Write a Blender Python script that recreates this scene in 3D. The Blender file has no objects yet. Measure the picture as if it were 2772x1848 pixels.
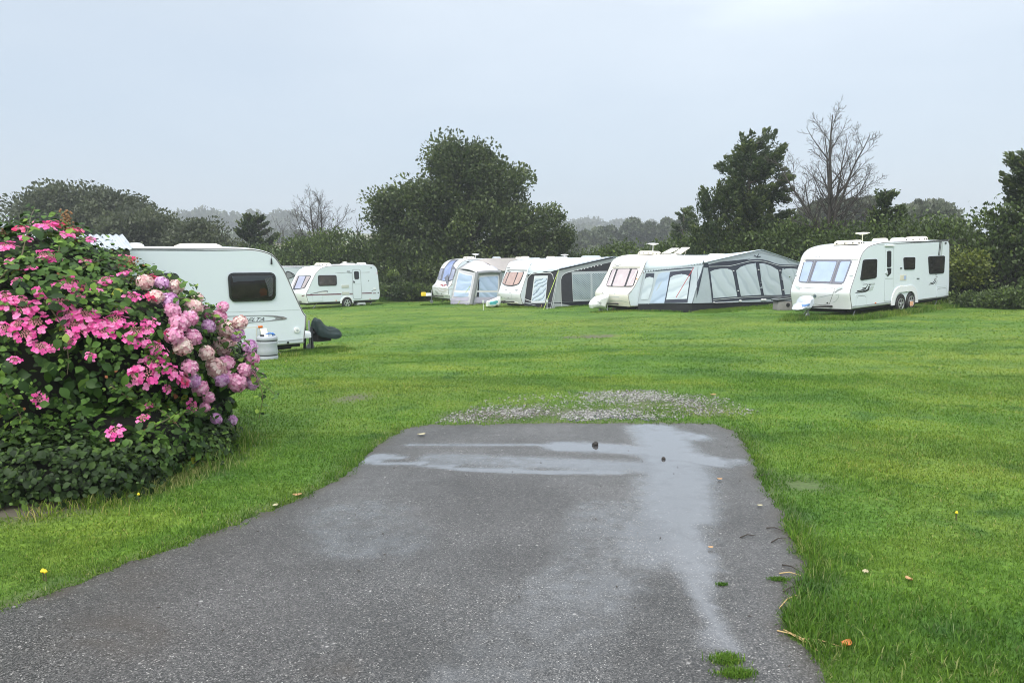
import bpy, bmesh, math, random
import numpy as np
from mathutils import Vector, Matrix
from mathutils.bvhtree import BVHTree

# ------------------------------------------------------------------ camera, sky, sun, exposure
scene = bpy.context.scene
C = scene.collection
FPX, CX, CY, HZ = 1933.0, 1386.0, 924.0, 719.0          # photo 2772 x 1848: focal length, centre, horizon row
PITCH = math.atan((CY - HZ) / FPX)
CAM = Vector((0, 0, 1.65))
cam_data = bpy.data.cameras.new('camera')
cam = bpy.data.objects.new('camera', cam_data)
C.objects.link(cam)
cam.location = CAM
cam.rotation_euler = (math.radians(90) - PITCH, 0, 0)
cam_data.sensor_width = 36
cam_data.lens = 36 * FPX / 2772
cam_data.clip_start = 0.05
cam_data.clip_end = 3000
scene.camera = cam

SUN_EL, SUN_AZ = math.radians(48), math.radians(205)     # azimuth measured clockwise from +Y
world = bpy.data.worlds.new('World')
scene.world = world
world.use_nodes = True
nt = world.node_tree
nt.nodes.clear()
def N(t, typ, **kw):
    n = t.nodes.new(typ)
    for k, v in kw.items():
        setattr(n, k, v)
    return n
def ramp(t, fac, stops, interp='LINEAR'):
    r = N(t, 'ShaderNodeValToRGB')
    r.color_ramp.interpolation = interp
    e = r.color_ramp.elements
    while len(e) < len(stops):
        e.new(0.5)
    for q, (p, c) in zip(e, stops):
        q.position = p
        q.color = (*c, 1) if len(c) == 3 else c
    if fac is not None:
        t.links.new(fac, r.inputs[0])
    return r.outputs[0]
out = N(nt, 'ShaderNodeOutputWorld')
sky = N(nt, 'ShaderNodeTexSky', sky_type='NISHITA')
sky.sun_disc = False
sky.sun_elevation = SUN_EL
sky.sun_rotation = SUN_AZ
sky.air_density = 1.0
sky.dust_density = 4.0
bg1 = N(nt, 'ShaderNodeBackground')
bg1.inputs[1].default_value = 0.05
nt.links.new(sky.outputs[0], bg1.inputs[0])
# overcast cloud deck: low grey cloud that brightens towards the zenith, thinner to the right
tc = N(nt, 'ShaderNodeTexCoord')
sep = N(nt, 'ShaderNodeSeparateXYZ')
nt.links.new(tc.outputs['Generated'], sep.inputs[0])
noi = N(nt, 'ShaderNodeTexNoise')
noi.inputs['Scale'].default_value = 2.2
noi.inputs['Detail'].default_value = 5
mp = N(nt, 'ShaderNodeMapping')
mp.inputs['Scale'].default_value = (1, 1, 3)
nt.links.new(tc.outputs['Generated'], mp.inputs[0])
nt.links.new(mp.outputs[0], noi.inputs['Vector'])
m1 = N(nt, 'ShaderNodeMath', operation='MULTIPLY_ADD')
nt.links.new(noi.outputs[0], m1.inputs[0])
m1.inputs[1].default_value = 0.26
m1.inputs[2].default_value = -0.13
m2 = N(nt, 'ShaderNodeMath', operation='MULTIPLY_ADD')
nt.links.new(sep.outputs['X'], m2.inputs[0])
m2.inputs[1].default_value = 0.13
nt.links.new(m1.outputs[0], m2.inputs[2])
m3 = N(nt, 'ShaderNodeMath', operation='ADD')
nt.links.new(sep.outputs['Z'], m3.inputs[0])
nt.links.new(m2.outputs[0], m3.inputs[1])
deck = ramp(nt, m3.outputs[0], [(0.0, (0.372, 0.436, 0.510)), (0.10, (0.375, 0.440, 0.510)), (0.22, (0.435, 0.488, 0.538)), (0.34, (0.54, 0.585, 0.62)), (0.6, (1.15, 1.2, 1.26)), (1.0, (1.9, 1.95, 2.0))])
bg2 = N(nt, 'ShaderNodeBackground')
bg2.inputs[1].default_value = 0.97
nt.links.new(deck, bg2.inputs[0])
addw = N(nt, 'ShaderNodeAddShader')
nt.links.new(bg1.outputs[0], addw.inputs[0])
nt.links.new(bg2.outputs[0], addw.inputs[1])
nt.links.new(addw.outputs[0], out.inputs['Surface'])

sun_data = bpy.data.lights.new('sun', 'SUN')
sun_data.energy = 1.35
sun_data.angle = math.radians(24)
sun_data.color = (1.0, 0.98, 0.95)
sun = bpy.data.objects.new('sun', sun_data)
C.objects.link(sun)
sdir = Vector((math.sin(SUN_AZ) * math.cos(SUN_EL), math.cos(SUN_AZ) * math.cos(SUN_EL), math.sin(SUN_EL)))
sun.rotation_euler = sdir.to_track_quat('Z', 'Y').to_euler()
sun.location = (0, 0, 60)

scene.view_settings.view_transform = 'Standard'
scene.view_settings.look = 'None'
scene.view_settings.gamma = 1
scene.view_settings.exposure = 0.38
scene.cycles.use_denoising = True
scene.cycles.filter_width = 1.0
scene.cycles.max_bounces = 7
scene.cycles.diffuse_bounces = 3
scene.cycles.glossy_bounces = 3
scene.cycles.transmission_bounces = 4
scene.cycles.transparent_max_bounces = 8
scene.cycles.volume_bounces = 0
scene.cycles.caustics_reflective = False
scene.cycles.caustics_refractive = False

rng = np.random.default_rng(7)
random.seed(7)

# ------------------------------------------------------------------ photo measurements -> real places
ZOOM = {0: (0, 0, 2352 / 2772), 1: (1160, 680, 9.8), 2: (1340, 680, 7.35), 3: (1590, 670, 2352 / 290), 4: (1840, 660, 6.918), 5: (2120, 640, 7.4667), 6: (2340, 630, 7.127),
        7: (770, 690, 8.4), 8: (60, 500, 6.918), 9: (320, 600, 3.178), 10: (640, 740, 6.272)}
def S(z, x, y):
    a = ZOOM[z]
    return (a[0] + x / a[2], a[1] + y / a[2])
FW = Vector((0, math.cos(PITCH), -math.sin(PITCH)))
UP = Vector((0, math.sin(PITCH), math.cos(PITCH)))
RT = Vector((1, 0, 0))
def ray(px):
    return (FW + RT * ((px[0] - CX) / FPX) - UP * ((px[1] - CY) / FPX))
def hgt(x, y):
    """height of the field: level by the drive, falling gently to the pitches, rising far away"""
    x = np.asarray(x, float); y = np.asarray(y, float)
    t = np.clip((y - 8) / 14, 0, 1)
    s = t * t * (3 - 2 * t)
    z = s * (-0.5 + 0.03 * np.clip(x, -20, 20))
    f = np.clip(y - 95, 0, 430)
    z = z + f * 0.052 + (10 * np.exp(-((x + 215) / 160) ** 2 - ((y - 640) / 130) ** 2) + 9 * np.exp(-((x - 90) / 160) ** 2 - ((y - 760) / 130) ** 2)) * (y > 95)
    return z
def ground(px):
    d = ray(px)
    t = 1.0
    for i in range(50):
        q = CAM + d * t
        t -= (q.z - float(hgt(q.x, q.y))) / d.z * 0.7
    return CAM + d * t
def G(u, v):
    return ground(S(0, u, v))
def Wp(u, v, D):
    """point on the sight line of (u, v) at distance D along Y"""
    d = ray(S(0, u, v))
    return CAM + d * (D / d.y)
def on_ground(x, y, dz=0.0):
    return Vector((x, y, float(hgt(x, y)) + dz))

# ------------------------------------------------------------------ object helpers
def tag(o, label=None, cat=None, group=None, kind=None):
    if label: o['label'] = label
    if cat: o['category'] = cat
    if group: o['group'] = group
    if kind: o['kind'] = kind
    return o
def thing(name, label, cat, loc=(0, 0, 0), rotz=0, group=None, mat=None):
    o = bpy.data.objects.new(name, None)
    C.objects.link(o)
    if mat is not None:
        o.matrix_world = mat
    else:
        o.location = loc
        o.rotation_euler = (0, 0, rotz)
    o.empty_display_size = 0.2
    return tag(o, label, cat, group)
class MB:
    def __init__(self):
        self.v = []; self.f = []; self.m = []
    def add(self, vs, fs, m=0):
        b = len(self.v)
        self.v += [tuple(p) for p in vs]
        for f in fs:
            self.f.append([b + i for i in f]); self.m.append(m)
        return self
    def box(self, c, s, m=0, rot=None):
        c = Vector(c)
        vs = []
        for x in (-1, 1):
            for y in (-1, 1):
                for z in (-1, 1):
                    p = Vector((x * s[0] / 2, y * s[1] / 2, z * s[2] / 2))
                    if rot: p = rot @ p
                    vs.append(c + p)
        return self.add(vs, [(0, 1, 3, 2), (4, 6, 7, 5), (0, 4, 5, 1), (2, 3, 7, 6), (0, 2, 6, 4), (1, 5, 7, 3)], m)
    def rbox(self, c, s, r=0.03, m=0, taper=1.0):
        """box with rounded plan corners and a softened top edge"""
        hx, hy, hz = s[0] / 2, s[1] / 2, s[2] / 2
        r = min(r, hx * .95, hy * .95)
        def ring(k, z, ins):
            pts = []
            for qx, qy, a0 in ((1, 1, 0), (-1, 1, 90), (-1, -1, 180), (1, -1, 270)):
                for j in range(5):
                    a = math.radians(a0 + j * 22.5)
                    pts.append(((qx * (hx * k - r) + math.cos(a) * (r - ins)) + c[0], (qy * (hy * k - r) + math.sin(a) * (r - ins)) + c[1], z + c[2]))
            return pts
        e = min(r * .6, hz * .8)
        rings = [ring(1, -hz, 0), ring((1 + taper) / 2, hz - e, 0), ring(taper, hz - e * .3, e * .3), ring(taper, hz, e * .9)]
        n = 20
        vs = [p for q in rings for p in q]
        fs = []
        for k in range(3):
            for j in range(n):
                fs.append((k * n + j, k * n + (j + 1) % n, (k + 1) * n + (j + 1) % n, (k + 1) * n + j))
        fs.append(tuple(3 * n + j for j in range(n)))
        fs.append(tuple(reversed(range(n))))
        return self.add(vs, fs, m)
    def tube(self, pts, r, n=8, m=0, cap=True):
        pts = [Vector(p) for p in pts]
        rs = r if isinstance(r, (list, tuple)) else [r] * len(pts)
        vs = []; fs = []
        up = None
        for i, p in enumerate(pts):
            d = (pts[min(i + 1, len(pts) - 1)] - pts[max(i - 1, 0)])
            if d.length < 1e-9: d = Vector((0, 0, 1))
            d.normalize()
            if up is None:
                a = Vector((0, 0, 1)) if abs(d.z) < .9 else Vector((1, 0, 0))
                up = d.cross(a).normalized()
            else:
                up = (up - d * up.dot(d))
                if up.length < 1e-6: up = d.orthogonal()
                up.normalize()
            w = d.cross(up)
            for j in range(n):
                a = 2 * math.pi * j / n
                vs.append(p + (up * math.cos(a) + w * math.sin(a)) * rs[i])
        for i in range(len(pts) - 1):
            for j in range(n):
                fs.append((i * n + j, i * n + (j + 1) % n, (i + 1) * n + (j + 1) % n, (i + 1) * n + j))
        if cap:
            fs.append(tuple(reversed(range(n))))
            fs.append(tuple((len(pts) - 1) * n + j for j in range(n)))
        return self.add(vs, fs, m)
    def lathe(self, prof, n=20, c=(0, 0, 0), m=0, axis='Z', sy=1.0):
        vs = []; fs = []
        for r, z in prof:
            for j in range(n):
                a = 2 * math.pi * j / n
                p = (r * math.cos(a), r * math.sin(a) * sy, z)
                if axis == 'Y': p = (p[0], p[2], p[1])
                if axis == 'X': p = (p[2], p[0], p[1])
                vs.append((p[0] + c[0], p[1] + c[1], p[2] + c[2]))
        k = len(prof)
        for i in range(k - 1):
            for j in range(n):
                fs.append((i * n + j, i * n + (j + 1) % n, (i + 1) * n + (j + 1) % n, (i + 1) * n + j))
        if prof[0][0] > 1e-5: fs.append(tuple(reversed(range(n))))
        if prof[-1][0] > 1e-5: fs.append(tuple((k - 1) * n + j for j in range(n)))
        return self.add(vs, fs, m)
    def grid(self, P, m=0):
        """P[i][j] points"""
        a, b = len(P), len(P[0])
        return self.add([p for r in P for p in r], [(i * b + j, i * b + j + 1, (i + 1) * b + j + 1, (i + 1) * b + j) for i in range(a - 1) for j in range(b - 1)], m)
    def build(self, name, mats, parent=None, smooth=False, auto=None):
        me = bpy.data.meshes.new(name)
        me.from_pydata(self.v, [], self.f)
        if not isinstance(mats, (list, tuple)): mats = [mats]
        for x in mats: me.materials.append(x)
        if len(mats) > 1: me.polygons.foreach_set('material_index', self.m)
        bm = bmesh.new(); bm.from_mesh(me)
        bmesh.ops.recalc_face_normals(bm, faces=bm.faces)
        if auto is not None:
            for f in bm.faces: f.smooth = True
            for e in bm.edges:
                if len(e.link_faces) == 2 and e.calc_face_angle(0) > math.radians(auto): e.smooth = False
        elif smooth:
            for f in bm.faces: f.smooth = True
        bm.to_mesh(me); bm.free()
        o = bpy.data.objects.new(name, me)
        C.objects.link(o)
        if parent is not None: o.parent = parent
        return o
def np_mesh(name, V, F, mat, parent=None, attrs=None, smooth=False):
    """mesh from numpy arrays; F is (m,k) of one face size"""
    me = bpy.data.meshes.new(name)
    V = np.asarray(V, np.float32); F = np.asarray(F, np.int32)
    k = F.shape[1]
    me.vertices.add(len(V)); me.vertices.foreach_set('co', V.ravel())
    me.loops.add(F.size); me.loops.foreach_set('vertex_index', F.ravel())
    me.polygons.add(len(F)); me.polygons.foreach_set('loop_start', np.arange(0, F.size, k, dtype=np.int32))
    if smooth: me.polygons.foreach_set('use_smooth', np.ones(len(F), bool))
    for a, d in (attrs or {}).items():
        at = me.attributes.new(a, 'FLOAT', 'POINT')
        at.data.foreach_set('value', np.asarray(d, np.float32))
    me.materials.append(mat)
    me.update(calc_edges=True)
    o = bpy.data.objects.new(name, me)
    C.objects.link(o)
    if parent is not None: o.parent = parent
    return o
def unit(a):
    return a / np.maximum(np.linalg.norm(a, axis=-1, keepdims=True), 1e-9)

# ------------------------------------------------------------------ materials
def M(name, base, rough=0.5, metal=0.0, spec=0.5, noise=None, bump=None, coat=0.0, trans=0.0, coords='Object'):
    """noise=(scale, amount, (r,g,b) second colour); bump=(scale, strength)"""
    m = bpy.data.materials.new(name)
    m.use_nodes = True
    t = m.node_tree
    p = t.nodes['Principled BSDF']
    p.inputs['Base Color'].default_value = (*base, 1)
    p.inputs['Roughness'].default_value = rough
    p.inputs['Metallic'].default_value = metal
    p.inputs['Specular IOR Level'].default_value = spec
    p.inputs['Coat Weight'].default_value = coat
    p.inputs['Transmission Weight'].default_value = trans
    co = N(t, 'ShaderNodeTexCoord')
    if noise:
        n = N(t, 'ShaderNodeTexNoise')
        n.inputs['Scale'].default_value = noise[0]; n.inputs['Detail'].default_value = 6; n.inputs['Roughness'].default_value = .65
        t.links.new(co.outputs[coords], n.inputs['Vector'])
        lo = 0.62 - noise[1] * 0.45
        t.links.new(ramp(t, n.outputs[0], [(lo, base), (min(lo + .3, 1), tuple(b + (q - b) * min(noise[1] * 1.3, 1) for b, q in zip(base, noise[2])))]), p.inputs['Base Color'])
    if bump:
        n = N(t, 'ShaderNodeTexNoise')
        n.inputs['Scale'].default_value = bump[0]; n.inputs['Detail'].default_value = 4
        t.links.new(co.outputs[coords], n.inputs['Vector'])
        b = N(t, 'ShaderNodeBump')
        b.inputs['Strength'].default_value = bump[1]; b.inputs['Distance'].default_value = 0.02
        t.links.new(n.outputs[0], b.inputs['Height'])
        t.links.new(b.outputs[0], p.inputs['Normal'])
    return m
def leaf_mat(name, stops, rough=0.45, transl=0.25, spec=0.4):
    m = bpy.data.materials.new(name)
    m.use_nodes = True
    t = m.node_tree
    p = t.nodes['Principled BSDF']
    a = N(t, 'ShaderNodeAttribute', attribute_name='tint')
    c = ramp(t, a.outputs['Fac'], stops)
    t.links.new(c, p.inputs['Base Color'])
    p.inputs['Roughness'].default_value = rough
    p.inputs['Specular IOR Level'].default_value = spec
    tr = N(t, 'ShaderNodeBsdfTranslucent')
    t.links.new(c, tr.inputs[0])
    mx = N(t, 'ShaderNodeMixShader')
    mx.inputs[0].default_value = transl
    t.links.new(p.outputs[0], mx.inputs[1]); t.links.new(tr.outputs[0], mx.inputs[2])
    t.links.new(mx.outputs[0], t.nodes['Material Output'].inputs[0])
    return m
def grass_color(t):
    """the lawn's own colour by place: lush and yellowed patches, clover, worn spots"""
    g = N(t, 'ShaderNodeNewGeometry')
    def ns(scale, sc=(1, 1, 1), det=4, off=(0, 0, 0)):
        mp = N(t, 'ShaderNodeMapping')
        mp.inputs['Scale'].default_value = sc; mp.inputs['Location'].default_value = off
        t.links.new(g.outputs['Position'], mp.inputs[0])
        n = N(t, 'ShaderNodeTexNoise')
        n.inputs['Scale'].default_value = scale; n.inputs['Detail'].default_value = det; n.inputs['Roughness'].default_value = .6
        t.links.new(mp.outputs[0], n.inputs['Vector'])
        return n.outputs[0]
    def mixc(f, a, b):
        mx = N(t, 'ShaderNodeMix', data_type='RGBA')
        t.links.new(f, mx.inputs[0])
        for s, q in ((6, a), (7, b)):
            if isinstance(q, tuple): mx.inputs[s].default_value = (*q, 1)
            else: t.links.new(q, mx.inputs[s])
        return mx.outputs[2]
    a = ramp(t, ns(0.55, (0.75, 1, 1)), [(0.34, (0.062, 0.148, 0.018)), (0.50, (0.100, 0.203, 0.024)), (0.66, (0.165, 0.25, 0.034))])
    f2 = ramp(t, ns(0.16, (0.6, 1.1, 1), 3, (3, 7, 0)), [(0.46, (0, 0, 0)), (0.68, (.8, .8, .8))])
    a = mixc(f2, a, (0.178, 0.254, 0.038))
    f3 = ramp(t, ns(1.9, (1, 1, 1), 3, (9, 2, 0)), [(0.56, (0, 0, 0)), (0.68, (.7, .7, .7))])
    a = mixc(f3, a, (0.048, 0.125, 0.022))
    # mowing bands that sweep round in a wide curve
    mpw = N(t, 'ShaderNodeMapping'); mpw.inputs['Rotation'].default_value = (0, 0, math.radians(-38)); mpw.inputs['Location'].default_value = (14, 3, 0)
    t.links.new(g.outputs['Position'], mpw.inputs[0])
    wv = N(t, 'ShaderNodeTexWave'); wv.wave_type = 'RINGS'; wv.rings_direction = 'Z'; wv.inputs['Scale'].default_value = .16; wv.inputs['Distortion'].default_value = 1.2; wv.inputs['Detail'].default_value = 1; wv.inputs['Detail Scale'].default_value = .4
    t.links.new(mpw.outputs[0], wv.inputs['Vector'])
    mm = N(t, 'ShaderNodeMix', data_type='RGBA', blend_type='MULTIPLY'); mm.inputs[0].default_value = 1
    t.links.new(a, mm.inputs[6]); t.links.new(ramp(t, wv.outputs['Fac'], [(.2, (.93, .95, .97)), (.8, (1.08, 1.05, 1.0))]), mm.inputs[7])
    return mm.outputs[2]

white_paint = M('white_gelcoat', (0.80, 0.82, 0.84), 0.22, noise=(1.6, .25, (0.66, 0.67, 0.64)), coat=.3)
cream_paint = M('cream_gelcoat', (0.80, 0.78, 0.70), 0.3, noise=(2.2, .4, (0.62, 0.60, 0.50)), coat=.2)
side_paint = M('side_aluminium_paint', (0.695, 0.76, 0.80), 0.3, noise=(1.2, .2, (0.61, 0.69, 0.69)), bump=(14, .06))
roof_plastic = M('aged_roof_plastic', (0.74, 0.70, 0.61), 0.45, noise=(5, .5, (0.5, 0.46, 0.36)))
trim_grey = M('grey_rail_trim', (0.17, 0.175, 0.18), 0.4)
seam_grey = M('grey_seal', (0.42, 0.46, 0.48), 0.5)
groove_mat = M('panel_gap', (0.20, 0.20, 0.19), 0.6)
rubber = M('black_rubber', (0.02, 0.02, 0.021), 0.6, bump=(30, .2))
black_plastic = M('black_plastic', (0.025, 0.026, 0.03), 0.35)
dark_glass = M('dark_acrylic', (0.022, 0.021, 0.022), 0.08, spec=.5, noise=(3, .5, (0.05, 0.042, 0.036)), coat=.3)
tint_frame = M('grey_tinted_frame', (0.16, 0.165, 0.20), 0.25, coat=.3)
alloy = M('alloy', (0.62, 0.63, 0.65), 0.3, metal=.7)
steel = M('galvanised_steel', (0.42, 0.43, 0.44), 0.45, metal=.6, noise=(12, .5, (0.3, 0.3, 0.3)))
chassis = M('chassis_dark', (0.03, 0.028, 0.026), 0.8)
orange_lens = M('orange_lens', (0.75, 0.17, 0.01), 0.25)
red_lens = M('red_lens', (0.55, 0.03, 0.03), 0.3)
decal_black = M('decal_black', (0.02, 0.02, 0.022), 0.4)
decal_grey = M('decal_grey', (0.26, 0.27, 0.28), 0.4)
decal_pale = M('decal_pale_grey', (0.48, 0.54, 0.53), 0.4)
maroon = M('maroon_stripe', (0.13, 0.03, 0.055), 0.4)
pink_line = M('pale_red_line', (0.42, 0.28, 0.31), 0.4)
white_plain = M('white_plastic', (0.82, 0.83, 0.83), 0.35)
def fabric(name, c, c2=None, bump=(2.2, .6), rough=0.8, scale=2.0):
    return M(name, c, rough, spec=.25, noise=(scale, .5, c2 or tuple(x * .86 for x in c)), bump=bump)
def folds(name, c, c2, rough=.75, scale=1.6, strength=.9, transl=False):
    """hanging cloth: long soft creases from a distorted wave"""
    m = bpy.data.materials.new(name); m.use_nodes = True
    t = m.node_tree; p = t.nodes['Principled BSDF']
    p.inputs['Roughness'].default_value = rough; p.inputs['Specular IOR Level'].default_value = .3
    co = N(t, 'ShaderNodeTexCoord')
    w = N(t, 'ShaderNodeTexWave'); w.wave_type = 'BANDS'; w.bands_direction = 'DIAGONAL'
    w.inputs['Scale'].default_value = scale; w.inputs['Distortion'].default_value = 9; w.inputs['Detail'].default_value = 3; w.inputs['Detail Scale'].default_value = .6
    t.links.new(co.outputs['Object'], w.inputs['Vector'])
    t.links.new(ramp(t, w.outputs['Fac'], [(0.0, c2), (0.22, c), (1, c)]), p.inputs['Base Color'])  # crease shade painted into the colour, along with the bump
    b = N(t, 'ShaderNodeBump'); b.inputs['Strength'].default_value = strength; b.inputs['Distance'].default_value = .05
    t.links.new(w.outputs['Fac'], b.inputs['Height']); t.links.new(b.outputs[0], p.inputs['Normal'])
    return m
def glazed(name, c, c2, slats=0.0, rough=.12):
    """acrylic pane with a blind close behind it"""
    m = bpy.data.materials.new(name); m.use_nodes = True
    t = m.node_tree; p = t.nodes['Principled BSDF']
    p.inputs['Roughness'].default_value = rough; p.inputs['Coat Weight'].default_value = .5; p.inputs['Coat Roughness'].default_value = .05
    co = N(t, 'ShaderNodeTexCoord')
    n = N(t, 'ShaderNodeTexNoise'); n.inputs['Scale'].default_value = 2.2; n.inputs['Detail'].default_value = 3
    t.links.new(co.outputs['Object'], n.inputs['Vector'])
    col = ramp(t, n.outputs[0], [(.35, c2), (.65, c)])
    if slats:
        w = N(t, 'ShaderNodeTexWave'); w.bands_direction = 'Z'; w.inputs['Scale'].default_value = slats; w.inputs['Distortion'].default_value = .4
        t.links.new(co.outputs['Object'], w.inputs['Vector'])
        mx = N(t, 'ShaderNodeMix', data_type='RGBA')
        t.links.new(w.outputs['Fac'], mx.inputs[0]); t.links.new(col, mx.inputs[6])
        mx.inputs[7].default_value = (*[min(x * 1.5 + .05, .8) for x in c], 1)
        col = mx.outputs[2]
    t.links.new(col, p.inputs['Base Color'])
    return m
thin_glass = bpy.data.materials.new('thin_clear_acrylic'); thin_glass.use_nodes = True
_t = thin_glass.node_tree; _t.nodes.remove(_t.nodes['Principled BSDF'])
_a = N(_t, 'ShaderNodeBsdfTransparent'); _a.inputs[0].default_value = (.62, .62, .64, 1)
_g = N(_t, 'ShaderNodeBsdfGlossy'); _g.inputs['Roughness'].default_value = .03
_f = N(_t, 'ShaderNodeFresnel'); _f.inputs[0].default_value = 1.45
_m = N(_t, 'ShaderNodeMixShader')
_t.links.new(_f.outputs[0], _m.inputs[0]); _t.links.new(_a.outputs[0], _m.inputs[1]); _t.links.new(_g.outputs[0], _m.inputs[2])
_t.links.new(_m.outputs[0], _t.nodes['Material Output'].inputs[0])

# ------------------------------------------------------------------ ground, drive, gravel
gm = bpy.data.materials.new('lawn_soil'); gm.use_nodes = True
t = gm.node_tree; p = t.nodes['Principled BSDF']
col = grass_color(t)
g_ = N(t, 'ShaderNodeNewGeometry')
sp_ = N(t, 'ShaderNodeSeparateXYZ'); t.links.new(g_.outputs['Position'], sp_.inputs[0])
fn = N(t, 'ShaderNodeTexNoise'); fn.inputs['Scale'].default_value = 26; fn.inputs['Detail'].default_value = 5
t.links.new(g_.outputs['Position'], fn.inputs['Vector'])
sh = ramp(t, fn.outputs[0], [(.3, (.48, .50, .45)), (.7, (1.05, 1.05, 1.05))])
mu = N(t, 'ShaderNodeMix', data_type='RGBA', blend_type='MULTIPLY'); mu.inputs[0].default_value = 1
t.links.new(col, mu.inputs[6]); t.links.new(sh, mu.inputs[7])
# bare earth where the 'soil' attribute says so, pale stubble on the far fields
at = N(t, 'ShaderNodeAttribute', attribute_name='soil')
mx = N(t, 'ShaderNodeMix', data_type='RGBA'); t.links.new(at.outputs['Fac'], mx.inputs[0])
t.links.new(mu.outputs[2], mx.inputs[6]); mx.inputs[7].default_value = (.105, .095, .070, 1)
fa = N(t, 'ShaderNodeAttribute', attribute_name='field')
fnz = N(t, 'ShaderNodeTexNoise'); fnz.inputs['Scale'].default_value = .02
t.links.new(g_.outputs['Position'], fnz.inputs['Vector'])
fcol = ramp(t, fnz.outputs[0], [(.42, (.09, .14, .04)), (.5, (.24, .19, .12)), (.6, (.12, .16, .05))])
mx2 = N(t, 'ShaderNodeMix', data_type='RGBA'); t.links.new(fa.outputs['Fac'], mx2.inputs[0])
t.links.new(mx.outputs[2], mx2.inputs[6]); t.links.new(fcol, mx2.inputs[7])
t.links.new(mx2.outputs[2], p.inputs['Base Color'])
p.inputs['Roughness'].default_value = .8; p.inputs['Specular IOR Level'].default_value = .2
bp = N(t, 'ShaderNodeBump'); bp.inputs['Strength'].default_value = .6; bp.inputs['Distance'].default_value = .03
t.links.new(fn.outputs[0], bp.inputs['Height']); t.links.new(bp.outputs[0], p.inputs['Normal'])

left_edge = [(930, 985), (880, 1015), (845, 1045), (815, 1075), (770, 1105), (700, 1141), (640, 1167), (600, 1180), (540, 1205), (480, 1226), (420, 1252), (380, 1265), (330, 1282), (250, 1313), (180, 1342), (110, 1368), (50, 1386), (0, 1402)]
far_edge = [(1640, 974), (1560, 972), (1400, 973), (1250, 972), (1100, 975), (980, 976)]
right_edge = [(1905, 1568), (1890, 1530), (1870, 1502), (1838, 1478), (1802, 1458), (1806, 1425), (1818, 1390), (1830, 1350), (1858, 1300), (1836, 1270), (1822, 1245), (1803, 1215), (1795, 1180), (1775, 1148), (1752, 1110), (1742, 1085), (1722, 1050), (1710, 1020), (1688, 992)]
def xy(l):
    return [tuple(G(u, v).xy) for u, v in l]
drive_poly = xy(far_edge) + xy(left_edge) + [(-3.6, 2.75), (-6.5, 1.2), (-6.5, -5), (3.4, -5), (2.3, 0.5)] + xy(right_edge)
def densify(poly, step, jit, r=random.Random(3)):
    o_ = []
    for i in range(len(poly)):
        a, b = poly[i], poly[(i + 1) % len(poly)]
        L = math.dist(a, b); n = max(1, int(L / step))
        for k in range(n):
            f = k / n
            o_.append((a[0] + (b[0] - a[0]) * f + r.uniform(-jit, jit), a[1] + (b[1] - a[1]) * f + r.uniform(-jit, jit)))
    return o_
drive_out = densify(drive_poly, 0.06, 0.026)
def inside(px, py, poly):
    px = np.asarray(px); py = np.asarray(py)
    r = np.zeros(px.shape, bool)
    n = len(poly)
    for i in range(n):
        x0, y0 = poly[i]; x1, y1 = poly[i - 1]
        if y0 == y1: continue
        c = ((y0 > py) != (y1 > py)) & (px < (x1 - x0) * (py - y0) / (y1 - y0) + x0)
        r ^= c
    return r
def dist_poly(px, py, line, closed=False):
    d = np.full(np.shape(px), 1e9)
    L = list(line) + ([line[0]] if closed else [])
    for (x0, y0), (x1, y1) in zip(L[:-1], L[1:]):
        dx, dy = x1 - x0, y1 - y0
        q = np.clip(((px - x0) * dx + (py - y0) * dy) / max(dx * dx + dy * dy, 1e-9), 0, 1)
        d = np.minimum(d, np.hypot(px - x0 - q * dx, py - y0 - q * dy))
    return d
_tabs = [np.random.default_rng(100 + k).random((64, 64)) for k in range(6)]
def vnoise(x, y, sc, k=0):
    """smooth value noise, 0..1"""
    x = np.asarray(x) * sc + 31.7; y = np.asarray(y) * sc + 17.3
    i = np.floor(x).astype(int); j = np.floor(y).astype(int)
    fx = x - i; fy = y - j
    fx = fx * fx * (3 - 2 * fx); fy = fy * fy * (3 - 2 * fy)
    T = _tabs[k]
    a = T[i % 64, j % 64]; b = T[(i + 1) % 64, j % 64]; c = T[i % 64, (j + 1) % 64]; d = T[(i + 1) % 64, (j + 1) % 64]
    return (a * (1 - fx) + b * fx) * (1 - fy) + (c * (1 - fx) + d * fx) * fy

bush_base = xy([(0, 1190), (120, 1180), (200, 1165), (270, 1150), (330, 1120), (400, 1105), (470, 1075), (520, 1055), (545, 1020)]) + [(-2.85, 7.0), (-3.4, 8.0), (-6.5, 8.2), (-6.5, 4.4)]
gravel_mid = xy([(1090, 957), (1150, 950), (1230, 945), (1380, 950), (1450, 945), (1500, 920), (1560, 922), (1620, 940)])
gravel_poly = xy([(1000, 972), (1035, 950), (1120, 918), (1250, 900), (1430, 890), (1600, 900), (1700, 920), (1760, 945), (1700, 968)]) if True else xy([(1035, 968), (1075, 945), (1150, 925), (1290, 912), (1430, 903), (1560, 908), (1640, 925), (1700, 938), (1660, 962), (1560, 969), (1300, 970)])
def hole(x, y):  # brown worn spots on the lawn
    o_ = np.zeros(np.shape(x))
    for u, v, r in ((1360, 772, .55), (1310, 775, .3), (820, 912, .22), (790, 918, .16), (1395, 770, .35), (1450, 905, .3)):
        c = G(u, v)
        o_ = np.maximum(o_, np.clip(1.3 - np.hypot((x - c.x), (y - c.y) * .7) / r, 0, 1))
    return o_
xs = np.concatenate([np.arange(-1000, -60, 20), np.arange(-60, -12, 2), np.arange(-12, 14, .2), np.arange(14, 60, 2), np.arange(60, 1001, 20)])
ys = np.concatenate([np.arange(-8, 20, .2), np.arange(20, 64, .5), np.arange(64, 120, 4), np.arange(120, 1150, 14)])
XX, YY = np.meshgrid(xs, ys)
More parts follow.
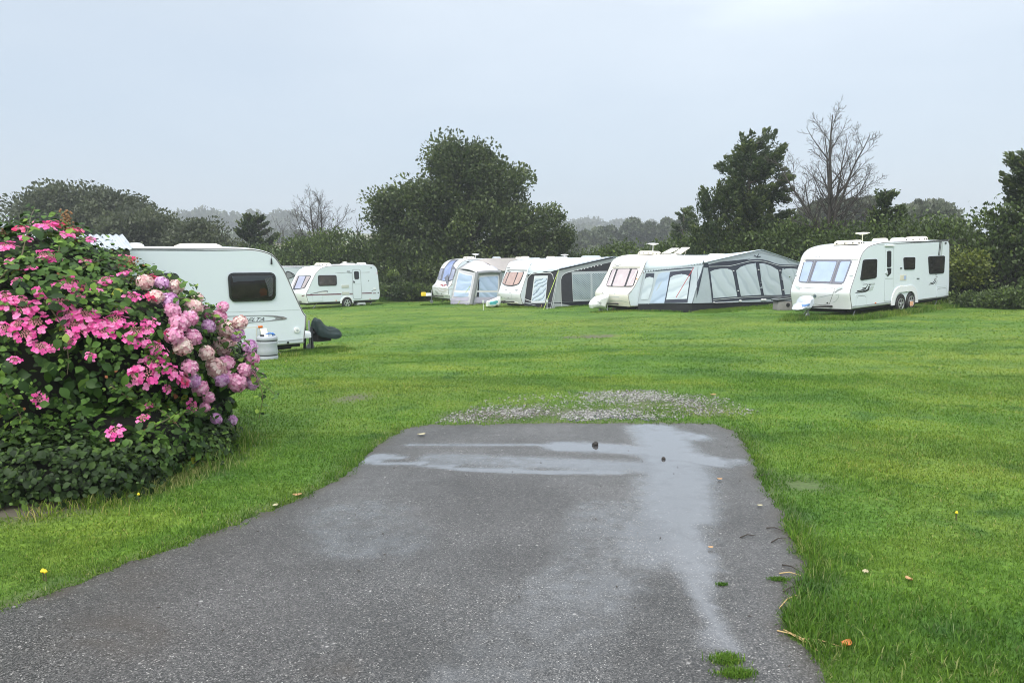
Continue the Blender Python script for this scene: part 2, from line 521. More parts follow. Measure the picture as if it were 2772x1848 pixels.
ZZ = hgt(XX, YY)
near = (YY < 64) & (np.abs(XX) < 60)
ZZ = ZZ + np.where(near, (vnoise(XX, YY, .9, 1) - .5) * .05 * np.clip((YY - 8.5) / 4, 0, 1), 0)
soil = np.clip(1 - dist_poly(XX, YY, drive_out[::4], True) / .16, 0, 1) * .85
soil = np.maximum(soil, np.where(inside(XX, YY, bush_base), 1, np.clip(1 - dist_poly(XX, YY, bush_base, True) / .25, 0, 1) * .8))
soil = np.maximum(soil, np.clip(1.35 - dist_poly(XX, YY, gravel_mid) / .42, 0, 1) * (.35 + .75 * vnoise(XX, YY, 2.5, 1)))
soil = np.maximum(soil, hole(XX, YY))
_w = G(1840, 1113)
soil = np.maximum(soil, np.clip(1.4 - np.hypot((XX - _w.x) * .7, YY - _w.y) / .18, 0, .45))
field = np.clip((YY - 85) / 20, 0, 1)
V = np.stack([XX, YY, ZZ], -1).reshape(-1, 3)
a, b = XX.shape
I = (np.arange(a - 1)[:, None] * b + np.arange(b - 1)[None, :]).ravel()
lawn = np_mesh('lawn', V, np.stack([I, I + 1, I + b + 1, I + b], 1), gm, attrs={'soil': soil.ravel(), 'field': field.ravel()}, smooth=True)
tag(lawn, 'mown green camping field sloping gently away from the tarmac drive', 'lawn', kind='structure')

# ---- drive: worn tarmac sheet with a wetness attribute
dm = bpy.data.materials.new('wet_tarmac'); dm.use_nodes = True
t = dm.node_tree; p = t.nodes['Principled BSDF']
g_ = N(t, 'ShaderNodeNewGeometry')
vo = N(t, 'ShaderNodeTexVoronoi'); vo.inputs['Scale'].default_value = 185
t.links.new(g_.outputs['Position'], vo.inputs['Vector'])
sepc = N(t, 'ShaderNodeSeparateColor'); t.links.new(vo.outputs['Color'], sepc.inputs[0])
stone = ramp(t, sepc.outputs[0], [(0, (.030, .030, .029)), (.36, (.072, .071, .069)), (.70, (.115, .112, .108)), (.92, (.20, .195, .185)), (.982, (.37, .36, .34))], 'CONSTANT')
vo2 = N(t, 'ShaderNodeTexVoronoi'); vo2.inputs['Scale'].default_value = 38
t.links.new(g_.outputs['Position'], vo2.inputs['Vector'])
sep2 = N(t, 'ShaderNodeSeparateColor'); t.links.new(vo2.outputs['Color'], sep2.inputs[0])
big = ramp(t, sep2.outputs[1], [(0, (0, 0, 0)), (.988, (0, 0, 0)), (.989, (1, 1, 1))], 'CONSTANT')
bigd = ramp(t, vo2.outputs['Distance'], [(.25, (1, 1, 1)), (.4, (0, 0, 0))])
mb_ = N(t, 'ShaderNodeMath', operation='MULTIPLY'); t.links.new(big, mb_.inputs[0]); t.links.new(bigd, mb_.inputs[1])
mxb = N(t, 'ShaderNodeMix', data_type='RGBA'); t.links.new(mb_.outputs[0], mxb.inputs[0]); t.links.new(stone, mxb.inputs[6]); mxb.inputs[7].default_value = (.34, .33, .32, 1)
ln = N(t, 'ShaderNodeTexNoise'); ln.inputs['Scale'].default_value = 1.1; ln.inputs['Detail'].default_value = 5
t.links.new(g_.outputs['Position'], ln.inputs['Vector'])
lr = ramp(t, ln.outputs[0], [(.3, (.60, .59, .57)), (.7, (1.2, 1.2, 1.2))])
mu = N(t, 'ShaderNodeMix', data_type='RGBA', blend_type='MULTIPLY'); mu.inputs[0].default_value = 1
t.links.new(mxb.outputs[2], mu.inputs[6]); t.links.new(lr, mu.inputs[7])
wa = N(t, 'ShaderNodeAttribute', attribute_name='wet')
wn = N(t, 'ShaderNodeTexNoise'); wn.inputs['Scale'].default_value = 9; wn.inputs['Detail'].default_value = 5
t.links.new(g_.outputs['Position'], wn.inputs['Vector'])
wm = N(t, 'ShaderNodeMath', operation='MULTIPLY_ADD'); t.links.new(wn.outputs[0], wm.inputs[0]); wm.inputs[1].default_value = .55; wm.inputs[2].default_value = -.275
ws = N(t, 'ShaderNodeMath', operation='ADD', use_clamp=True); t.links.new(wa.outputs['Fac'], ws.inputs[0]); t.links.new(wm.outputs[0], ws.inputs[1])
st = N(t, 'ShaderNodeAttribute', attribute_name='dirt')
mxd = N(t, 'ShaderNodeMix', data_type='RGBA'); t.links.new(st.outputs['Fac'], mxd.inputs[0]); t.links.new(mu.outputs[2], mxd.inputs[6]); mxd.inputs[7].default_value = (.05, .038, .026, 1)
wd_ = N(t, 'ShaderNodeMix', data_type='RGBA'); t.links.new(ramp(t, ws.outputs[0], [(.3, (0,) * 3), (1, (.6,) * 3)]), wd_.inputs[0]); t.links.new(mxd.outputs[2], wd_.inputs[6]); wd_.inputs[7].default_value = (.085, .088, .092, 1)
t.links.new(wd_.outputs[2], p.inputs['Base Color'])
t.links.new(ramp(t, ws.outputs[0], [(0, (.42,) * 3), (.35, (.31,) * 3), (.75, (.10,) * 3), (1, (.03,) * 3)]), p.inputs['Roughness'])
t.links.new(ramp(t, ws.outputs[0], [(.2, (.5,) * 3), (.9, (1,) * 3)]), p.inputs['Specular IOR Level'])
t.links.new(ramp(t, ws.outputs[0], [(.3, (0,) * 3), (.95, (1,) * 3)]), p.inputs['Coat Weight']); p.inputs['Coat Roughness'].default_value = .06; p.inputs['Coat IOR'].default_value = 1.5
bp = N(t, 'ShaderNodeBump'); bp.inputs['Distance'].default_value = .005
t.links.new(ramp(t, ws.outputs[0], [(0, (.7,) * 3), (.4, (.45,) * 3), (.8, (.04,) * 3), (1, (0,) * 3)]), bp.inputs['Strength'])
t.links.new(vo.outputs['Distance'], bp.inputs['Height']); t.links.new(bp.outputs[0], p.inputs['Normal'])

bm = bmesh.new()
bm.faces.new([bm.verts.new((x, y, 0)) for x, y in drive_out])
bmesh.ops.triangulate(bm, faces=bm.faces[:])
for k in np.arange(-3.2, 2.6, .09):
    bmesh.ops.bisect_plane(bm, geom=bm.verts[:] + bm.edges[:] + bm.faces[:], plane_co=(k, 0, 0), plane_no=(1, 0, 0))
for k in np.arange(1.6, 7.9, .09):
    bmesh.ops.bisect_plane(bm, geom=bm.verts[:] + bm.edges[:] + bm.faces[:], plane_co=(0, k, 0), plane_no=(0, 1, 0))
me = bpy.data.meshes.new('drive'); bm.to_mesh(me); bm.free()
n = len(me.vertices); co = np.empty(n * 3, np.float32); me.vertices.foreach_get('co', co); co = co.reshape(-1, 3)
X, Y = co[:, 0], co[:, 1]
def wet_at(X, Y):
    w = np.full(X.shape, .17)
    def stroke(l, r, top, soft=1.0):
        nonlocal w
        P = xy(l)
        d = dist_poly(X, Y, P)
        w = np.maximum(w, top * np.clip((1 + soft - d / r) / (soft + .001), 0, 1))
    stroke([(1500, 985), (1530, 1030), (1560, 1080), (1555, 1120), (1560, 1180)], .16, .95, 1.6)
    stroke([(1530, 1110), (1540, 1190), (1480, 1270)], .16, .66, 1.8)
    stroke([(1562, 1180), (1585, 1250), (1600, 1310), (1612, 1350), (1632, 1420), (1650, 1480)], .040, .95, 1.2)
    stroke([(1560, 1200), (1590, 1300)], .10, .8)
    stroke([(1290, 1026), (1400, 1030), (1520, 1040), (1640, 1062)], .12, 1)
    stroke([(1480, 980), (1600, 1005)], .10, .8)
    stroke([(930, 1024), (1100, 1022), (1300, 1024)], .035, .85)
    stroke([(845, 1060), (870, 1048), (910, 1052)], .06, 1)
    stroke([(860, 1062), (960, 1068), (1080, 1080), (1250, 1086), (1420, 1087)], .045, 1, .7)
    stroke([(1000, 1055), (1250, 1064), (1480, 1075)], .13, .72)
    stroke([(1400, 1180), (1360, 1300), (1300, 1420)], .22, .48)
    stroke([(830, 1190), (860, 1230)], .30, .50)
    stroke([(1700, 1060), (1620, 1070)], .05, .8)
    stroke([(1250, 1460), (1150, 1560)], .25, .42)
    w = w + (vnoise(X, Y, 2.2, 2) - .5) * .22
    return np.clip(w, 0, 1)
wet = wet_at(X, Y)
dirt = np.clip(1 - dist_poly(X, Y, drive_out[::3], True) / .14, 0, 1) * (vnoise(X, Y, 6, 3) * .9)
for u, v, r in ((320, 1335, .12), (980, 1365, .06), (260, 1440, .25), (310, 1480, .2), (760, 1540, .1)):
    c = G(u, v)
    dirt = np.maximum(dirt, .55 * np.clip(1.4 - np.hypot(X - c.x, (Y - c.y)) / r, 0, 1) * vnoise(X, Y, 14, 4))
co[:, 2] = 0.006 + np.clip(.22 - dist_poly(X, Y, drive_out[::3], True), 0, .22) * -.01
me.vertices.foreach_set('co', co.ravel())
for nm, d in (('wet', wet), ('dirt', dirt)):
    at_ = me.attributes.new(nm, 'FLOAT', 'POINT'); at_.data.foreach_set('value', d.astype(np.float32))
me.materials.append(dm)
drive = bpy.data.objects.new('drive', me); C.objects.link(drive)
tag(drive, 'wet grey tarmac drive with shallow puddles ending at the grass', 'drive', kind='structure')

# ---- gravel patch, puddles
gmat = bpy.data.materials.new('wet_gravel'); gmat.use_nodes = True
t = gmat.node_tree; p = t.nodes['Principled BSDF']
a_ = N(t, 'ShaderNodeAttribute', attribute_name='tint')
t.links.new(ramp(t, a_.outputs['Fac'], [(0, (.08, .077, .072)), (.5, (.21, .205, .195)), (1, (.46, .45, .43))]), p.inputs['Base Color'])
p.inputs['Roughness'].default_value = .3
def scatter_poly(poly, n, seed):
    r = np.random.default_rng(seed)
    P = np.array(poly); lo, hi = P.min(0), P.max(0)
    q = r.random((n * 4, 2)) * (hi - lo) + lo
    return q[inside(q[:, 0], q[:, 1], poly)][:n]
q = scatter_poly(gravel_poly, 26000, 5)
dens = np.zeros(len(q))
for l, r_, w_ in (([(1400, 912), (1500, 910), (1590, 920)], .35, 1), ([(1060, 958), (1140, 948), (1200, 940)], .3, .9), ([(1330, 955), (1440, 950), (1520, 952)], .22, 1), ([(1180, 925), (1330, 918), (1400, 925)], .4, .16), ([(1560, 940), (1660, 940)], .3, .4), ([(1250, 940), (1350, 935)], .4, .12)):
    dens = np.maximum(dens, w_ * np.clip(1.6 - dist_poly(q[:, 0], q[:, 1], xy(l)) / r_, 0, 1))
q = q[rng.random(len(q)) < dens * .6 * (.12 + 1.1 * vnoise(q[:, 0], q[:, 1], 3, 5))]
n = len(q)
base = unit(np.array([[1, 0, 0], [0, 1, 0], [-1, 0, 0], [0, -1, 0], [.3, .2, 1.], [0, 0, -.8]])) * 1.0
sz = rng.uniform(.006, .018, n)
ang = rng.uniform(0, 6.28, n)
bb = base[None] * rng.uniform(.7, 1.3, (n, 6, 1))
bb = np.stack([bb[..., 0] * np.cos(ang)[:, None] - bb[..., 1] * np.sin(ang)[:, None], bb[..., 0] * np.sin(ang)[:, None] + bb[..., 1] * np.cos(ang)[:, None], bb[..., 2] * .65], -1)
V = bb * sz[:, None, None] + np.stack([q[:, 0], q[:, 1], hgt(q[:, 0], q[:, 1]) + sz * .3], -1)[:, None]
Ff = np.array([[0, 1, 4], [1, 2, 4], [2, 3, 4], [3, 0, 4], [1, 0, 5], [2, 1, 5], [3, 2, 5], [0, 3, 5]])
F = (np.arange(n)[:, None, None] * 6 + Ff).reshape(-1, 3)
gr = np_mesh('gravel', V.reshape(-1, 3), F, gmat, attrs={'tint': np.repeat(rng.random(n), 6)})
tag(gr, 'wet grey gravel chippings spread through thin grass beyond the drive', 'gravel', kind='stuff')

water_m = M('puddle_water', (.05, .045, .04), .03, spec=.6)
def puddle(name, pts, dz, label):
    P = densify(xy(pts), .03, .008, random.Random(len(pts)))
    mb = MB()
    cx_, cy_ = sum(a for a, b in P) / len(P), sum(b for a, b in P) / len(P)
    z = float(hgt(cx_, cy_)) + dz
    mb.add([(x, y, z) for x, y in P] + [(cx_, cy_, z)], [(i, (i + 1) % len(P), len(P)) for i in range(len(P))])
    o = mb.build(name, water_m)
    return tag(o, label, 'puddle', kind='structure')
for k_, q_ in enumerate(([(1335, 958), (1375, 950), (1420, 954), (1455, 951), (1480, 957), (1440, 964), (1400, 961), (1360, 966)], [(1300, 963), (1325, 959), (1345, 964), (1320, 968)], [(1465, 963), (1500, 960), (1520, 964), (1490, 968)])):
    puddle('water', q_, .004, ('shallow puddle among the gravel, middle of three', 'small puddle in the gravel left of the larger one', 'small puddle in the gravel right of the larger one')[k_])

# ---- grass blades
blade_m = bpy.data.materials.new('grass_blade'); blade_m.use_nodes = True
t = blade_m.node_tree; p = t.nodes['Principled BSDF']
col = grass_color(t)
a_ = N(t, 'ShaderNodeAttribute', attribute_name='tint')
tn = ramp(t, a_.outputs['Fac'], [(0, (.36, .46, .42)), (.40, (.92, .95, .95)), (.75, (1.5, 1.35, 1.25)), (.9, (1.95, 1.6, 1.7)), (.95, (2.6, 1.5, 4.0))])
mu = N(t, 'ShaderNodeMix', data_type='RGBA', blend_type='MULTIPLY'); mu.inputs[0].default_value = 1
t.links.new(col, mu.inputs[6]); t.links.new(tn, mu.inputs[7])
t.links.new(mu.outputs[2], p.inputs['Base Color'])
p.inputs['Roughness'].default_value = .5; p.inputs['Specular IOR Level'].default_value = .2
tr = N(t, 'ShaderNodeBsdfTranslucent'); t.links.new(mu.outputs[2], tr.inputs[0])
mxs = N(t, 'ShaderNodeMixShader'); mxs.inputs[0].default_value = .3
t.links.new(p.outputs[0], mxs.inputs[1]); t.links.new(tr.outputs[0], mxs.inputs[2])
t.links.new(mxs.outputs[0], t.nodes['Material Output'].inputs[0])

def blades(P, length, width, lean, seed, tint_shift=0.0, dry=0.0):
    """bent five-vertex blades rooted at P (n,3)"""
    r = np.random.default_rng(seed)
    n = len(P)
    a = r.uniform(0, 6.283, n); L = length * r.uniform(.55, 1.25, n); w = width * r.uniform(.7, 1.2, n)
    d = np.stack([np.cos(a), np.sin(a), np.zeros(n)], -1)
    a2 = r.uniform(0, 6.283, n)
    s = np.stack([np.cos(a2), np.sin(a2), np.zeros(n)], -1)
    ln = lean * r.uniform(.2, 1.3, n)
    mid = P + d * (L * ln * .35)[:, None] + np.array([0, 0, 1.0]) * (L * .6 * np.sqrt(np.maximum(1 - ln * ln * .3, .1)))[:, None]
    tip = P + d * (L * ln)[:, None] + np.array([0, 0, 1.0]) * (L * np.sqrt(np.maximum(1 - ln * ln * .75, .05)))[:, None]
    V = np.stack([P - s * w[:, None], P + s * w[:, None], mid + s * (w * .75)[:, None], mid - s * (w * .75)[:, None], tip], 1)
    i = np.arange(n)[:, None] * 5
    tris = np.concatenate([i + np.array([[0, 1, 2]]), i + np.array([[0, 2, 3]]), i + np.array([[3, 2, 4]])], 0)
    tint = np.clip(r.beta(2, 2.4, n) * .85 + tint_shift, 0, .9)
    dr = r.random(n) < (.035 + dry)
    tint[dr] = 1.0
    return V.reshape(-1, 3), tris, np.repeat(tint, 5)
parts = []
def put(P, *a, **k):
    off = sum(len(x[0]) for x in parts)
    v, f, t_ = blades(P, *a, **k)
    parts.append((v, f + off, t_))
def field_pts(y0, y1, n, seed, margin=1.0):
    r = np.random.default_rng(seed)
    y = np.sqrt(r.random(n) * (y1 ** 2 - y0 ** 2) + y0 ** 2)
    x = (r.random(n) * 2 - 1) * (y * margin + 1.4)
    return x, y
for y0, y1, n, ln_, wd, lean, sd in ((1.6, 4.2, 330000, .026, .0021, 1.0, 1), (4.2, 7.0, 320000, .026, .0030, 1.0, 2), (7.0, 11, 240000, .026, .0046, 1.0, 3), (11, 17, 145000, .026, .008, 1.0, 4), (17, 28, 95000, .028, .014, 1.0, 5), (28, 58, 50000, .03, .028, .9, 6)):
    x, y = field_pts(y0, y1, n, sd)
    ins = inside(x, y, drive_out)
    keep = ~ins
    if y0 < 9:
        de_ = np.full(len(x), 9.0); de_[ins] = dist_poly(x[ins], y[ins], drive_out, True)
        keep |= ins & (de_ < .075 * vnoise(x, y, 7, 4)) & (rng.random(len(x)) < .6)
    keep &= ~inside(x, y, bush_base)
    gi = inside(x, y, gravel_poly)
    keep &= ~(gi & (rng.random(len(x)) < .85 * np.clip(1.2 - dist_poly(x, y, gravel_mid) / .40, 0, 1) * (.35 + 1.0 * vnoise(x, y, 3, 5))))
    keep &= rng.random(len(x)) > hole(x, y) * .8
    keep &= rng.random(len(x)) < np.clip((.62 + .6 * vnoise(x, y, 2.3, 0)) * ((.45 + 1.1 * vnoise(x, y, 11, 3)) if y0 < 6 else 1.0), .12, 1)
    wetspot = G(1845, 1116)
    keep &= (np.hypot((x - wetspot.x) * .8, y - wetspot.y) > .16 * vnoise(x, y, 9, 1))
    x, y = x[keep], y[keep]
    P = np.stack([x, y, hgt(x, y) + (vnoise(x, y, .9, 1) - .5) * .05 * np.clip((y - 8.5) / 4, 0, 1) * (y < 60) - .004], -1)
    h = .7 + .9 * vnoise(x, y, 1.2, 2)
    tall = h > 1.25
    sh_ = min(max((y0 - 3) * .025, 0), .18)
    put(P[~tall], ln_, wd, lean, sd, tint_shift=sh_)
    put(P[tall], ln_ * 1.3, wd * 1.05, lean, sd + 50, tint_shift=sh_)
def tufts(line, n, spread, length, width, seed, dry=0.0, shift=0.0, dens=1):
    """taller unmown grass along a line of photo points"""
    r = np.random.default_rng(seed)
    L = np.array([tuple(p_) for p_ in line])
    seg = np.linalg.norm(L[1:] - L[:-1], axis=1); cs = np.concatenate([[0], np.cumsum(seg)]) / seg.sum()
    k = max(3, n // 26)
    tc_ = np.sort(r.random(k)); cx_ = np.interp(tc_, cs, L[:, 0]) + r.normal(0, spread, k); cy_ = np.interp(tc_, cs, L[:, 1]) + r.normal(0, spread, k)
    i = r.integers(0, k, n)
    x = cx_[i] + r.normal(0, .05 + length * .2, n); y = cy_[i] + r.normal(0, .05 + length * .2, n)
    kk = ~inside(x, y, drive_out)
    x, y = x[kk], y[kk]
    put(np.stack([x, y, hgt(x, y) - .01], -1), length, width, .75, seed, tint_shift=shift, dry=dry)
tufts(xy(right_edge)[2:12], 3600, .06, .085, .0026, 21, dry=.10)
tufts(xy(right_edge)[3:7], 1200, .10, .085, .003, 22, dry=.04)
tufts(xy(right_edge)[9:], 1500, .05, .07, .003, 23, dry=.1)
tufts(xy(left_edge), 3500, .05, .05, .003, 24, dry=.05)
tufts([tuple(G(u, v).xy) for u, v in ((1950, 1540), (2050, 1500), (2200, 1540), (2330, 1460))], 5000, .30, .055, .003, 25, dry=.06)
tufts(bush_base[:9], 1300, .07, .10, .0035, 26, dry=.15)
tufts(xy([(430, 1080), (520, 1040), (545, 1000)]), 800, .10, .15, .004, 27, dry=.2)
tufts(xy([(280, 1135), (350, 1120), (410, 1095), (480, 1070)]), 1800, .10, .08, .003, 28, dry=.75)

# ------------------------------------------------------------------ caravans
def pose(x, y, z, yaw, pit, rol):
    return Matrix.Translation((x, y, z)) @ Matrix.Rotation(yaw, 4, 'Z') @ Matrix.Rotation(pit, 4, 'Y') @ Matrix.Rotation(rol, 4, 'X')
class Rig:
    def __init__(self, mat):
        self.mat = mat; self.inv = mat.inverted(); self.bvh = None; self.root = None
    def lray(self, px):
        o = self.inv @ CAM
        d = (self.inv.to_3x3() @ ray(px)).normalized()
        return o, d
    def loc(self, px, x=None, y=None, z=None):
        o, d = self.lray(px)
        i, q = (0, x) if x is not None else (1, y) if y is not None else (2, z)
        return o + d * ((q - o[i]) / d[i])
    def hit(self, px):
        o, d = self.lray(px)
        p, n, i, t_ = self.bvh.ray_cast(o, d)
        if p is None:
            t0 = getattr(self, 'last', 30.0)
            p, n, i, _ = self.bvh.find_nearest(o + d * t0)
        else:
            self.last = t_
        if n.dot(d) > 0: n = -n
        return p, n
    def set_bvh(self, objs):
        V = []; F = []
        for o in objs:
            b = len(V)
            V += [v.co.copy() for v in o.data.vertices]
            F += [[b + i for i in p.vertices] for p in o.data.polygons]
        self.bvh = BVHTree.FromPolygons(V, F)
    def patch(self, name, loop, mat, off=.008, parent=None, rings=3, smooth=False):
        """raised panel whose outline is the photo loop laid on the body; convex loops only"""
        n = len(loop)
        cx_ = sum(p[0] for p in loop) / n; cy_ = sum(p[1] for p in loop) / n
        mb = MB()
        hits = []
        vs = []
        for p in loop:
            q, nn = self.hit(p); vs.append(q - nn * .002)
        for k in range(rings):
            f = 1 - k / rings
            for p in loop:
                q, nn = self.hit((cx_ + (p[0] - cx_) * f, cy_ + (p[1] - cy_) * f))
                vs.append(q + nn * (off if k else off * .9))
        q, nn = self.hit((cx_, cy_)); vs.append(q + nn * off)
        fs = []
        for k in range(rings):
            for j in range(n):
                fs.append((k * n + j, k * n + (j + 1) % n, (k + 1) * n + (j + 1) % n, (k + 1) * n + j))
        for j in range(n):
            fs.append((rings * n + j, rings * n + (j + 1) % n, len(vs) - 1))
        mb.add(vs, fs)
        return mb.build(name, mat, parent or self.root, auto=40)
    def face(self, name, polys, mat, off=.004, parent=None):
        """flat graphics: polygons of photo points laid on the body"""
        first = None
        for loop in polys:
            vs = []
            for p in loop:
                q, nn = self.hit(p); vs.append(q + nn * off)
            o = MB().add(vs, [tuple(range(len(vs)))]).build(name, mat, parent or self.root)
            first = first or o
        return first
    def stroke(self, name, lines, w, mat, off=.004, parent=None, step=4.0):
        """painted lines / seals of width w metres along photo polylines"""
        first = None
        for l in lines:
            mb = MB()
            l = resample(l, step)
            P = [self.hit(p) for p in l]
            vs = []
            for i, (q, nn) in enumerate(P):
                d = (P[min(i + 1, len(P) - 1)][0] - P[max(i - 1, 0)][0])
                if d.length < 1e-6: d = Vector((1, 0, 0))
                s = d.normalized().cross(nn).normalized()
                ww = w[0] + (w[1] - w[0]) * i / max(len(P) - 1, 1) if isinstance(w, tuple) else w
                vs += [q + s * ww / 2 + nn * off, q - s * ww / 2 + nn * off]
            mb.add(vs, [(2 * i, 2 * i + 1, 2 * i + 3, 2 * i + 2) for i in range(len(P) - 1)])
            o = mb.build(name, mat, parent or self.root)
            first = first or o
        return first
    def text(self, name, s, quad, mat, off=.004, parent=None, shear=0.0, small_caps=False):
        """lettering fitted into a photo quad (TL, TR, BR, BL)"""
        cu = bpy.data.curves.new('lettering', 'FONT'); cu.body = s; cu.shear = shear; cu.resolution_u = 2
        if small_caps:
            cu.small_caps_scale = .78
            for i, ch_ in enumerate(cu.body_format): ch_.use_small_caps = True
        o = bpy.data.objects.new('lettering', cu); C.objects.link(o)
        dg = bpy.context.evaluated_depsgraph_get(); dg.update()
        me = bpy.data.meshes.new_from_object(o.evaluated_get(dg))
        bpy.data.objects.remove(o); bpy.data.curves.remove(cu)
        X = [v.co.x for v in me.vertices]; Y = [v.co.y for v in me.vertices]
        x0, x1, y0, y1 = min(X), max(X), min(Y), max(Y)
        mb = MB(); vs = []
        for v in me.vertices:
            a = (v.co.x - x0) / (x1 - x0); b = 1 - (v.co.y - y0) / (y1 - y0)
            q, nn = self.hit(bil(quad, a, b)); vs.append(q + nn * off)
        mb.add(vs, [tuple(p.vertices) for p in me.polygons])
        bpy.data.meshes.remove(me)
        return mb.build(name, mat, parent or self.root)
def bil(q, a, b):
    (x0, y0), (x1, y1), (x2, y2), (x3, y3) = q
    return ((x0 * (1 - a) + x1 * a) * (1 - b) + (x3 * (1 - a) + x2 * a) * b, (y0 * (1 - a) + y1 * a) * (1 - b) + (y3 * (1 - a) + y2 * a) * b)
def rq(z, *pts, r=.16, n=4, ry=None):
    q = [S(z, *p) for p in pts]
    w = (math.dist(q[0], q[1]) + math.dist(q[3], q[2])) / 2; h = (math.dist(q[0], q[3]) + math.dist(q[1], q[2])) / 2
    rr = r * min(w, h); ra, rb = rr / w, rr / h
    L = []
    for ca, cb, a0 in ((1 - ra, rb, -90), (1 - ra, 1 - rb, 0), (ra, 1 - rb, 90), (ra, rb, 180)):
        for k in range(n + 1):
            a = math.radians(a0 + 90 * k / n)
            L.append(bil(q, ca + ra * math.cos(a), cb + rb * math.sin(a)))
    o_ = []
    for i in range(len(L)):
        a, b = L[i], L[(i + 1) % len(L)]
        o_.append(a)
        m_ = int(math.dist(a, b) / (max(w, h) / 5))
        for k in range(1, m_ + 1):
            o_.append((a[0] + (b[0] - a[0]) * k / (m_ + 1), a[1] + (b[1] - a[1]) * k / (m_ + 1)))
    return o_
def shrink(loop, f):
    n = len(loop); cx_ = sum(p[0] for p in loop) / n; cy_ = sum(p[1] for p in loop) / n
    return [(cx_ + (p[0] - cx_) * f, cy_ + (p[1] - cy_) * f) for p in loop]
def pl(z, *pts):
    return [S(z, *p) for p in pts]
def resample(l, step):
    o_ = [l[0]]
    for a, b in zip(l[:-1], l[1:]):
        k = max(1, int(math.dist(a, b) / step))
        o_ += [(a[0] + (b[0] - a[0]) * j / k, a[1] + (b[1] - a[1]) * j / k) for j in range(1, k + 1)]
    return o_
def smooth_line(pts, per=4):
    """Catmull-Rom through 2-D points"""
    P = [Vector((*p, 0)) for p in pts]
    o_ = []
    for i in range(len(P) - 1):
        a, b, c, d = P[max(i - 1, 0)], P[i], P[i + 1], P[min(i + 2, len(P) - 1)]
        for k in range(per):
            s = k / per
            q = 0.5 * ((2 * b) + (c - a) * s + (2 * a - 5 * b + 4 * c - d) * s * s + (3 * b - a - 3 * c + d) * s ** 3)
            o_.append((q.x, q.y))
    o_.append(pts[-1])
    return o_
HW = 1.125
def caravan(label, ps, front, rear, floor_z, paint, bow=.07, crown=.05, name='caravan', group='touring caravans on the field'):
    """front: (x,z) from the bottom front corner up to the roof; rear: roof end down to the bottom rear corner"""
    cv = Rig(pose(*ps))
    cv.root = thing(name, label, 'caravan', mat=cv.mat, group=group)
    fr = smooth_line(front); rr = smooth_line(rear)
    prof = fr + rr
    n = len(prof); nf = len(fr)
    nrm = []
    for i in range(n):
        a, b = prof[i - 1], prof[(i + 1) % n]
        d = Vector((b[0] - a[0], b[1] - a[1])); d.normalize()
        nrm.append(Vector((d.y, -d.x)))      # inward for a clockwise walk
    secs = [(-HW, .05), (-HW + .008, .022), (-HW + .03, .004), (-HW + .07, 0)] + [(y, 0) for y in (-.85, -.6, -.3, 0, .3, .6, .85)] + [(HW - .07, 0), (HW - .03, .004), (HW - .008, .022), (HW, .05)]
    vs = []
    ztop = max(p[1] for p in prof)
    for y, ins in secs:
        u2 = 1 - (y / HW) ** 2
        for i, (x, z) in enumerate(prof):
            q = Vector((x, z)) + nrm[i] * ins
            if i < nf:
                w_ = min(max((1.5 - x) / 1.0, 0), 1)
                q.x -= bow * u2 * w_ * (1 if z < ztop - .1 else .5)
            else:
                q.x += .04 * u2 * (1 if z < ztop - .1 else 0)
            if z > ztop - .25: q.y += crown * u2 * (1 - (ztop - z) / .25)
            vs.append((q.x, y, q.y))
    m = len(secs)
    mb = MB()
    fs = []
    for k in range(m - 1):
        for i in range(n):
            fs.append((k * n + i, k * n + (i + 1) % n, (k + 1) * n + (i + 1) % n, (k + 1) * n + i))
    mb.add(vs, fs, 0)
    b0 = mb.v[:]
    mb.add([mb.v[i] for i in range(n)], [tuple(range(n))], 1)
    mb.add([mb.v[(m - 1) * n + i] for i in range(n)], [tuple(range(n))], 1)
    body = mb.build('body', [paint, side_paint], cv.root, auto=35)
    cv.body = body
    cv.set_bvh([body])
    L = max(p[0] for p in prof); cv.L = L
    # awning-rail trim following both side edges
    for s in (-1, 1):
        mbt = MB()
        pts = [(prof[i][0] + nrm[i].x * .022, s * (HW - .004), prof[i][1] + nrm[i].y * .022) for i in range(n)]
        mbt.tube(pts, .013, 6, cap=False)
        mbt.build('edge_trim', trim_grey, cv.root)
    mbc = MB()
    mbc.box((L * .5, 0, floor_z - .07), (L * .86, 1.5, .14))  # underbody as one dark box, also added to block light beneath
    mbc.box((L * .5, -.95, floor_z - .03), (L * .9, .1, .08)); mbc.box((L * .5, .95, floor_z - .03), (L * .9, .1, .08))
    mbc.build('chassis', chassis, cv.root)
    for x_ in (.75, L - .6):
        for s in (-1, 1):
            ms = MB(); ms.tube([(x_ + .18, s * .88, floor_z - .05), (x_ - .12, s * .92, .02)], .022, 6); ms.box((x_ - .13, s * .92, .015), (.16, .12, .02))
            ms.build('corner_steady', steel, cv.root)
    return cv
def window(cv, loop, frame, pane, k=.88, off=.022, name='side_window', parent=None, rings=3):
    w = cv.patch(name, loop, frame, off, parent=parent, rings=rings)
    cv.patch('pane', shrink(loop, k), pane, off + .006, parent=w, rings=rings)
    return w
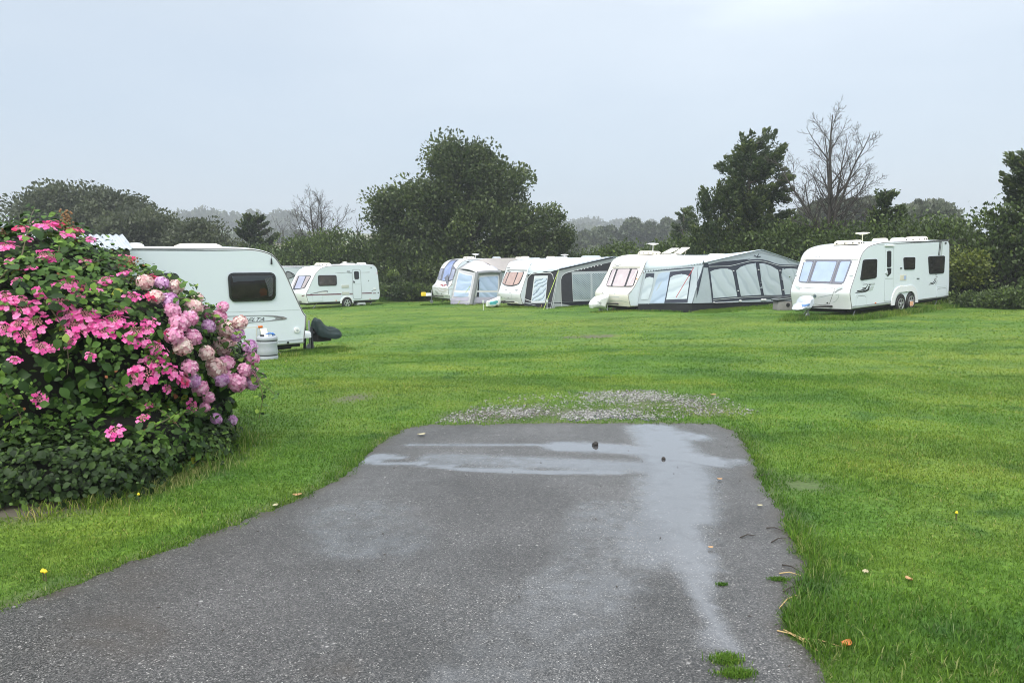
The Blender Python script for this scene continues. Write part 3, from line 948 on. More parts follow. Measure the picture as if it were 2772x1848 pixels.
def wheel(cv, c, r=.31, w=.19, spokes=5, rimmat=alloy):
    mb = MB()
    mb.lathe([(r * .62, -w / 2), (r * .93, -w / 2), (r, -w * .32), (r, w * .32), (r * .93, w / 2), (r * .62, w / 2)], 28, c, axis='Y')
    wl = mb.build('wheel', rubber, cv.root, auto=40)
    mr = MB()
    fy = c[1] - w / 2 - .004
    mr.lathe([(r * .66, .01), (r * .66, -.012), (r * .58, -.012), (r * .56, .03)], 28, (c[0], fy, c[2]), axis='Y')
    for k in range(spokes):
        a = 2 * math.pi * k / spokes + .3
        R_ = Matrix.Rotation(-a, 3, 'Y')
        mr.box((c[0] + math.cos(a) * r * .32, fy + .006, c[2] + math.sin(a) * r * .32), (r * .55, .02, r * .2), rot=R_)
    mr.lathe([(r * .17, .02), (r * .15, -.016), (0, -.02)], 16, (c[0], fy, c[2]), axis='Y')
    mr.build('rim', rimmat, wl, auto=40)
    mk = MB(); mk.lathe([(r * .6, .03), (0, .032)], 24, (c[0], fy, c[2]), axis='Y'); mk.build('brake_drum', chassis, wl)
    return wl
def arch(cv, c, r, mat, name='wheel_arch', y=-HW - .004, z0=None):
    mb = MB()
    pts = [(c[0] + r * math.cos(a), y, c[2] + r * math.sin(a)) for a in np.linspace(math.pi, 0, 16)]
    base = z0 if z0 is not None else c[2] - .02
    mb.add([(c[0] - r, y, base)] + pts + [(c[0] + r, y, base)], [tuple(range(18))])
    return mb.build(name, mat, cv.root)
def roof_z(cv, x, y):
    h = cv.bvh.ray_cast(Vector((x, y, 5)), Vector((0, 0, -1)))[0]
    return h.z if h is not None else 2.6
def roof_box(cv, name, px0, px1, h, mat, yl, wid, catches=0, r=.09, dz=0):
    """low roof fitting between two photo points at its base; yl = place across the roof"""
    a = cv.loc(px0, y=yl + wid / 2); b = cv.loc(px1, y=yl - wid / 2)
    x0 = max(min(a.x, b.x), 1.35); x1 = max(max(a.x, b.x), x0 + .45)
    z = roof_z(cv, (x0 + x1) / 2, yl) - .02 + dz
    mb = MB(); mb.rbox(((x0 + x1) / 2, yl, z + (h + .02) / 2), (x1 - x0, wid, h + .02), r, taper=.86)
    o = mb.build(name, mat, cv.root, auto=50)
    if catches:
        for k in range(catches):
            MB().box((x0 + (x1 - x0) * (k + .6) / (catches + .2), yl - wid / 2 - .003, z + h * .35), (.045, .02, .035)).build('catch', black_plastic, o)
            MB().box((x0 - .001 + .012, yl - wid / 2 + wid * (k + .6) / (catches + .2), z + h * .35), (.02, .045, .035)).build('catch', black_plastic, o)
    return o
def aerial(cv, px_top, px_base, yl, r=.2, mat=white_plain, fins=True):
    b = cv.loc(px_base, y=yl); tp = cv.loc(px_top, y=yl)
    hz = roof_z(cv, b.x, yl)
    o = MB().tube([(b.x, yl, hz - .02), (b.x, yl, tp.z)], .018, 8).build('aerial_mast', mat, cv.root, auto=40)
    mb = MB(); mb.lathe([(0, -.05), (r * .35, -.045), (r * .95, 0), (r, .012), (r * .8, .03), (0, .045)], 24, (b.x, yl, tp.z))
    if fins: mb.tube([(b.x - r * 1.5, yl + .03, tp.z + .0), (b.x, yl, tp.z + .01)], .008, 6)
    mb.build('aerial_disc', mat, o, auto=40)
def hitch(cv, x0=.25, reach=1.15, z=.42, jockey=True, cover=None, cover_label=None):
    mb = MB()
    for s in (-1, 1):
        mb.tube([(x0 + .1, s * .55, z), (x0 - reach * .8, 0, z)], .035, 6)
    mb.tube([(x0 - reach * .7, 0, z + .01), (x0 - reach, 0, z + .03)], .04, 8)
    mb.rbox((x0 - reach + .02, 0, z + .06), (.16, .09, .12), .03)
    h = mb.build('drawbar', chassis, cv.root, auto=40)
    if jockey:
        mj = MB(); mj.tube([(x0 - reach * .55, .1, .12), (x0 - reach * .55, .1, .78)], .024, 8)
        mj.lathe([(.05, -.03), (.10, -.03), (.10, .03), (.05, .03)], 14, (x0 - reach * .55, .1, .10), axis='Y')
        mj.build('jockey_wheel', steel, cv.root, auto=40)
    return h

# ---- twin-axle caravan on the right
ch = caravan('long white twin-axle caravan with grey tinted front windows by the tall hedge', (10.666, 24.949, -.174, .616, -.032, -.014),
    [(.25, .33), (.18, .6), (.12, .82), (.13, .95), (.20, 1.12), (.36, 1.38), (.55, 1.72), (.69, 1.97), (.78, 2.13), (.97, 2.31), (1.28, 2.44), (1.73, 2.52), (2.23, 2.56), (2.9, 2.57)],
    [(4.0, 2.57), (6.9, 2.57), (7.1, 2.545), (7.2, 2.43), (7.235, 2.25), (7.27, 1.6), (7.3, 1.04), (7.31, .36)], .33, white_paint)
fw = ch.patch('front_window', rq(5, (432, 472), (1412, 470), (1222, 968), (300, 932), r=.13), tint_frame, .02, rings=5)
blind = glazed('blue_white_blind_behind_acrylic', (.30, .38, .62), (.20, .25, .48), slats=19)
ch.patch('pane', rq(5, (440, 520), (606, 522), (478, 925), (335, 905), r=.12), blind, .028, parent=fw, rings=4)
ch.patch('pane', rq(5, (690, 515), (1088, 518), (952, 920), (562, 905), r=.06), blind, .028, parent=fw, rings=5)
ch.patch('pane', rq(5, (1170, 520), (1362, 512), (1215, 925), (1042, 920), r=.12), blind, .028, parent=fw, rings=4)
ch.stroke('mullion', [pl(5, (650, 495), (500, 940)), pl(5, (1125, 495), (965, 950))], .05, M('mullion_grey', (.22, .22, .25), .35), .031, parent=fw)
ch.stroke('front_ledge', [pl(5, (330, 455), (600, 456), (900, 458), (1250, 458), (1545, 457))], .05, M('ledge_cream', (.62, .60, .54), .5), .018)
ch.text('lettering', 'SWIFT', pl(5, (782, 388), (1085, 382), (1080, 415), (772, 420)), M('silver_letters', (.45, .46, .46), .4), .004, shear=.35)
ch.face('front_stripe', [pl(5, (628, 400), (680, 400), (690, 412), (630, 410)), pl(5, (706, 400), (740, 400), (752, 413), (715, 412)), pl(5, (1105, 398), (1145, 396), (1135, 408), (1095, 410)), pl(5, (1178, 397), (1242, 396), (1230, 408), (1165, 408))], decal_black, .004)
ch.stroke('front_stripe', [pl(5, (505, 404), (605, 403)), pl(5, (1250, 402), (1370, 402))], .03, decal_pale)
ch.stroke('locker_gap', [pl(5, (300, 1010), (345, 1045), (390, 1030), (600, 1045), (850, 1052), (1010, 1043), (1055, 1068), (1020, 1120), (975, 1250), (935, 1368), (800, 1385), (620, 1365), (545, 1385))], .014, groove_mat)
ch.stroke('bumper_gap', [pl(5, (700, 1235), (900, 1190), (1020, 1165)), pl(5, (1060, 1178), (1135, 1168)), pl(5, (1130, 1180), (1110, 1250), (1060, 1310), (1000, 1335))], .02, decal_pale)
for q in (((1060, 1075), (1100, 1040), (1225, 1005), (1200, 1040), (1090, 1085)), ((240, 990), (300, 1005), (345, 1050), (330, 1090), (255, 1040))):
    ch.face('grab_recess', [pl(5, *q)], decal_pale, .005)
ch.stroke('grab_handle', [pl(5, (1045, 1130), (1120, 1085), (1200, 1052))], .04, decal_grey, .012)
bd = ch.patch('badge', [S(5, 640 + 38 * math.cos(a), 1198 + 40 * math.sin(a)) for a in np.linspace(0, 6.28, 20)[:-1]], M('badge_silver', (.55, .58, .62), .3, metal=.4), .012)
ch.face('badge_mark', [pl(5, (612, 1190), (650, 1178), (672, 1195), (650, 1205), (670, 1218), (628, 1228), (645, 1208))], M('badge_blue', (.12, .17, .26), .3), .016, parent=bd)
for q in ((255, 782), (1378, 795)):
    ch.patch('marker_light', [S(5, q[0] + 36 * math.cos(a), q[1] + 15 * math.sin(a)) for a in np.linspace(0, 6.28, 14)[:-1]], seam_grey, .03)
sw = M('grey_side_window_frame', (.03, .03, .034), .25)
window(ch, rq(5, (1612, 468), (1895, 456), (1882, 838), (1552, 890), r=.12), sw, dark_glass)
window(ch, rq(6, (748, 475), (975, 470), (968, 705), (762, 716), r=.14), sw, dark_glass)
window(ch, rq(6, (1225, 455), (1548, 442), (1530, 778), (1245, 798), r=.1), sw, dark_glass)
dr = ch.patch('door', rq(6, (400, 285), (556, 283), (545, 1300), (378, 1325), r=.16), side_paint, .012)
dloop = rq(6, (400, 285), (556, 283), (545, 1300), (378, 1325), r=.16)
ch.stroke('door_seal', [dloop + dloop[:1]], .016, decal_pale, .014, parent=dr)
ch.stroke('door_seal', [pl(6, (385, 888), (545, 880))], .02, decal_pale, .016, parent=dr)
ch.patch('door_window', rq(6, (430, 350), (510, 350), (508, 660), (428, 668), r=.3), black_plastic, .024, parent=dr)
ch.face('lock_plate', [pl(6, (430, 682), (510, 680), (508, 780), (440, 850), (428, 820))], black_plastic, .018, parent=dr)
ch.patch('handle', pl(6, (430, 735), (395, 780), (420, 815), (440, 800)), seam_grey, .04, parent=dr)
ch.patch('door_lamp', rq(6, (388, 235), (565, 235), (560, 262), (388, 262), r=.3), white_plain, .05)
for za, q in ((6, ((690, 815), (808, 812), (806, 912), (684, 918))), (6, ((690, 1022), (806, 1020), (802, 1105), (688, 1112)))):
    v = ch.patch('fridge_vent', rq(za, *q, r=.06), M('vent_cream', (.66, .62, .5), .5), .012)
    q2 = [((a * .5 + q[1][0] * .5) if i in (0, 3) else a, b) for i, (a, b) in enumerate(q)]
    ch.patch('grille', shrink(rq(za, q2[0], q[1], q[2], q2[3], r=.05), .75), M('vent_blue_grey', (.38, .47, .66), .4), .016, parent=v)
for q in (((1470, 1170), (1688, 1165), (1680, 1390), (1465, 1405)),):
    hl = ch.patch('locker_hatch', rq(5, *q, r=.08), side_paint, .012)
    lp = rq(5, *q, r=.08); ch.stroke('hatch_seal', [lp + lp[:1]], .014, decal_pale, .014, parent=hl)
    ch.stroke('hatch_seal', [pl(5, (1495, 1240), (1505, 1205), (1640, 1195), (1662, 1225))], .016, decal_grey, .015, parent=hl)
q = ((1392, 1042), (1580, 1030), (1578, 1225), (1385, 1240))
hl = ch.patch('locker_hatch', rq(6, *q, r=.08), side_paint, .012); lp = rq(6, *q, r=.08)
ch.stroke('hatch_seal', [lp + lp[:1]], .014, decal_pale, .014, parent=hl)
ch.stroke('hatch_seal', [pl(6, (1402, 1105), (1412, 1078), (1558, 1062), (1570, 1085))], .016, decal_grey, .015, parent=hl)
ch.text('lettering', 'Challenger', pl(5, (1608, 942), (1858, 932), (1856, 968), (1606, 980)), decal_grey, .004, small_caps=True)
ch.face('side_graphic', [pl(5, (1845, 968), (1770, 972), (1760, 985), (1840, 984)), pl(5, (1838, 1000), (1810, 1080), (1770, 1100), (1715, 1100), (1745, 1070), (1765, 1030), (1780, 1005))], decal_pale, .004)
ch.face('side_graphic', [pl(5, (1695, 980), (1712, 978), (1705, 998), (1682, 1000)), pl(5, (1735, 975), (1770, 972), (1760, 992), (1725, 994)), pl(5, (1675, 1014), (1700, 1012), (1690, 1032), (1668, 1034)), pl(5, (1722, 1012), (1758, 1008), (1750, 1032), (1712, 1032))], decal_black, .005)
ch.stroke('side_graphic', [pl(5, (1600, 1047), (1640, 1045), (1672, 1038)), pl(5, (1678, 1042), (1640, 1070), (1560, 1092), (1490, 1105))], .035, decal_black, .005)
ch.stroke('side_graphic', [pl(5, (1738, 1036), (1715, 1072), (1680, 1096), (1600, 1115), (1520, 1128), (1460, 1138))], (.09, .02), decal_black, .006)
ch.stroke('side_graphic', [pl(6, (1355, 905), (1338, 945), (1310, 962), (1268, 965)), pl(6, (1380, 910), (1362, 955), (1330, 980), (1240, 998))], (.04, .02), decal_black, .005)
ch.stroke('side_graphic', [pl(6, (1405, 915), (1392, 960), (1365, 990))], .05, decal_pale, .004)
ch.face('side_graphic', [pl(6, (1360, 798), (1400, 796), (1398, 812), (1360, 812)), pl(6, (1352, 880), (1392, 878), (1388, 892), (1350, 894)), pl(6, (1372, 842), (1412, 838), (1408, 852), (1375, 854))], decal_grey, .005)
ch.face('side_graphic', [pl(6, (1450, 168), (1468, 168), (1434, 440), (1420, 440)), pl(6, (1474, 168), (1488, 168), (1452, 440), (1442, 440))], decal_black, .004)
ch.face('side_graphic', [pl(6, (1492, 168), (1526, 168), (1492, 440), (1466, 440))], decal_pale, .004)
for q, m_ in (((1548, 185, 1578, 215), decal_black), ((690, 672, 720, 695), decal_black), ((1008, 874, 1055, 890), decal_black), ((200, 1346, 222, 1364), orange_lens), ((985, 1268, 1000, 1285), decal_black)):
    ch.patch('side_fitting', rq(6, (q[0], q[1]), (q[2], q[1]), (q[2], q[3]), (q[0], q[3]), r=.2), m_, .02)
ch.patch('front_catch', rq(5, (882, 1328), (910, 1328), (910, 1350), (882, 1350), r=.2), decal_black, .02)
ch.stroke('skirt_trim', [pl(5, (1395, 1418), (1700, 1382), (2240, 1318))], .025, decal_grey, .012)
ch.stroke('skirt_trim', [pl(6, (990, 1300), (1380, 1250), (1600, 1215))], .045, decal_grey, .012)
for px_ in ((655, 1368), (852, 1322)):
    c_ = ch.loc(S(6, *px_), y=-1.06)
    arch(ch, (c_.x, -1.1, c_.z), .37, chassis, y=-HW - .006, z0=.30)
    wheel(ch, (c_.x, -1.06, c_.z), .315)
mb = MB()
c0 = ch.loc(S(6, 655, 1368), y=-1.1); c1 = ch.loc(S(6, 852, 1322), y=-1.1)
def arch_trim(cs, r0, r1, zb):
    mb = MB(); n_ = 14
    def run(r):
        if len(cs) == 1:
            return [(cs[0][0] + r * math.cos(a), cs[0][1] + r * math.sin(a)) for a in np.linspace(math.pi, 0, 2 * n_)]
        P = [(cs[0][0] + r * math.cos(a), cs[0][1] + r * math.sin(a)) for a in np.linspace(math.pi, math.pi / 2, n_)]
        return P + [(cs[1][0] + r * math.cos(a), cs[1][1] + r * math.sin(a)) for a in np.linspace(math.pi / 2, 0, n_)]
    A = run(r0); B = run(r1)
    A = [(A[0][0], zb)] + A + [(A[-1][0], zb)]; B = [(B[0][0], zb)] + B + [(B[-1][0], zb)]
    rows = [[(p[0], -HW - .002, p[1]) for p in B], [(p[0], -HW - .035, p[1] - .01) for p in B], [(p[0], -HW - .04, p[1]) for p in A], [(p[0], -HW - .002, p[1]) for p in A]]
    mb.grid(rows)
    return mb
arch_trim([(c0.x, .36), (c1.x, .36)], .38, .60, .30).build('wheel_arch_trim', white_paint, ch.root, auto=40)
mk = MB(); mk.rbox((c1.x + .03, -HW - .07, .28), (.22, .03, .16), .03); mk.build('wheel_lock', M('peach_lock', (.75, .42, .25), .5), ch.root)
roof_box(ch, 'roof_light', S(5, 965, 165), S(5, 1660, 150), .13, roof_plastic, -.2, .95, 3)
roof_box(ch, 'roof_vent', S(6, 115, 165), S(6, 465, 160), .11, roof_plastic, .1, .5)
roof_box(ch, 'roof_vent', S(6, 465, 158), S(6, 735, 152), .11, white_plain, .1, .5)
roof_box(ch, 'roof_light', S(6, 740, 155), S(6, 1255, 140), .15, roof_plastic, .1, .8, 3)
z_ = 600 + 140 / 4.2
aerial(ch, (2080 + 1100 / 4.2, 600 + 133 / 4.2), (2080 + 1068 / 4.2, 600 + 215 / 4.2), 0.0, .26, M('aerial_yellowed', (.78, .76, .56), .4), fins=False)
hitch(ch)

# ---- caravan with the large grey awning
c4 = caravan('cream-white caravan with pinkish front windows, attached to the big grey arched-window awning', (4.337, 32.029, -.448, .593, .022, .015),
    [(.24, .33), (.13, .62), (.11, .85), (.2, 1.0), (.40, 1.2), (.60, 1.5), (.80, 1.8), (.93, 2.05), (1.05, 2.28), (1.28, 2.46), (1.64, 2.58), (2.06, 2.63), (3.0, 2.65)],
    [(4.5, 2.65), (7.0, 2.65), (7.2, 2.62), (7.32, 2.5), (7.36, 2.3), (7.4, 1.4), (7.4, .36)], .33, cream_paint)
fw = c4.patch('front_window', rq(3, (540, 470), (1135, 462), (1010, 868), (402, 862), r=.14), black_plastic, .02, rings=5)
pinkb = glazed('pink_blind_behind_acrylic', (.58, .50, .50), (.46, .39, .41))
for q in (((565, 485), (640, 482), (515, 850), (422, 842)), ((682, 480), (945, 474), (812, 856), (550, 852)), ((990, 476), (1118, 482), (1000, 845), (855, 850))):
    c4.patch('pane', rq(3, *q, r=.1), pinkb, .028, parent=fw, rings=4)
c4.stroke('curtain_edge', [pl(3, (625, 520), (575, 640), (500, 830)), pl(3, (1090, 520), (1020, 640), (920, 800))], .03, white_plain, .031, parent=fw)
c4.stroke('front_ledge', [pl(3, (555, 435), (850, 432), (1155, 436))], .06, M('ledge_grey_cream', (.46, .45, .39), .5), .016)
c4.stroke('script_mark', [pl(3, (598, 380), (640, 400), (690, 402)), pl(3, (650, 396), (700, 388), (750, 390))], .035, decal_grey, .004)
c4.stroke('locker_gap', [pl(3, (430, 905), (600, 935), (830, 930)), pl(3, (420, 1200), (560, 1160), (760, 1170), (900, 1210)), pl(3, (475, 1085), (700, 1085))], .02, decal_pale)
c4.stroke('grab_handle', [pl(3, (888, 1045), (905, 1005), (965, 970))], .025, decal_grey, .01)
c4.stroke('grab_handle', [pl(3, (330, 940), (325, 990), (360, 1020))], .025, decal_grey, .01)
c4.face('bumper_recess', [pl(3, (870, 1190), (910, 1155), (965, 1165), (950, 1190))], decal_grey, .005)
c4.patch('badge', [S(3, 604 + 11 * math.cos(a), 1005 + 18 * math.sin(a)) for a in np.linspace(0, 6.28, 12)[:-1]], decal_pale, .01)
for q in ((1090, 690), (405, 690)):
    c4.patch('marker_light', [S(3, q[0] + 12 * math.cos(a), q[1] + 16 * math.sin(a)) for a in np.linspace(0, 6.28, 12)[:-1]], orange_lens if q[0] > 1000 else seam_grey, .025)
roof_box(c4, 'roof_light', S(3, 1080, 190), S(3, 1650, 160), .14, roof_plastic, -.3, .9, 3)
o1 = roof_box(c4, 'roof_vent', S(3, 1650, 140), S(3, 1900, 130), .05, white_plain, .1, .55)
a_ = c4.loc(S(3, 1700, 130), y=.1); b_ = c4.loc(S(3, 2180, 120), y=.1)
for k, (x0, x1) in enumerate(((a_.x, (a_.x * .5 + b_.x * .5)), ((a_.x * .5 + b_.x * .5), b_.x))):
    ml = MB(); R_ = Matrix.Rotation(math.radians(-22 - 6 * k), 3, 'Y')
    ml.box(((x0 + x1) / 2, .1, 2.88 + .03 * k), ((x1 - x0) * .95, .5, .035), rot=R_)
    ml.tube([((x0 + x1) / 2, -.1, 2.66), ((x0 + x1) / 2 + .1, -.1, 2.9)], .012, 6)
    ml.build('open_roof_vent', M('vent_lid', (.66, .64, .58), .4) if k == 0 else roof_plastic, c4.root)
roof_box(c4, 'roof_light', S(4, 510, 165), S(4, 985, 150), .15, roof_plastic, -.1, .7, 3)
aerial(c4, (1560 + 765 / 3.675, 640 + 75 / 3.675), (1560 + 760 / 3.675, 640 + 175 / 3.675), .1, .27)
hitch(c4)

# ---- caravan with the dark awning
c3 = caravan('white caravan with dusky pink blinds in its front window, joined to the charcoal awning', (-.259, 37.669, -.649, .550, -.012, .003),
    [(.26, .32), (.15, .6), (.11, .84), (.17, .98), (.30, 1.32), (.44, 1.66), (.58, 2.0), (.65, 2.2), (.74, 2.36), (.88, 2.48), (1.08, 2.55), (1.4, 2.6), (2.4, 2.63)],
    [(4.0, 2.64), (6.2, 2.64), (6.4, 2.6), (6.52, 2.48), (6.55, 2.2), (6.6, 1.3), (6.6, .36)], .33, white_paint)
fwl = pl(2, (232, 415), (300, 418), (380, 420), (470, 418), (582, 410), (560, 480), (530, 560), (480, 655), (420, 680), (340, 698), (260, 695), (200, 680), (145, 640), (165, 570), (195, 500))
fw = c3.patch('front_window', fwl, black_plastic, .02, rings=5)
pink2 = glazed('dusky_pink_blind_behind_acrylic', (.58, .40, .35), (.48, .33, .30))
c3.patch('pane', pl(2, (245, 425), (285, 425), (240, 540), (195, 658), (152, 632), (180, 560), (212, 490)), pink2, .028, parent=fw)
c3.patch('pane', rq(2, (302, 428), (450, 428), (355, 680), (205, 670), r=.06), pink2, .028, parent=fw)
c3.patch('pane', pl(2, (470, 428), (570, 420), (548, 485), (515, 565), (470, 645), (425, 662), (370, 675), (420, 560)), pink2, .028, parent=fw)
c3.stroke('front_ledge', [pl(2, (207, 375), (420, 378), (645, 382))], .05, M('ledge_dark_grey', (.24, .26, .25), .5), .016)
c3.stroke('script_mark', [pl(2, (240, 322), (270, 335), (305, 330)), pl(2, (255, 332), (300, 322))], .045, decal_grey, .004)
c3.stroke('locker_gap', [pl(2, (100, 935), (300, 948), (470, 935)), pl(2, (335, 800), (325, 945)), pl(2, (110, 900), (200, 925))], .018, decal_pale)
c3.patch('badge', rq(2, (205, 755), (248, 752), (245, 768), (202, 770), r=.3), decal_grey, .008)
c3.stroke('grab_handle', [pl(2, (390, 778), (455, 765)), pl(2, (392, 805), (440, 790))], .03, decal_grey, .008)
c3.stroke('grab_handle', [pl(2, (88, 740), (95, 775))], .03, decal_grey, .008)
c3.patch('front_step', rq(2, (300, 1015), (450, 1012), (470, 1035), (300, 1040), r=.3), cream_paint, .04)
for q in ((132, 915), (263, 922)):
    c3.patch('locker_catch', [S(2, q[0] + 9 * math.cos(a), q[1] + 10 * math.sin(a)) for a in np.linspace(0, 6.28, 9)[:-1]], decal_grey, .012)
roof_box(c3, 'roof_light', S(2, 390, 185), S(2, 620, 175), .05, seam_grey, -.2, .8)
roof_box(c3, 'roof_vent', S(2, 1000, 140), S(2, 1160, 135), .09, roof_plastic, .1, .4)
roof_box(c3, 'roof_vent', S(2, 1060, 140), S(2, 1480, 135), .05, white_plain, -.1, .4)
roof_box(c3, 'roof_light', S(2, 1690, 120), S(2, 2130, 110), .1, seam_grey, .1, .7)
roof_box(c3, 'roof_vent', S(2, 2170, 110), S(2, 2340, 105), .12, white_plain, .1, .5)
aerial(c3, S(2, 1385, 75), S(2, 1385, 120), .1, .22, fins=False)
hitch(c3)
fy = c3.loc(S(2, 20, 1155), z=.1)

# ---- first caravan of the row, tall curved front window
ba = caravan('white caravan with a roof-high middle front window and red badge by the porch awning', (-4.359, 42.196, -.549, .523, .002, .011),
    [(.25, .30), (.14, .55), (.10, .88), (.12, .98), (.30, 1.15), (.46, 1.5), (.58, 1.85), (.68, 2.08), (.80, 2.25), (.96, 2.40), (1.2, 2.52), (1.55, 2.58), (2.5, 2.6)],
    [(4.0, 2.6), (6.6, 2.6), (6.8, 2.56), (6.9, 2.45), (6.95, 2.2), (7.0, 1.3), (7.0, .36)], .33, white_paint)
fwl = pl(1, (312, 458), (420, 456), (470, 380), (545, 290), (620, 230), (800, 232), (720, 300), (660, 380), (630, 462), (735, 468), (700, 600), (660, 740), (640, 770), (560, 795), (440, 800), (330, 778), (240, 748), (265, 620))
def tri_face(cv, name, loop, mat, off, parent=None):
    bm = bmesh.new(); 
    f = bm.faces.new([bm.verts.new((p[0], p[1], 0)) for p in loop])
    bmesh.ops.triangulate(bm, faces=[f])
    for k in np.arange(1160, 1260, 4.0):
        bmesh.ops.bisect_plane(bm, geom=bm.verts[:] + bm.edges[:] + bm.faces[:], plane_co=(k, 0, 0), plane_no=(1, 0, 0))
    for k in np.arange(690, 800, 4.0):
        bmesh.ops.bisect_plane(bm, geom=bm.verts[:] + bm.edges[:] + bm.faces[:], plane_co=(0, k, 0), plane_no=(0, 1, 0))
    bm.verts.ensure_lookup_table(); bm.verts.index_update()
    vs = []
    for v in bm.verts:
        q, nn = cv.hit((v.co.x, v.co.y)); vs.append(q + nn * off)
    mb = MB(); mb.add(vs, [tuple(v.index for v in f.verts) for f in bm.faces])
    bm.free()
    return mb.build(name, mat, parent or cv.root, auto=40)
fw = tri_face(ba, 'front_window', fwl, tint_frame, .016)
blue1 = glazed('sky_blue_blind_behind_acrylic', (.34, .42, .68), (.26, .32, .56))
blue2 = glazed('grey_blue_acrylic', (.42, .44, .56), (.30, .32, .44))
tri_face(ba, 'pane', pl(1, (440, 470), (490, 395), (565, 305), (640, 262), (728, 262), (660, 330), (622, 420), (590, 560), (505, 775), (440, 782), (370, 770)), blue1, .022, fw)
tri_face(ba, 'pane', pl(1, (322, 475), (390, 475), (345, 650), (318, 762), (255, 738)), blue2, .022, fw)
tri_face(ba, 'pane', pl(1, (640, 482), (715, 482), (690, 600), (640, 745), (545, 775), (600, 620)), blue2, .022, fw)
bdg = ba.face('badge', [pl(1, (285, 870), (390, 885), (520, 880), (470, 905), (410, 930), (370, 928), (330, 900))], M('dark_red_badge', (.30, .04, .05), .3), .006)
ba.face('badge_mark', [pl(1, (385, 888), (412, 888), (408, 925), (395, 925))], decal_pale, .009, parent=bdg)
ba.stroke('front_moulding', [pl(1, (160, 910), (240, 930), (300, 980), (380, 1010), (470, 985), (560, 930), (650, 870)), pl(1, (150, 960), (230, 990), (300, 1050), (390, 1070), (470, 1040), (560, 1010), (640, 1000))], .03, M('moulding_beige', (.46, .41, .34), .4), .012)
for q in (((425, 1120), (470, 1070), (560, 1050), (570, 1130)), ((170, 1040), (230, 1060), (268, 1120), (265, 1150), (190, 1100))):
    ba.face('headlamp_recess', [pl(1, *q)], M('recess_green_grey', (.33, .37, .34), .35), .006)
ba.patch('bumper_step', rq(1, (425, 1140), (570, 1140), (570, 1165), (425, 1165), r=.3), white_plain, .03)
ba.patch('socket', [S(1, 347 + 12 * math.cos(a), 1125 + 18 * math.sin(a)) for a in np.linspace(0, 6.28, 10)[:-1]], decal_grey, .015)
for l in (((380, 375), (420, 390), (435, 415)), ((665, 410), (720, 385), (775, 370))):
    ba.stroke('front_stripe', [pl(1, *l)], .03, M('bronze_stripe', (.36, .27, .22), .4), .004)
ba.face('side_fitting', [pl(1, (1000, 275), (1090, 260), (1065, 305), (1040, 305))], black_plastic, .02)
roof_box(ba, 'roof_light', S(1, 890, 205), S(1, 1260, 195), .10, roof_plastic, -.2, .7, 3)
roof_box(ba, 'roof_vent', S(1, 1670, 185), S(1, 1850, 180), .1, seam_grey, 0, .5)
roof_box(ba, 'roof_light', S(2, 385, 130), S(2, 500, 130), .1, roof_plastic, 0, .5, 2)
roof_box(ba, 'roof_vent', S(2, 500, 130), S(2, 670, 128), .14, roof_plastic, 0, .5)
aerial(ba, S(1, 1250, 85), S(1, 1248, 190), -.2, .24, fins=False)
hitch(ba)
mk = MB(); mk.rbox((-.93, 0, .55), (.28, .2, .22), .05); mk.build('hitch_lock', M('yellow_lock', (.75, .55, .03), .4), ba.root, auto=50)
mk = MB(); mk.rbox((-.65, 0, .52), (.35, .3, .16), .05); mk.build('hitch_fairing', white_plain, ba.root, auto=50)

# ---- far left caravan with the maroon stripe
abv = caravan('small white single-axle caravan with a maroon side stripe by the left hedge', (-12.649, 41.597, -.832, .777, .007, .002),
    [(.25, .34), (.16, .6), (.11, .84), (.14, .97), (.30, 1.25), (.50, 1.65), (.68, 1.96), (.79, 2.12), (1.01, 2.3), (1.3, 2.43), (1.87, 2.51), (2.46, 2.54), (3.2, 2.56)],
    [(4.2, 2.57), (4.6, 2.57), (4.76, 2.54), (4.88, 2.43), (4.98, 2.23), (5.06, 1.66), (5.1, 1.2), (5.15, .87), (5.12, .57), (5.02, .41)], .36, white_paint)
window_m = M('browned_acrylic', (.035, .028, .026), .12, noise=(3, .6, (.09, .075, .07)), coat=.3)
fw = abv.patch('front_window', rq(7, (285, 480), (620, 470), (462, 760), (190, 800), r=.12), black_plastic, .02, rings=4)
lil = glazed('lilac_blind_behind_acrylic', (.42, .44, .58), (.34, .35, .48)); lil2 = glazed('mauve_blind_behind_acrylic', (.44, .38, .38), (.36, .31, .32))
for q, m_ in ((((345, 488), (490, 485), (370, 765), (235, 770)), lil), (((512, 488), (602, 485), (455, 745), (385, 762)), lil2), (((290, 490), (322, 490), (225, 720), (195, 720)), lil2)):
    abv.patch('pane', rq(7, *q, r=.08), m_, .028, parent=fw)
abv.stroke('front_ledge', [pl(7, (250, 462), (450, 458), (685, 457))], .03, decal_pale, .016)
abv.face('front_stripe', [pl(7, (325, 408), (365, 406), (360, 418), (320, 420)), pl(7, (390, 404), (410, 404), (405, 412), (388, 414))], decal_grey, .004)
window(abv, rq(7, (758, 462), (1182, 458), (1190, 695), (770, 708), r=.16), black_plastic, window_m)
dl = rq(7, (1535, 332), (1722, 330), (1758, 992), (1562, 1000), r=.2)
dr = abv.patch('door', dl, side_paint, .014)
abv.stroke('door_seal', [dl + dl[:1]], .035, seam_grey, .016, parent=dr)
abv.stroke('door_seal', [pl(7, (1555, 668), (1738, 664))], .02, decal_pale, .018, parent=dr)
wd = abv.patch('door_window', rq(7, (1575, 372), (1685, 370), (1695, 550), (1590, 555), r=.28), black_plastic, .026, parent=dr)
abv.patch('handle', pl(7, (1565, 580), (1600, 615), (1590, 638), (1562, 632)), black_plastic, .03, parent=dr)
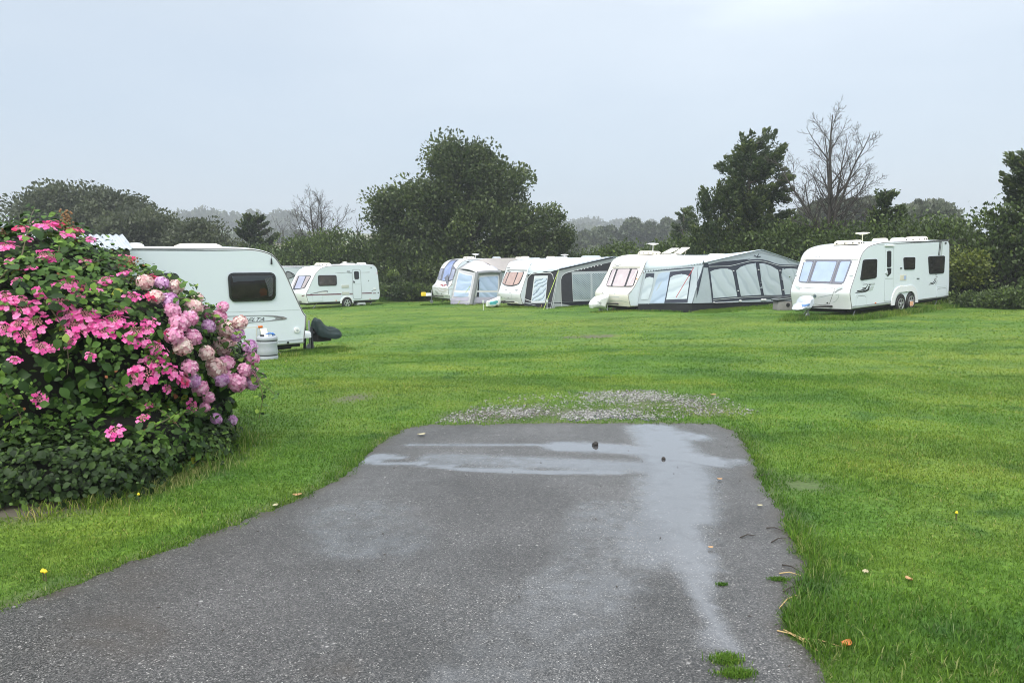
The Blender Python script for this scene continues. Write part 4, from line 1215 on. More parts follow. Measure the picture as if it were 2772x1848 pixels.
abv.stroke('side_stripe', [pl(7, (395, 938), (450, 918), (500, 912), (800, 900), (1295, 884)), pl(7, (1480, 880), (1985, 862)), pl(7, (2010, 872), (2080, 868))], .05, maroon, .005)
abv.stroke('side_stripe', [pl(7, (480, 925), (900, 912), (1290, 906)), pl(7, (1480, 902), (1985, 890))], .018, pink_line, .005)
abv.stroke('side_graphic', [pl(7, (590, 885), (700, 862), (850, 835), (930, 826), (985, 832))], (.03, .10), decal_grey, .005)
abv.stroke('side_graphic', [pl(7, (770, 875), (850, 858), (960, 852))], .07, white_plain, .006)
abv.stroke('side_graphic', [pl(7, (1155, 414), (1280, 405), (1420, 398), (1530, 402)), pl(7, (1735, 399), (1935, 394))], (.01, .035), decal_grey, .005)
abv.stroke('side_graphic', [pl(7, (1980, 825), (2020, 806), (2085, 797))], .04, decal_grey, .005)
for q in (((1298, 682), (1462, 680), (1462, 745), (1300, 750)), ((1308, 838), (1470, 838), (1470, 905), (1310, 908))):
    abv.patch('fridge_vent', rq(7, *q, r=.06), M('vent_beige', (.55, .56, .50), .5), .02)
q = ((640, 920), (868, 915), (872, 1045), (645, 1055)); hl = abv.patch('locker_hatch', rq(7, *q, r=.1), side_paint, .012)
lp = rq(7, *q, r=.1); abv.stroke('hatch_seal', [lp + lp[:1]], .014, decal_pale, .014, parent=hl)
abv.patch('awning_lamp', rq(7, (1418, 352), (1488, 352), (1488, 390), (1418, 390), r=.2), seam_grey, .03)
for q, m_ in (((1968, 288, 11), decal_black), ((1912, 583, 10), decal_black), ((1945, 1003, 9), red_lens), ((1175, 1035, 10), orange_lens), ((2105, 418, 9), red_lens), ((2132, 857, 12), decal_black), ((2045, 765, 24), white_plain)):
    abv.patch('side_fitting', [S(7, q[0] + q[2] * 1.2 * math.cos(a), q[1] + q[2] * math.sin(a)) for a in np.linspace(0, 6.28, 12)[:-1]], m_, .02)
abv.stroke('skirt_trim', [pl(7, (545, 1070), (900, 1068), (1290, 1062))], .03, seam_grey, .01)
c_ = abv.loc(S(7, 1405, 1090), y=-1.06)
arch(abv, (c_.x, -1.1, c_.z), .37, chassis, y=-HW - .006, z0=.33)
arch_trim([(c_.x, c_.z)], .36, .45, .34).build('wheel_arch_trim', white_paint, abv.root, auto=40)
wheel(abv, (c_.x, -1.09, c_.z), .31)
roof_box(abv, 'roof_light', S(7, 665, 272), S(7, 1085, 245), .12, roof_plastic, -.1, .8, 3)
roof_box(abv, 'roof_vent', S(7, 1255, 232), S(7, 1640, 230), .05, white_plain, 0, .5)
roof_box(abv, 'roof_vent', S(7, 1620, 228), S(7, 1875, 226), .09, white_plain, 0, .5)
aerial(abv, S(7, 1370, 172), S(7, 1375, 215), 0, .16, M('aerial_cream', (.76, .74, .66), .4), fins=False)
hitch(abv, jockey=False)

# ---- caravan half hidden between the two
hc = caravan('white caravan mostly hidden between the nearest caravan and the maroon-striped one', (-18.6, 48.2, -.95, .777, .007, .002),
    [(.25, .34), (.16, .6), (.11, .84), (.14, .97), (.30, 1.25), (.50, 1.65), (.68, 1.96), (.79, 2.12), (1.01, 2.3), (1.3, 2.43), (1.87, 2.51), (2.46, 2.54), (3.2, 2.56)],
    [(4.2, 2.57), (5.6, 2.57), (5.76, 2.54), (5.88, 2.43), (5.98, 2.23), (6.06, 1.66), (6.12, .8), (6.02, .41)], .36, white_paint)
window(hc, rq(7, (20, 375), (130, 385), (225, 500), (60, 560), r=.2), black_plastic, M('hidden_window_grey', (.30, .31, .33), .15, coat=.4), k=.8)
hc.stroke('window_trim', [pl(7, (60, 375), (140, 400), (210, 445), (235, 490), (215, 540), (180, 590))], .07, black_plastic, .03)

# ---- nearest caravan, left
de = caravan('nearest white caravan with dark side windows and a swoosh of lettering, behind the pink hydrangea', (-5.463, 17.878, -.513, 3.84, .012, -.001),
    [(.25, .33), (.20, .62), (.16, .92), (.17, 1.0), (.23, 1.08), (.38, 1.42), (.61, 1.99), (.73, 2.2), (.84, 2.36), (.99, 2.47), (1.3, 2.55), (1.75, 2.57), (2.6, 2.57)],
    [(3.2, 2.57), (5.6, 2.57), (5.8, 2.54), (5.92, 2.43), (5.97, 2.2), (6.0, 1.3), (6.0, .36)], .33, white_paint, bow=.16)
gl = M('window_surround_black', (.018, .018, .02), .12, coat=.4)
lp = rq(9, (938, 440), (1352, 436), (1352, 676), (958, 690), r=.2, n=5)
# bulge the short ends a little, as moulded acrylic windows do
big = de.patch('side_window', lp, gl, .03, rings=3)
back = M('dim_interior', (.05, .043, .04), .6, noise=(2.5, .8, (.17, .13, .11)))
il = rq(9, (962, 462), (1338, 458), (1335, 655), (975, 668), r=.18, n=5)
de.patch('dim_room_panel', il, back, .032, parent=big)  # flat dark panel; the dimness of the room is in its colour
cm = folds('pale_curtain', (.80, .80, .80), (.5, .5, .52), scale=9, strength=.5)
de.patch('curtain', pl(9, (1250, 485), (1330, 478), (1328, 600), (1318, 640), (1290, 645), (1288, 600), (1278, 560)), cm, .036, parent=big, rings=2)
de.patch('roller_blind', pl(9, (975, 468), (1325, 464), (1310, 500), (1150, 515), (985, 520)), M('blind_grey', (.42, .45, .50), .7), .034, parent=big, rings=2)
de.patch('cushion', pl(9, (1210, 570), (1260, 560), (1285, 590), (1278, 635), (1220, 640), (1200, 610)), M('red_brown_cushion', (.36, .13, .08), .8), .034, parent=big, rings=2)
de.patch('pane', il, thin_glass, .042, parent=big)
window(de, rq(9, (175, 444), (518, 438), (542, 540), (560, 700), (200, 712), r=.2, n=5) if False else rq(9, (172, 444), (520, 440), (545, 690), (185, 700), r=.2, n=5), gl, dark_glass, off=.03)
de.stroke('wall_seam', [pl(9, (600, 790), (950, 778), (1250, 768), (1560, 757))], .008, decal_pale, .003)
e0 = pl(9, (800, 822), (930, 815), (1050, 811), (1200, 807), (1330, 808), (1420, 818), (1455, 832), (1430, 840), (1330, 850), (1200, 862), (1050, 874), (950, 880), (800, 890))
de.stroke('side_graphic', [e0], .016, decal_grey, .005)
de.face('side_graphic', [pl(9, (1210, 808), (1330, 810), (1420, 820), (1455, 832), (1425, 839), (1350, 846), (1290, 852), (1345, 840), (1358, 830), (1335, 818))], decal_grey, .006)
de.face('side_graphic', [pl(9, (1340, 812), (1425, 824), (1448, 832), (1420, 838), (1370, 843), (1415, 832))], M('decal_dark_warm', (.10, .095, .09), .4), .008)
de.face('side_graphic', [pl(9, (1390, 822), (1430, 828), (1442, 832), (1415, 836), (1425, 831))], M('decal_warm_grey', (.5, .46, .42), .4), .010)
de.text('lettering', 'DELTA', pl(9, (1075, 830), (1262, 822), (1255, 853), (1062, 860)), M('letters_charcoal', (.07, .075, .08), .4), .006, shear=.3)
de.patch('marker_light', rq(9, (1203, 896), (1240, 894), (1240, 911), (1203, 913), r=.15), orange_lens, .02)
q = ((1080, 905), (1193, 898), (1196, 1040), (1080, 1050)); lpz = rq(9, *q, r=.12)
hl = de.patch('locker_hatch', lpz, M('hatch_cream', (.68, .68, .62), .4), .014)
de.patch('hatch_panel', shrink(lpz, .8), side_paint, .02, parent=hl)
rd = de.patch('gas_flue', [S(9, 1535 + 23 * math.cos(a), 931 + 24 * math.sin(a)) for a in np.linspace(0, 6.28, 22)[:-1]], white_plain, .03)
de.patch('flue_core', [S(9, 1537 + 10 * math.cos(a), 933 + 11 * math.sin(a)) for a in np.linspace(0, 6.28, 16)[:-1]], seam_grey, .036, parent=rd)
de.patch('aerial_socket', rq(9, (1312, 318), (1320, 318), (1324, 368), (1310, 366), r=.3), black_plastic, .03)
de.stroke('rail_line', [pl(9, (1318, 285), (1316, 320))], .01, decal_grey, .01)
de.stroke('skirt_trim', [pl(9, (1370, 1030), (1480, 1020), (1585, 1008))], .03, seam_grey, .012)
de.patch('skirt_socket', [S(9, 1460 + 10 * math.cos(a), 1040 + 10 * math.sin(a)) for a in np.linspace(0, 6.28, 14)[:-1]], black_plastic, .014)
for k, (x0, x1) in enumerate(((560, 940), (110, 255))):
    a_ = de.loc(S(9, x0, 216), y=HW - .3); b_ = de.loc(S(9, x1, 216), y=HW - .3)
    mb = MB(); mb.rbox(((a_.x + b_.x) / 2, .25, 2.63), (abs(a_.x - b_.x), 1.0, .10), .2, taper=.8)
    mb.build('roof_light', roof_plastic if k == 0 else white_plain, de.root, auto=50)
# open water hatch flap, cream
a_ = de.loc(S(9, 1222, 918), y=HW + .02); b_ = de.loc(S(9, 1295, 990), y=HW + .10)
mb = MB(); mb.add([de.loc(S(9, 1220, 918), y=HW + .015), de.loc(S(9, 1275, 915), y=HW + .015), de.loc(S(9, 1298, 988), y=HW + .12), de.loc(S(9, 1240, 995), y=HW + .12)], [(0, 1, 2, 3)])
mb.add([Vector(v) + Vector((0, -.012, -.012)) for v in mb.v[:4]], [(3, 2, 1, 0)])
mb.f += [[0, 1, 5, 4], [1, 2, 6, 5], [2, 3, 7, 6], [3, 0, 4, 7]]; mb.m += [0] * 4
mb.build('water_hatch_flap', M('cream_flap', (.80, .76, .62), .4), de.root)
hitch(de, x0=.2, reach=1.0, z=.45)
for x_, y_ in ((-.35, .24), (-.35, -.24)):
    MB().tube([(x_, y_, .02), (x_ - .02, y_ * .8, .62)], .035, 8).build('hitch_support', black_plastic, de.root, auto=60)
mb = MB(); mb.rbox((-.72, 0, .40), (.42, .34, .34), .06, taper=.6); mb.build('nose_lock_box', chassis, de.root, auto=50)
wz = wheel(de, (3.3, 1.0, .315), .315)
mb = MB(); mb.rbox((-.05, 0, .46), (.45, .9, .16), .1); mb.build('front_fairing', white_paint, de.root, auto=50)

# ------------------------------------------------------------------ awnings
def lerp(a, b, f): return a + (b - a) * f
def quad_grid(mb, A, B, Cc, D, n=10, m=10, amp=.012, m_i=0, seed=0):
    """A B top-left/top-right, D C below them"""
    A, B, Cc, D = map(Vector, (A, B, Cc, D))
    nn = (B - A).cross(D - A).normalized()
    P = []
    for i in range(m + 1):
        row = []
        for j in range(n + 1):
            a, b = j / n, i / m
            q = lerp(lerp(A, B, a), lerp(D, Cc, a), b)
            e = math.sin(math.pi * a) * math.sin(math.pi * b)
            w = float(vnoise(q.x * 1.0 + q.y + seed * 3.1, q.z * .8 + q.x * .5, 2.1, seed % 6)) - .5
            row.append(q + nn * amp * (w * 2) * min(e * 3, 1))
        P.append(row)
    mb.grid(P, m_i)
def awning(label, base, name='awning'):
    aw = Rig(base.mat)
    aw.root = thing(name, label, 'awning', mat=aw.mat)
    return aw
def poly_part(rig, name, poly, mat, off=.01, step=5.0, parent=None):
    """any-shaped cloth panel laid on a wall of the awning"""
    return rig.face(name, [resample(poly + poly[:1], step)[:-1]], mat, off, parent)
def roof_sheet(rig, inner, outer, mat, n=8, sag=.03, name='roof_sheet'):
    P = []
    for a, b in zip(inner, outer):
        a, b = Vector(a), Vector(b)
        P.append([lerp(a, b, j / n) - Vector((0, 0, sag * math.sin(math.pi * j / n))) for j in range(n + 1)])
    mb = MB(); mb.grid(P)
    o = mb.build(name, mat, rig.root, smooth=True)
    sm = o.modifiers.new('thickness', 'SOLIDIFY'); sm.thickness = .012; sm.offset = 0
    return o
def spread_line(pts, fr):
    P = [Vector(p) for p in pts]; L = [0]
    for a, b in zip(P[:-1], P[1:]): L.append(L[-1] + (b - a).length)
    o_ = []
    for f in fr:
        d = f * L[-1]
        i = max(k for k in range(len(L) - 1) if L[k] <= d + 1e-9)
        o_.append(lerp(P[i], P[i + 1], (d - L[i]) / max(L[i + 1] - L[i], 1e-9)))
    return o_
def peg_line(rig, name, p0, p1, r, mat):
    return MB().tube([p0, lerp(Vector(p0), Vector(p1), .5), p1], r, 6).build(name, mat, rig.root, auto=50)
rope_red = M('red_webbing', (.42, .03, .035), .6)
rope_lime = M('lime_cord', (.42, .55, .10), .6)
pole_m = M('pale_pole', (.62, .64, .65), .35)

# big grey awning with four arched windows
a4 = awning('big pale grey awning with dark-framed arched windows and a pitched roof', c4)
cloth = fabric('pale_grey_cloth', (.40, .46, .49), (.33, .39, .42), bump=(1.6, .5))
rooft = fabric('grey_white_roof_cloth', (.60, .67, .73), (.52, .60, .66), bump=(.8, .3))
cdark = fabric('charcoal_blue_cloth', (.05, .058, .08), (.04, .045, .06))
cskirt = fabric('dark_mud_skirt', (.022, .024, .027), (.035, .035, .035), bump=(3, .9))
panes = folds('white_curtain_in_awning_window', (.48, .55, .58), (.40, .47, .51), scale=.75, strength=.35)
YO = -3.5
T1 = a4.loc(S(4, 455, 358), y=YO); AP = a4.loc(S(4, 1522, 112), y=YO); G1 = a4.loc(S(4, 240, 1112), y=YO - .18)
T2 = Vector((2 * AP.x - T1.x, YO, T1.z + .02)); G2 = Vector((T2.x + .45, YO - .18, G1.z + .06))
A0 = a4.loc(S(3, 1245, 520), y=-HW - .02); B0 = a4.loc(S(3, 1110, 1235), y=-HW - .02)
GA = lerp(G1, G2, (AP.x - G1.x) / (G2.x - G1.x))
m1_ = MB(); quad_grid(m1_, T1, AP, GA, G1, 12, 12, .01, 0, 1); quad_grid(m1_, AP, T2, G2, GA, 12, 12, .01, 0, 2)
w1 = m1_.build('front_wall', cloth, a4.root, smooth=False)
m2_ = MB(); quad_grid(m2_, A0, T1 + Vector((-.02, .02, -.06)), G1 + Vector((-.01, .02, 0)), B0, 14, 12, .012, 0, 3)
w2 = m2_.build('end_wall', cloth, a4.root)
a4.set_bvh([w1, w2])
# mud skirt below both walls
ms = MB()
def drop(p, z=-.12, out=0.0): return Vector((p.x, p.y + out, z))
quad_grid(ms, G1 + Vector((0, .03, .02)), G2 + Vector((0, .03, .02)), drop(G2, -.05), drop(G1), 20, 3, .02, 0, 4)
quad_grid(ms, B0 + Vector((.02, 0, .02)), G1 + Vector((.02, .03, .02)), drop(G1), drop(B0), 8, 3, .02, 0, 5)
ms.build('mud_skirt', cskirt, a4.root)
# far end wall (turned away)
m3_ = MB(); quad_grid(m3_, Vector((c4.L - .3, -HW - .02, 2.1)), T2, G2, Vector((c4.L - .2, -HW - .02, .5)), 6, 6, .01, 0, 2)
m3_.build('end_wall', cloth, a4.root)
fr_in = [A0, Vector((1.00, -HW, 2.12)), Vector((1.10, -HW, 2.31)), Vector((1.28, -HW, 2.45)), Vector((1.64, -HW, 2.57)), Vector((2.2, -HW, 2.63)), Vector((3.2, -HW, 2.66)), Vector((4.4, -HW, 2.68)), Vector((5.4, -HW, 2.70))]
fr_out = spread_line([T1, AP], [0, .02, .05, .09, .16, .30, .5, .75, 1])
bk_in = [Vector((6.2, -HW, 2.69)), Vector((6.9, -HW, 2.66)), Vector((7.15, -HW, 2.5)), Vector((c4.L - .1, -HW, 2.05))]
bk_out = spread_line([AP, T2], [.3, .6, .85, 1])
roof_sheet(a4, fr_in + bk_in, [p + Vector((0, -.05, .02)) for p in fr_out + bk_out], rooft, sag=.02)
# scalloped edge of the roof along the end wall
mv = MB()
for k in range(22):
    f0, f1 = k / 22, (k + .62) / 22
    p, q = lerp(A0, T1, f0), lerp(A0, T1, f1)
    mv.add([p + Vector((-.03, 0, .03)), q + Vector((-.03, 0, .03)), q + Vector((-.035, 0, -.05)), p + Vector((-.035, 0, -.05))], [(0, 1, 2, 3)])
mv.build('scalloped_edge', rooft, a4.root)
a4.stroke('eave_band', [pl(3, (1255, 530), (1700, 495), (2250, 450), (2330, 440))], .04, cdark, .02)
a4.stroke('gable_piping', [pl(4, (530, 375), (1000, 262), (1510, 150), (1900, 250), (2230, 335))], .05, M('grey_piping', (.40, .44, .46), .5), .015)
frame = pl(4, (518, 392), (760, 392), (960, 385), (1080, 360), (1230, 318), (1350, 292), (1440, 286), (1540, 292), (1660, 320), (1780, 365), (1880, 388), (2040, 392), (2260, 396), (2240, 640), (2200, 1020), (2030, 1034), (1600, 1030), (1100, 1060), (602, 1096), (585, 900), (552, 650))
wf = poly_part(a4, 'window_frame', frame, cdark, .012)
a4.stroke('frame_piping', [pl(4, (540, 425), (900, 418), (1010, 398), (1150, 362), (1300, 328), (1450, 318), (1580, 332), (1700, 365), (1860, 408), (2190, 422)), pl(4, (620, 1050), (1070, 1008), (1560, 985), (2030, 985))], .022, M('white_piping', (.60, .64, .65), .5), .024, parent=wf)
for q in (((565, 520), (640, 488), (780, 462), (880, 465), (975, 498), (1010, 650), (1070, 985), (850, 1000), (622, 1018), (600, 820)),
          ((1048, 498), (1130, 435), (1260, 385), (1415, 358), (1440, 560), (1518, 955), (1320, 968), (1138, 978), (1095, 760)),
          ((1482, 368), (1560, 366), (1690, 405), (1835, 492), (1870, 720), (1905, 955), (1740, 962), (1570, 958), (1520, 680)),
          ((1898, 500), (1980, 465), (2080, 458), (2230, 480), (2190, 700), (2130, 940), (1962, 950), (1930, 720))):
    poly_part(a4, 'awning_window', pl(4, *q), panes, .024, parent=wf)
poly_part(a4, 'corner_gusset', pl(4, (345, 385), (458, 368), (420, 560), (350, 880), (310, 1015), (325, 700)), cdark, .014)
a4.stroke('gable_vent', [pl(4, (1385, 215), (1440, 245), (1475, 190)), pl(4, (1440, 250), (1510, 238))], .04, cdark, .02)
for q in ((635, 1105), (1128, 1066), (1542, 1044), (1590, 1044), (1958, 1045), (1000, 505), (1870, 500), (1470, 485), (1088, 880), (1932, 858)):
    big_ = q[1] > 1000
    a4.patch('corner_tab', [S(4, q[0] + (26 if big_ else 12) * math.cos(a), q[1] + (20 if big_ else 9) * math.sin(a)) for a in np.linspace(0, 6.28, 10)[:-1]], white_plain, .04)
# end-wall panels
ew = poly_part(a4, 'window_frame', pl(3, (1815, 535), (2000, 515), (2230, 492), (2300, 500), (2270, 700), (2200, 1212), (1690, 1222), (1760, 850)), cdark, .012)
poly_part(a4, 'awning_window', pl(3, (1825, 665), (1900, 615), (2040, 590), (2150, 595), (2255, 640), (2230, 850), (2190, 1130), (1735, 1148), (1780, 900)), panes, .024, parent=ew)
poly_part(a4, 'zip_door', pl(3, (1560, 590), (1640, 552), (1815, 538), (1770, 820), (1690, 1218), (1370, 1222), (1450, 950), (1510, 720)), folds('blue_grey_door_cloth', (.38, .47, .58), (.30, .38, .48), scale=.6, strength=.35), .012)
sf = poly_part(a4, 'window_frame', pl(3, (1285, 572), (1475, 562), (1458, 680), (1265, 690)), cdark, .012)
poly_part(a4, 'awning_window', pl(3, (1265, 700), (1300, 662), (1370, 645), (1455, 665), (1430, 850), (1340, 1140), (1180, 1140), (1220, 900)), panes, .02, parent=sf)
MB().tube([a4.loc(S(4, 455, 358), y=YO - .02), a4.loc(S(4, 440, 318), y=YO - .02)], .02, 6).build('pole_end', black_plastic, a4.root)
g_ = c4.inv @ ground(S(3, 545, 1368))
peg_line(a4, 'guy_strap', A0 + Vector((0, -.03, 0)), g_, .016, rope_red)
g2_ = T1 + Vector((-.75, -.25, -1.35))
peg_line(a4, 'guy_strap', a4.loc(S(3, 2335, 440), y=YO + .1), a4.loc(S(3, 1935, 1095), y=-3.0) + Vector((-.1, -.12, 0)), .013, rope_red)
for p_, q_ in (((4, 120, 1115), (4, -60, 1225)), ((3, 1345, 1230), (3, 1310, 1345))):
    a_ = a4.hit(S(*p_))[0]; peg_line(a4, 'storm_strap', a_, c4.inv @ ground(S(*q_)), .012, pole_m)

# charcoal awning
a3 = awning('charcoal and grey awning with white lattice curtains and a pale roof', c3)
ch1 = fabric('charcoal_cloth', (.035, .036, .042), (.05, .052, .06))
gy1 = fabric('mid_grey_cloth', (.36, .39, .39), (.30, .33, .33))
YO = -3.1
T1 = a3.loc(S(2, 1255, 362), y=YO); AP = a3.loc(S(3, 575, 203), y=YO); G1 = a3.loc(S(2, 1125, 1135), y=YO - .15)
T2 = Vector((2 * AP.x - T1.x, YO, T1.z + .1)); G2 = Vector((T2.x + .3, YO - .15, .15))
A0 = a3.loc(S(2, 655, 432), y=-HW - .02); B0 = a3.loc(S(2, 575, 1140), y=-HW - .02)
GA = lerp(G1, G2, (AP.x - G1.x) / (G2.x - G1.x))
m1_ = MB(); quad_grid(m1_, T1, AP, GA, G1, 12, 12, .008, 0, 1); quad_grid(m1_, AP, T2, G2, GA, 12, 12, .008, 0, 2)
w1 = m1_.build('front_wall', gy1, a3.root)
m2_ = MB(); quad_grid(m2_, A0, T1 + Vector((0, .02, -.05)), G1 + Vector((0, .02, 0)), B0, 12, 12, .012, 0, 3)
w2 = m2_.build('end_wall', ch1, a3.root)
a3.set_bvh([w1, w2])
roof3 = fabric('pale_blue_white_roof_cloth', (.62, .70, .76), (.55, .63, .70), bump=(.9, .35))
fr_in = [A0, Vector((.60, -HW, 2.05)), Vector((.68, -HW, 2.25)), Vector((.88, -HW, 2.47)), Vector((1.2, -HW, 2.57)), Vector((1.8, -HW, 2.62)), Vector((2.8, -HW, 2.66)), Vector((3.6, -HW, 2.68)), Vector((4.3, -HW, 2.69))]
fr_out = spread_line([T1, AP], [0, .02, .05, .10, .2, .35, .55, .8, 1])
bk_in = [Vector((5.0, -HW, 2.69)), Vector((5.8, -HW, 2.66)), Vector((6.2, -HW, 2.5)), Vector((6.4, -HW, 2.05))]
bk_out = spread_line([AP, T2], [.3, .6, .85, 1])
roof_sheet(a3, fr_in + bk_in, [p + Vector((0, -.06, .02)) for p in fr_out + bk_out], roof3, sag=.03)
mv = MB()
P0 = [lerp(A0, T1, k / 14) for k in range(15)]
mv.grid([[p + Vector((-.03, 0, .04)) for p in P0], [p + Vector((-.045, 0, -.05 - .03 * math.sin(k * 1.3))) for k, p in enumerate(P0)]])
mv.build('roof_valance', roof3, a3.root)
a3.stroke('gable_band', [pl(2, (1275, 362), (1700, 262), (2040, 185), (2340, 118))], .11, ch1, .02)
a3.stroke('gable_piping', [pl(2, (1275, 395), (1700, 295), (2040, 215), (2340, 150))], .03, gy1, .03)
dk = poly_part(a3, 'dark_panel', pl(2, (1318, 1010), (1308, 800), (1304, 560), (1322, 500), (1370, 450), (1450, 420), (1700, 365), (2000, 285), (2320, 215), (2500, 250), (2500, 980), (1900, 995)), ch1, .012)
lat = bpy.data.materials.new('lattice_curtain'); lat.use_nodes = True
t = lat.node_tree; p = t.nodes['Principled BSDF']; p.inputs['Roughness'].default_value = .6
co = N(t, 'ShaderNodeTexCoord'); mp = N(t, 'ShaderNodeMapping'); mp.inputs['Rotation'].default_value = (0, math.radians(45), 0); mp.inputs['Scale'].default_value = (13, 0.001, 13)
ck = N(t, 'ShaderNodeTexVoronoi'); ck.inputs['Scale'].default_value = 1.0; ck.inputs['Randomness'].default_value = 0.0
t.links.new(co.outputs['Object'], mp.inputs[0]); t.links.new(mp.outputs[0], ck.inputs['Vector'])
t.links.new(ramp(t, ck.outputs['Distance'], [(.28, (.09, .12, .13)), (.38, (.36, .43, .46))]), p.inputs['Base Color'])
wfr = a3.patch('window_frame', pl(2, (1522, 412), (1700, 405), (1900, 400), (2250, 392), (2480, 388), (2450, 700), (2380, 965), (1920, 985), (1550, 1002), (1535, 700)), M('frame_grey', (.42, .46, .48), .5), .02)
a3.patch('lattice_curtain', rq(2, (1540, 462), (1893, 448), (1896, 945), (1555, 958), r=.03), lat, .03, parent=wfr)
a3.patch('lattice_curtain', rq(2, (1932, 446), (2440, 430), (2360, 925), (1938, 942), r=.03), lat, .03, parent=wfr)
mud = a3.face('mud_skirt', [resample(pl(2, (1130, 1025), (1310, 1020), (1900, 992), (2500, 965), (2500, 1085), (1900, 1105), (1120, 1138), (1130, 1025)), 5)[:-1]], fabric('black_blue_skirt', (.016, .018, .026), (.03, .032, .04), bump=(3, .8)), .02)
mb = MB(); mb.grid([[G1 + Vector((0, -.02, .03)), G2 + Vector((0, -.02, .03))], [drop(G1, -.05, -.05), drop(G2, -.05, -.05)]])
mb.grid([[B0, G1 + Vector((-.02, 0, .03))], [drop(B0, -.05), drop(G1, -.05, -.05)]])
mb.build('ground_flap', M('pale_ground_flap', (.40, .42, .43), .7), a3.root)
a3.stroke('edge_piping', [pl(2, (1318, 1125), (1306, 800), (1303, 570), (1322, 500), (1370, 450), (1450, 418), (1560, 392)), pl(2, (1140, 1130), (1200, 770), (1258, 400))], .028, pole_m, .03)
wn_ = a3.patch('window_frame', rq(2, (785, 490), (1052, 485), (1000, 1022), (718, 1026), r=.03), M('frame_white', (.58, .62, .64), .5), .014)
cr = folds('crumpled_clear_film', (.50, .58, .66), (.20, .25, .32), rough=.2, scale=1.9, strength=.5)
a3.patch('awning_window', rq(2, (795, 545), (1042, 535), (1022, 712), (780, 712), r=.03), cr, .022, parent=wn_)
a3.patch('awning_window', rq(2, (778, 728), (1020, 726), (990, 985), (735, 990), r=.03), cr, .022, parent=wn_)
a3.stroke('edge_piping', [pl(2, (588, 1010), (640, 640), (655, 540), (690, 490), (740, 450), (820, 440), (1000, 432), (1090, 430), (1130, 445), (1158, 475), (1170, 560))], .032, pole_m, .03)
a3.stroke('edge_piping', [pl(2, (570, 1026), (800, 1030), (1120, 1022))], .02, seam_grey, .02)
for k in range(8):
    a3.patch('eyelet', [S(2, 1645 + k * 66 + 9 * math.cos(a), 375 - k * 14.5 + 10 * math.sin(a)) for a in np.linspace(0, 6.28, 8)[:-1]], white_plain, .03)
peg_line(a3, 'guy_rope', T1 + Vector((0, -.04, -.05)), c3.inv @ ground(S(2, 960, 1170)), .014, rope_lime)
peg_line(a3, 'guy_rope', T1 + Vector((0, -.04, -.03)), c3.inv @ ground(S(2, 1105, 1140)) , .010, pole_m)
peg_line(a3, 'guy_rope', a3.loc(S(2, 945, 1015), y=-2.4), c3.inv @ ground(S(2, 905, 1130)), .010, M('tan_cord', (.5, .36, .2), .7))

# grey porch awning
a1 = awning('small pale lilac-grey porch awning with grey inflated legs and blue windows', ba)
pg = fabric('pale_lilac_grey_cloth', (.55, .55, .57), (.46, .45, .48), bump=(1.6, .5))
bg_ = fabric('dusty_pink_grey_cloth', (.52, .48, .46), (.44, .41, .40), bump=(1.2, .4))
leg_m = fabric('inflated_grey_beam', (.25, .26, .27), (.20, .21, .22), bump=(3, .3))
skl = fabric('lilac_skirt', (.46, .44, .54), (.36, .35, .44), bump=(3, .8))
bwin = folds('blue_film_window', (.42, .52, .68), (.36, .46, .61), rough=.25, scale=1.0, strength=.4)
YO = -2.4
T1 = a1.loc(S(1, 1290, 580), y=YO); T2 = a1.loc(S(1, 1895, 555), y=YO); G1 = a1.loc(S(1, 1130, 1368), y=YO - .1); G2 = Vector((T2.x + .1, YO - .1, G1.z + .03))
A0 = a1.loc(S(1, 778, 475), y=-HW - .03); B0 = a1.loc(S(1, 585, 1300), y=-HW - .03)
m1_ = MB(); quad_grid(m1_, T1, T2, G2, G1, 10, 12, .012, 0, 1)
w1 = m1_.build('front_wall', pg, a1.root)
m2_ = MB(); quad_grid(m2_, A0, T1, G1, B0, 10, 12, .012, 0, 3)
w2 = m2_.build('end_wall', pg, a1.root)
a1.set_bvh([w1, w2])
B1 = a1.loc(S(1, 1210, 240), y=-HW - .02); C1 = a1.loc(S(1, 1560, 322), y=-HW - .5)
E1 = Vector((T2.x + .15, -HW - .02, 2.2))
inner = [A0, lerp(A0, B1, .5) + Vector((0, 0, .04)), B1, lerp(B1, E1, .4) + Vector((0, 0, .08)), lerp(B1, E1, .75), E1]
outer = spread_line([T1, T2], [0, .05, .3, .6, .85, 1])
roof_sheet(a1, inner, outer, pg, n=8, sag=-.10)
mb = MB(); mb.grid([[a1.loc(S(1, *q), y=-HW - .03) for q in ((1250, 240), (1560, 190), (1900, 182), (2330, 178))], [a1.loc(S(1, *q), y=-HW - .12) for q in ((1420, 285), (1700, 330), (1950, 325), (2330, 315))], [a1.loc(S(1, *q), y=-HW - .30) for q in ((1600, 340), (1800, 470), (1960, 520), (2330, 520))]])
mb.build('canopy_strip', bg_, a1.root, smooth=True)
for l, r_ in (([T1 + Vector((0, -.03, 0)), lerp(T1, G1, .3) + Vector((0, -.06, 0)), G1 + Vector((0, -.03, -.08))], .11), ([T1 + Vector((.0, -.05, .0)), lerp(T1, T2, .5) + Vector((0, -.08, .05)), T2 + Vector((0, -.05, 0))], .10), ([T2 + Vector((0, -.03, 0)), G2 + Vector((0, -.03, -.08))], .09)):
    MB().tube(l, r_, 12).build('air_beam', leg_m, a1.root, auto=60)
MB().tube([A0, lerp(A0, B0, .5), B0], .05, 8).build('air_beam', seam_grey, a1.root, auto=60)
MB().tube([A0 + Vector((0, -.02, .03)), lerp(A0, B1, .5) + Vector((0, -.02, .07)), B1], .022, 8).build('roof_piping', seam_grey, a1.root)
fr1 = M('window_border_white', (.66, .66, .67), .6)
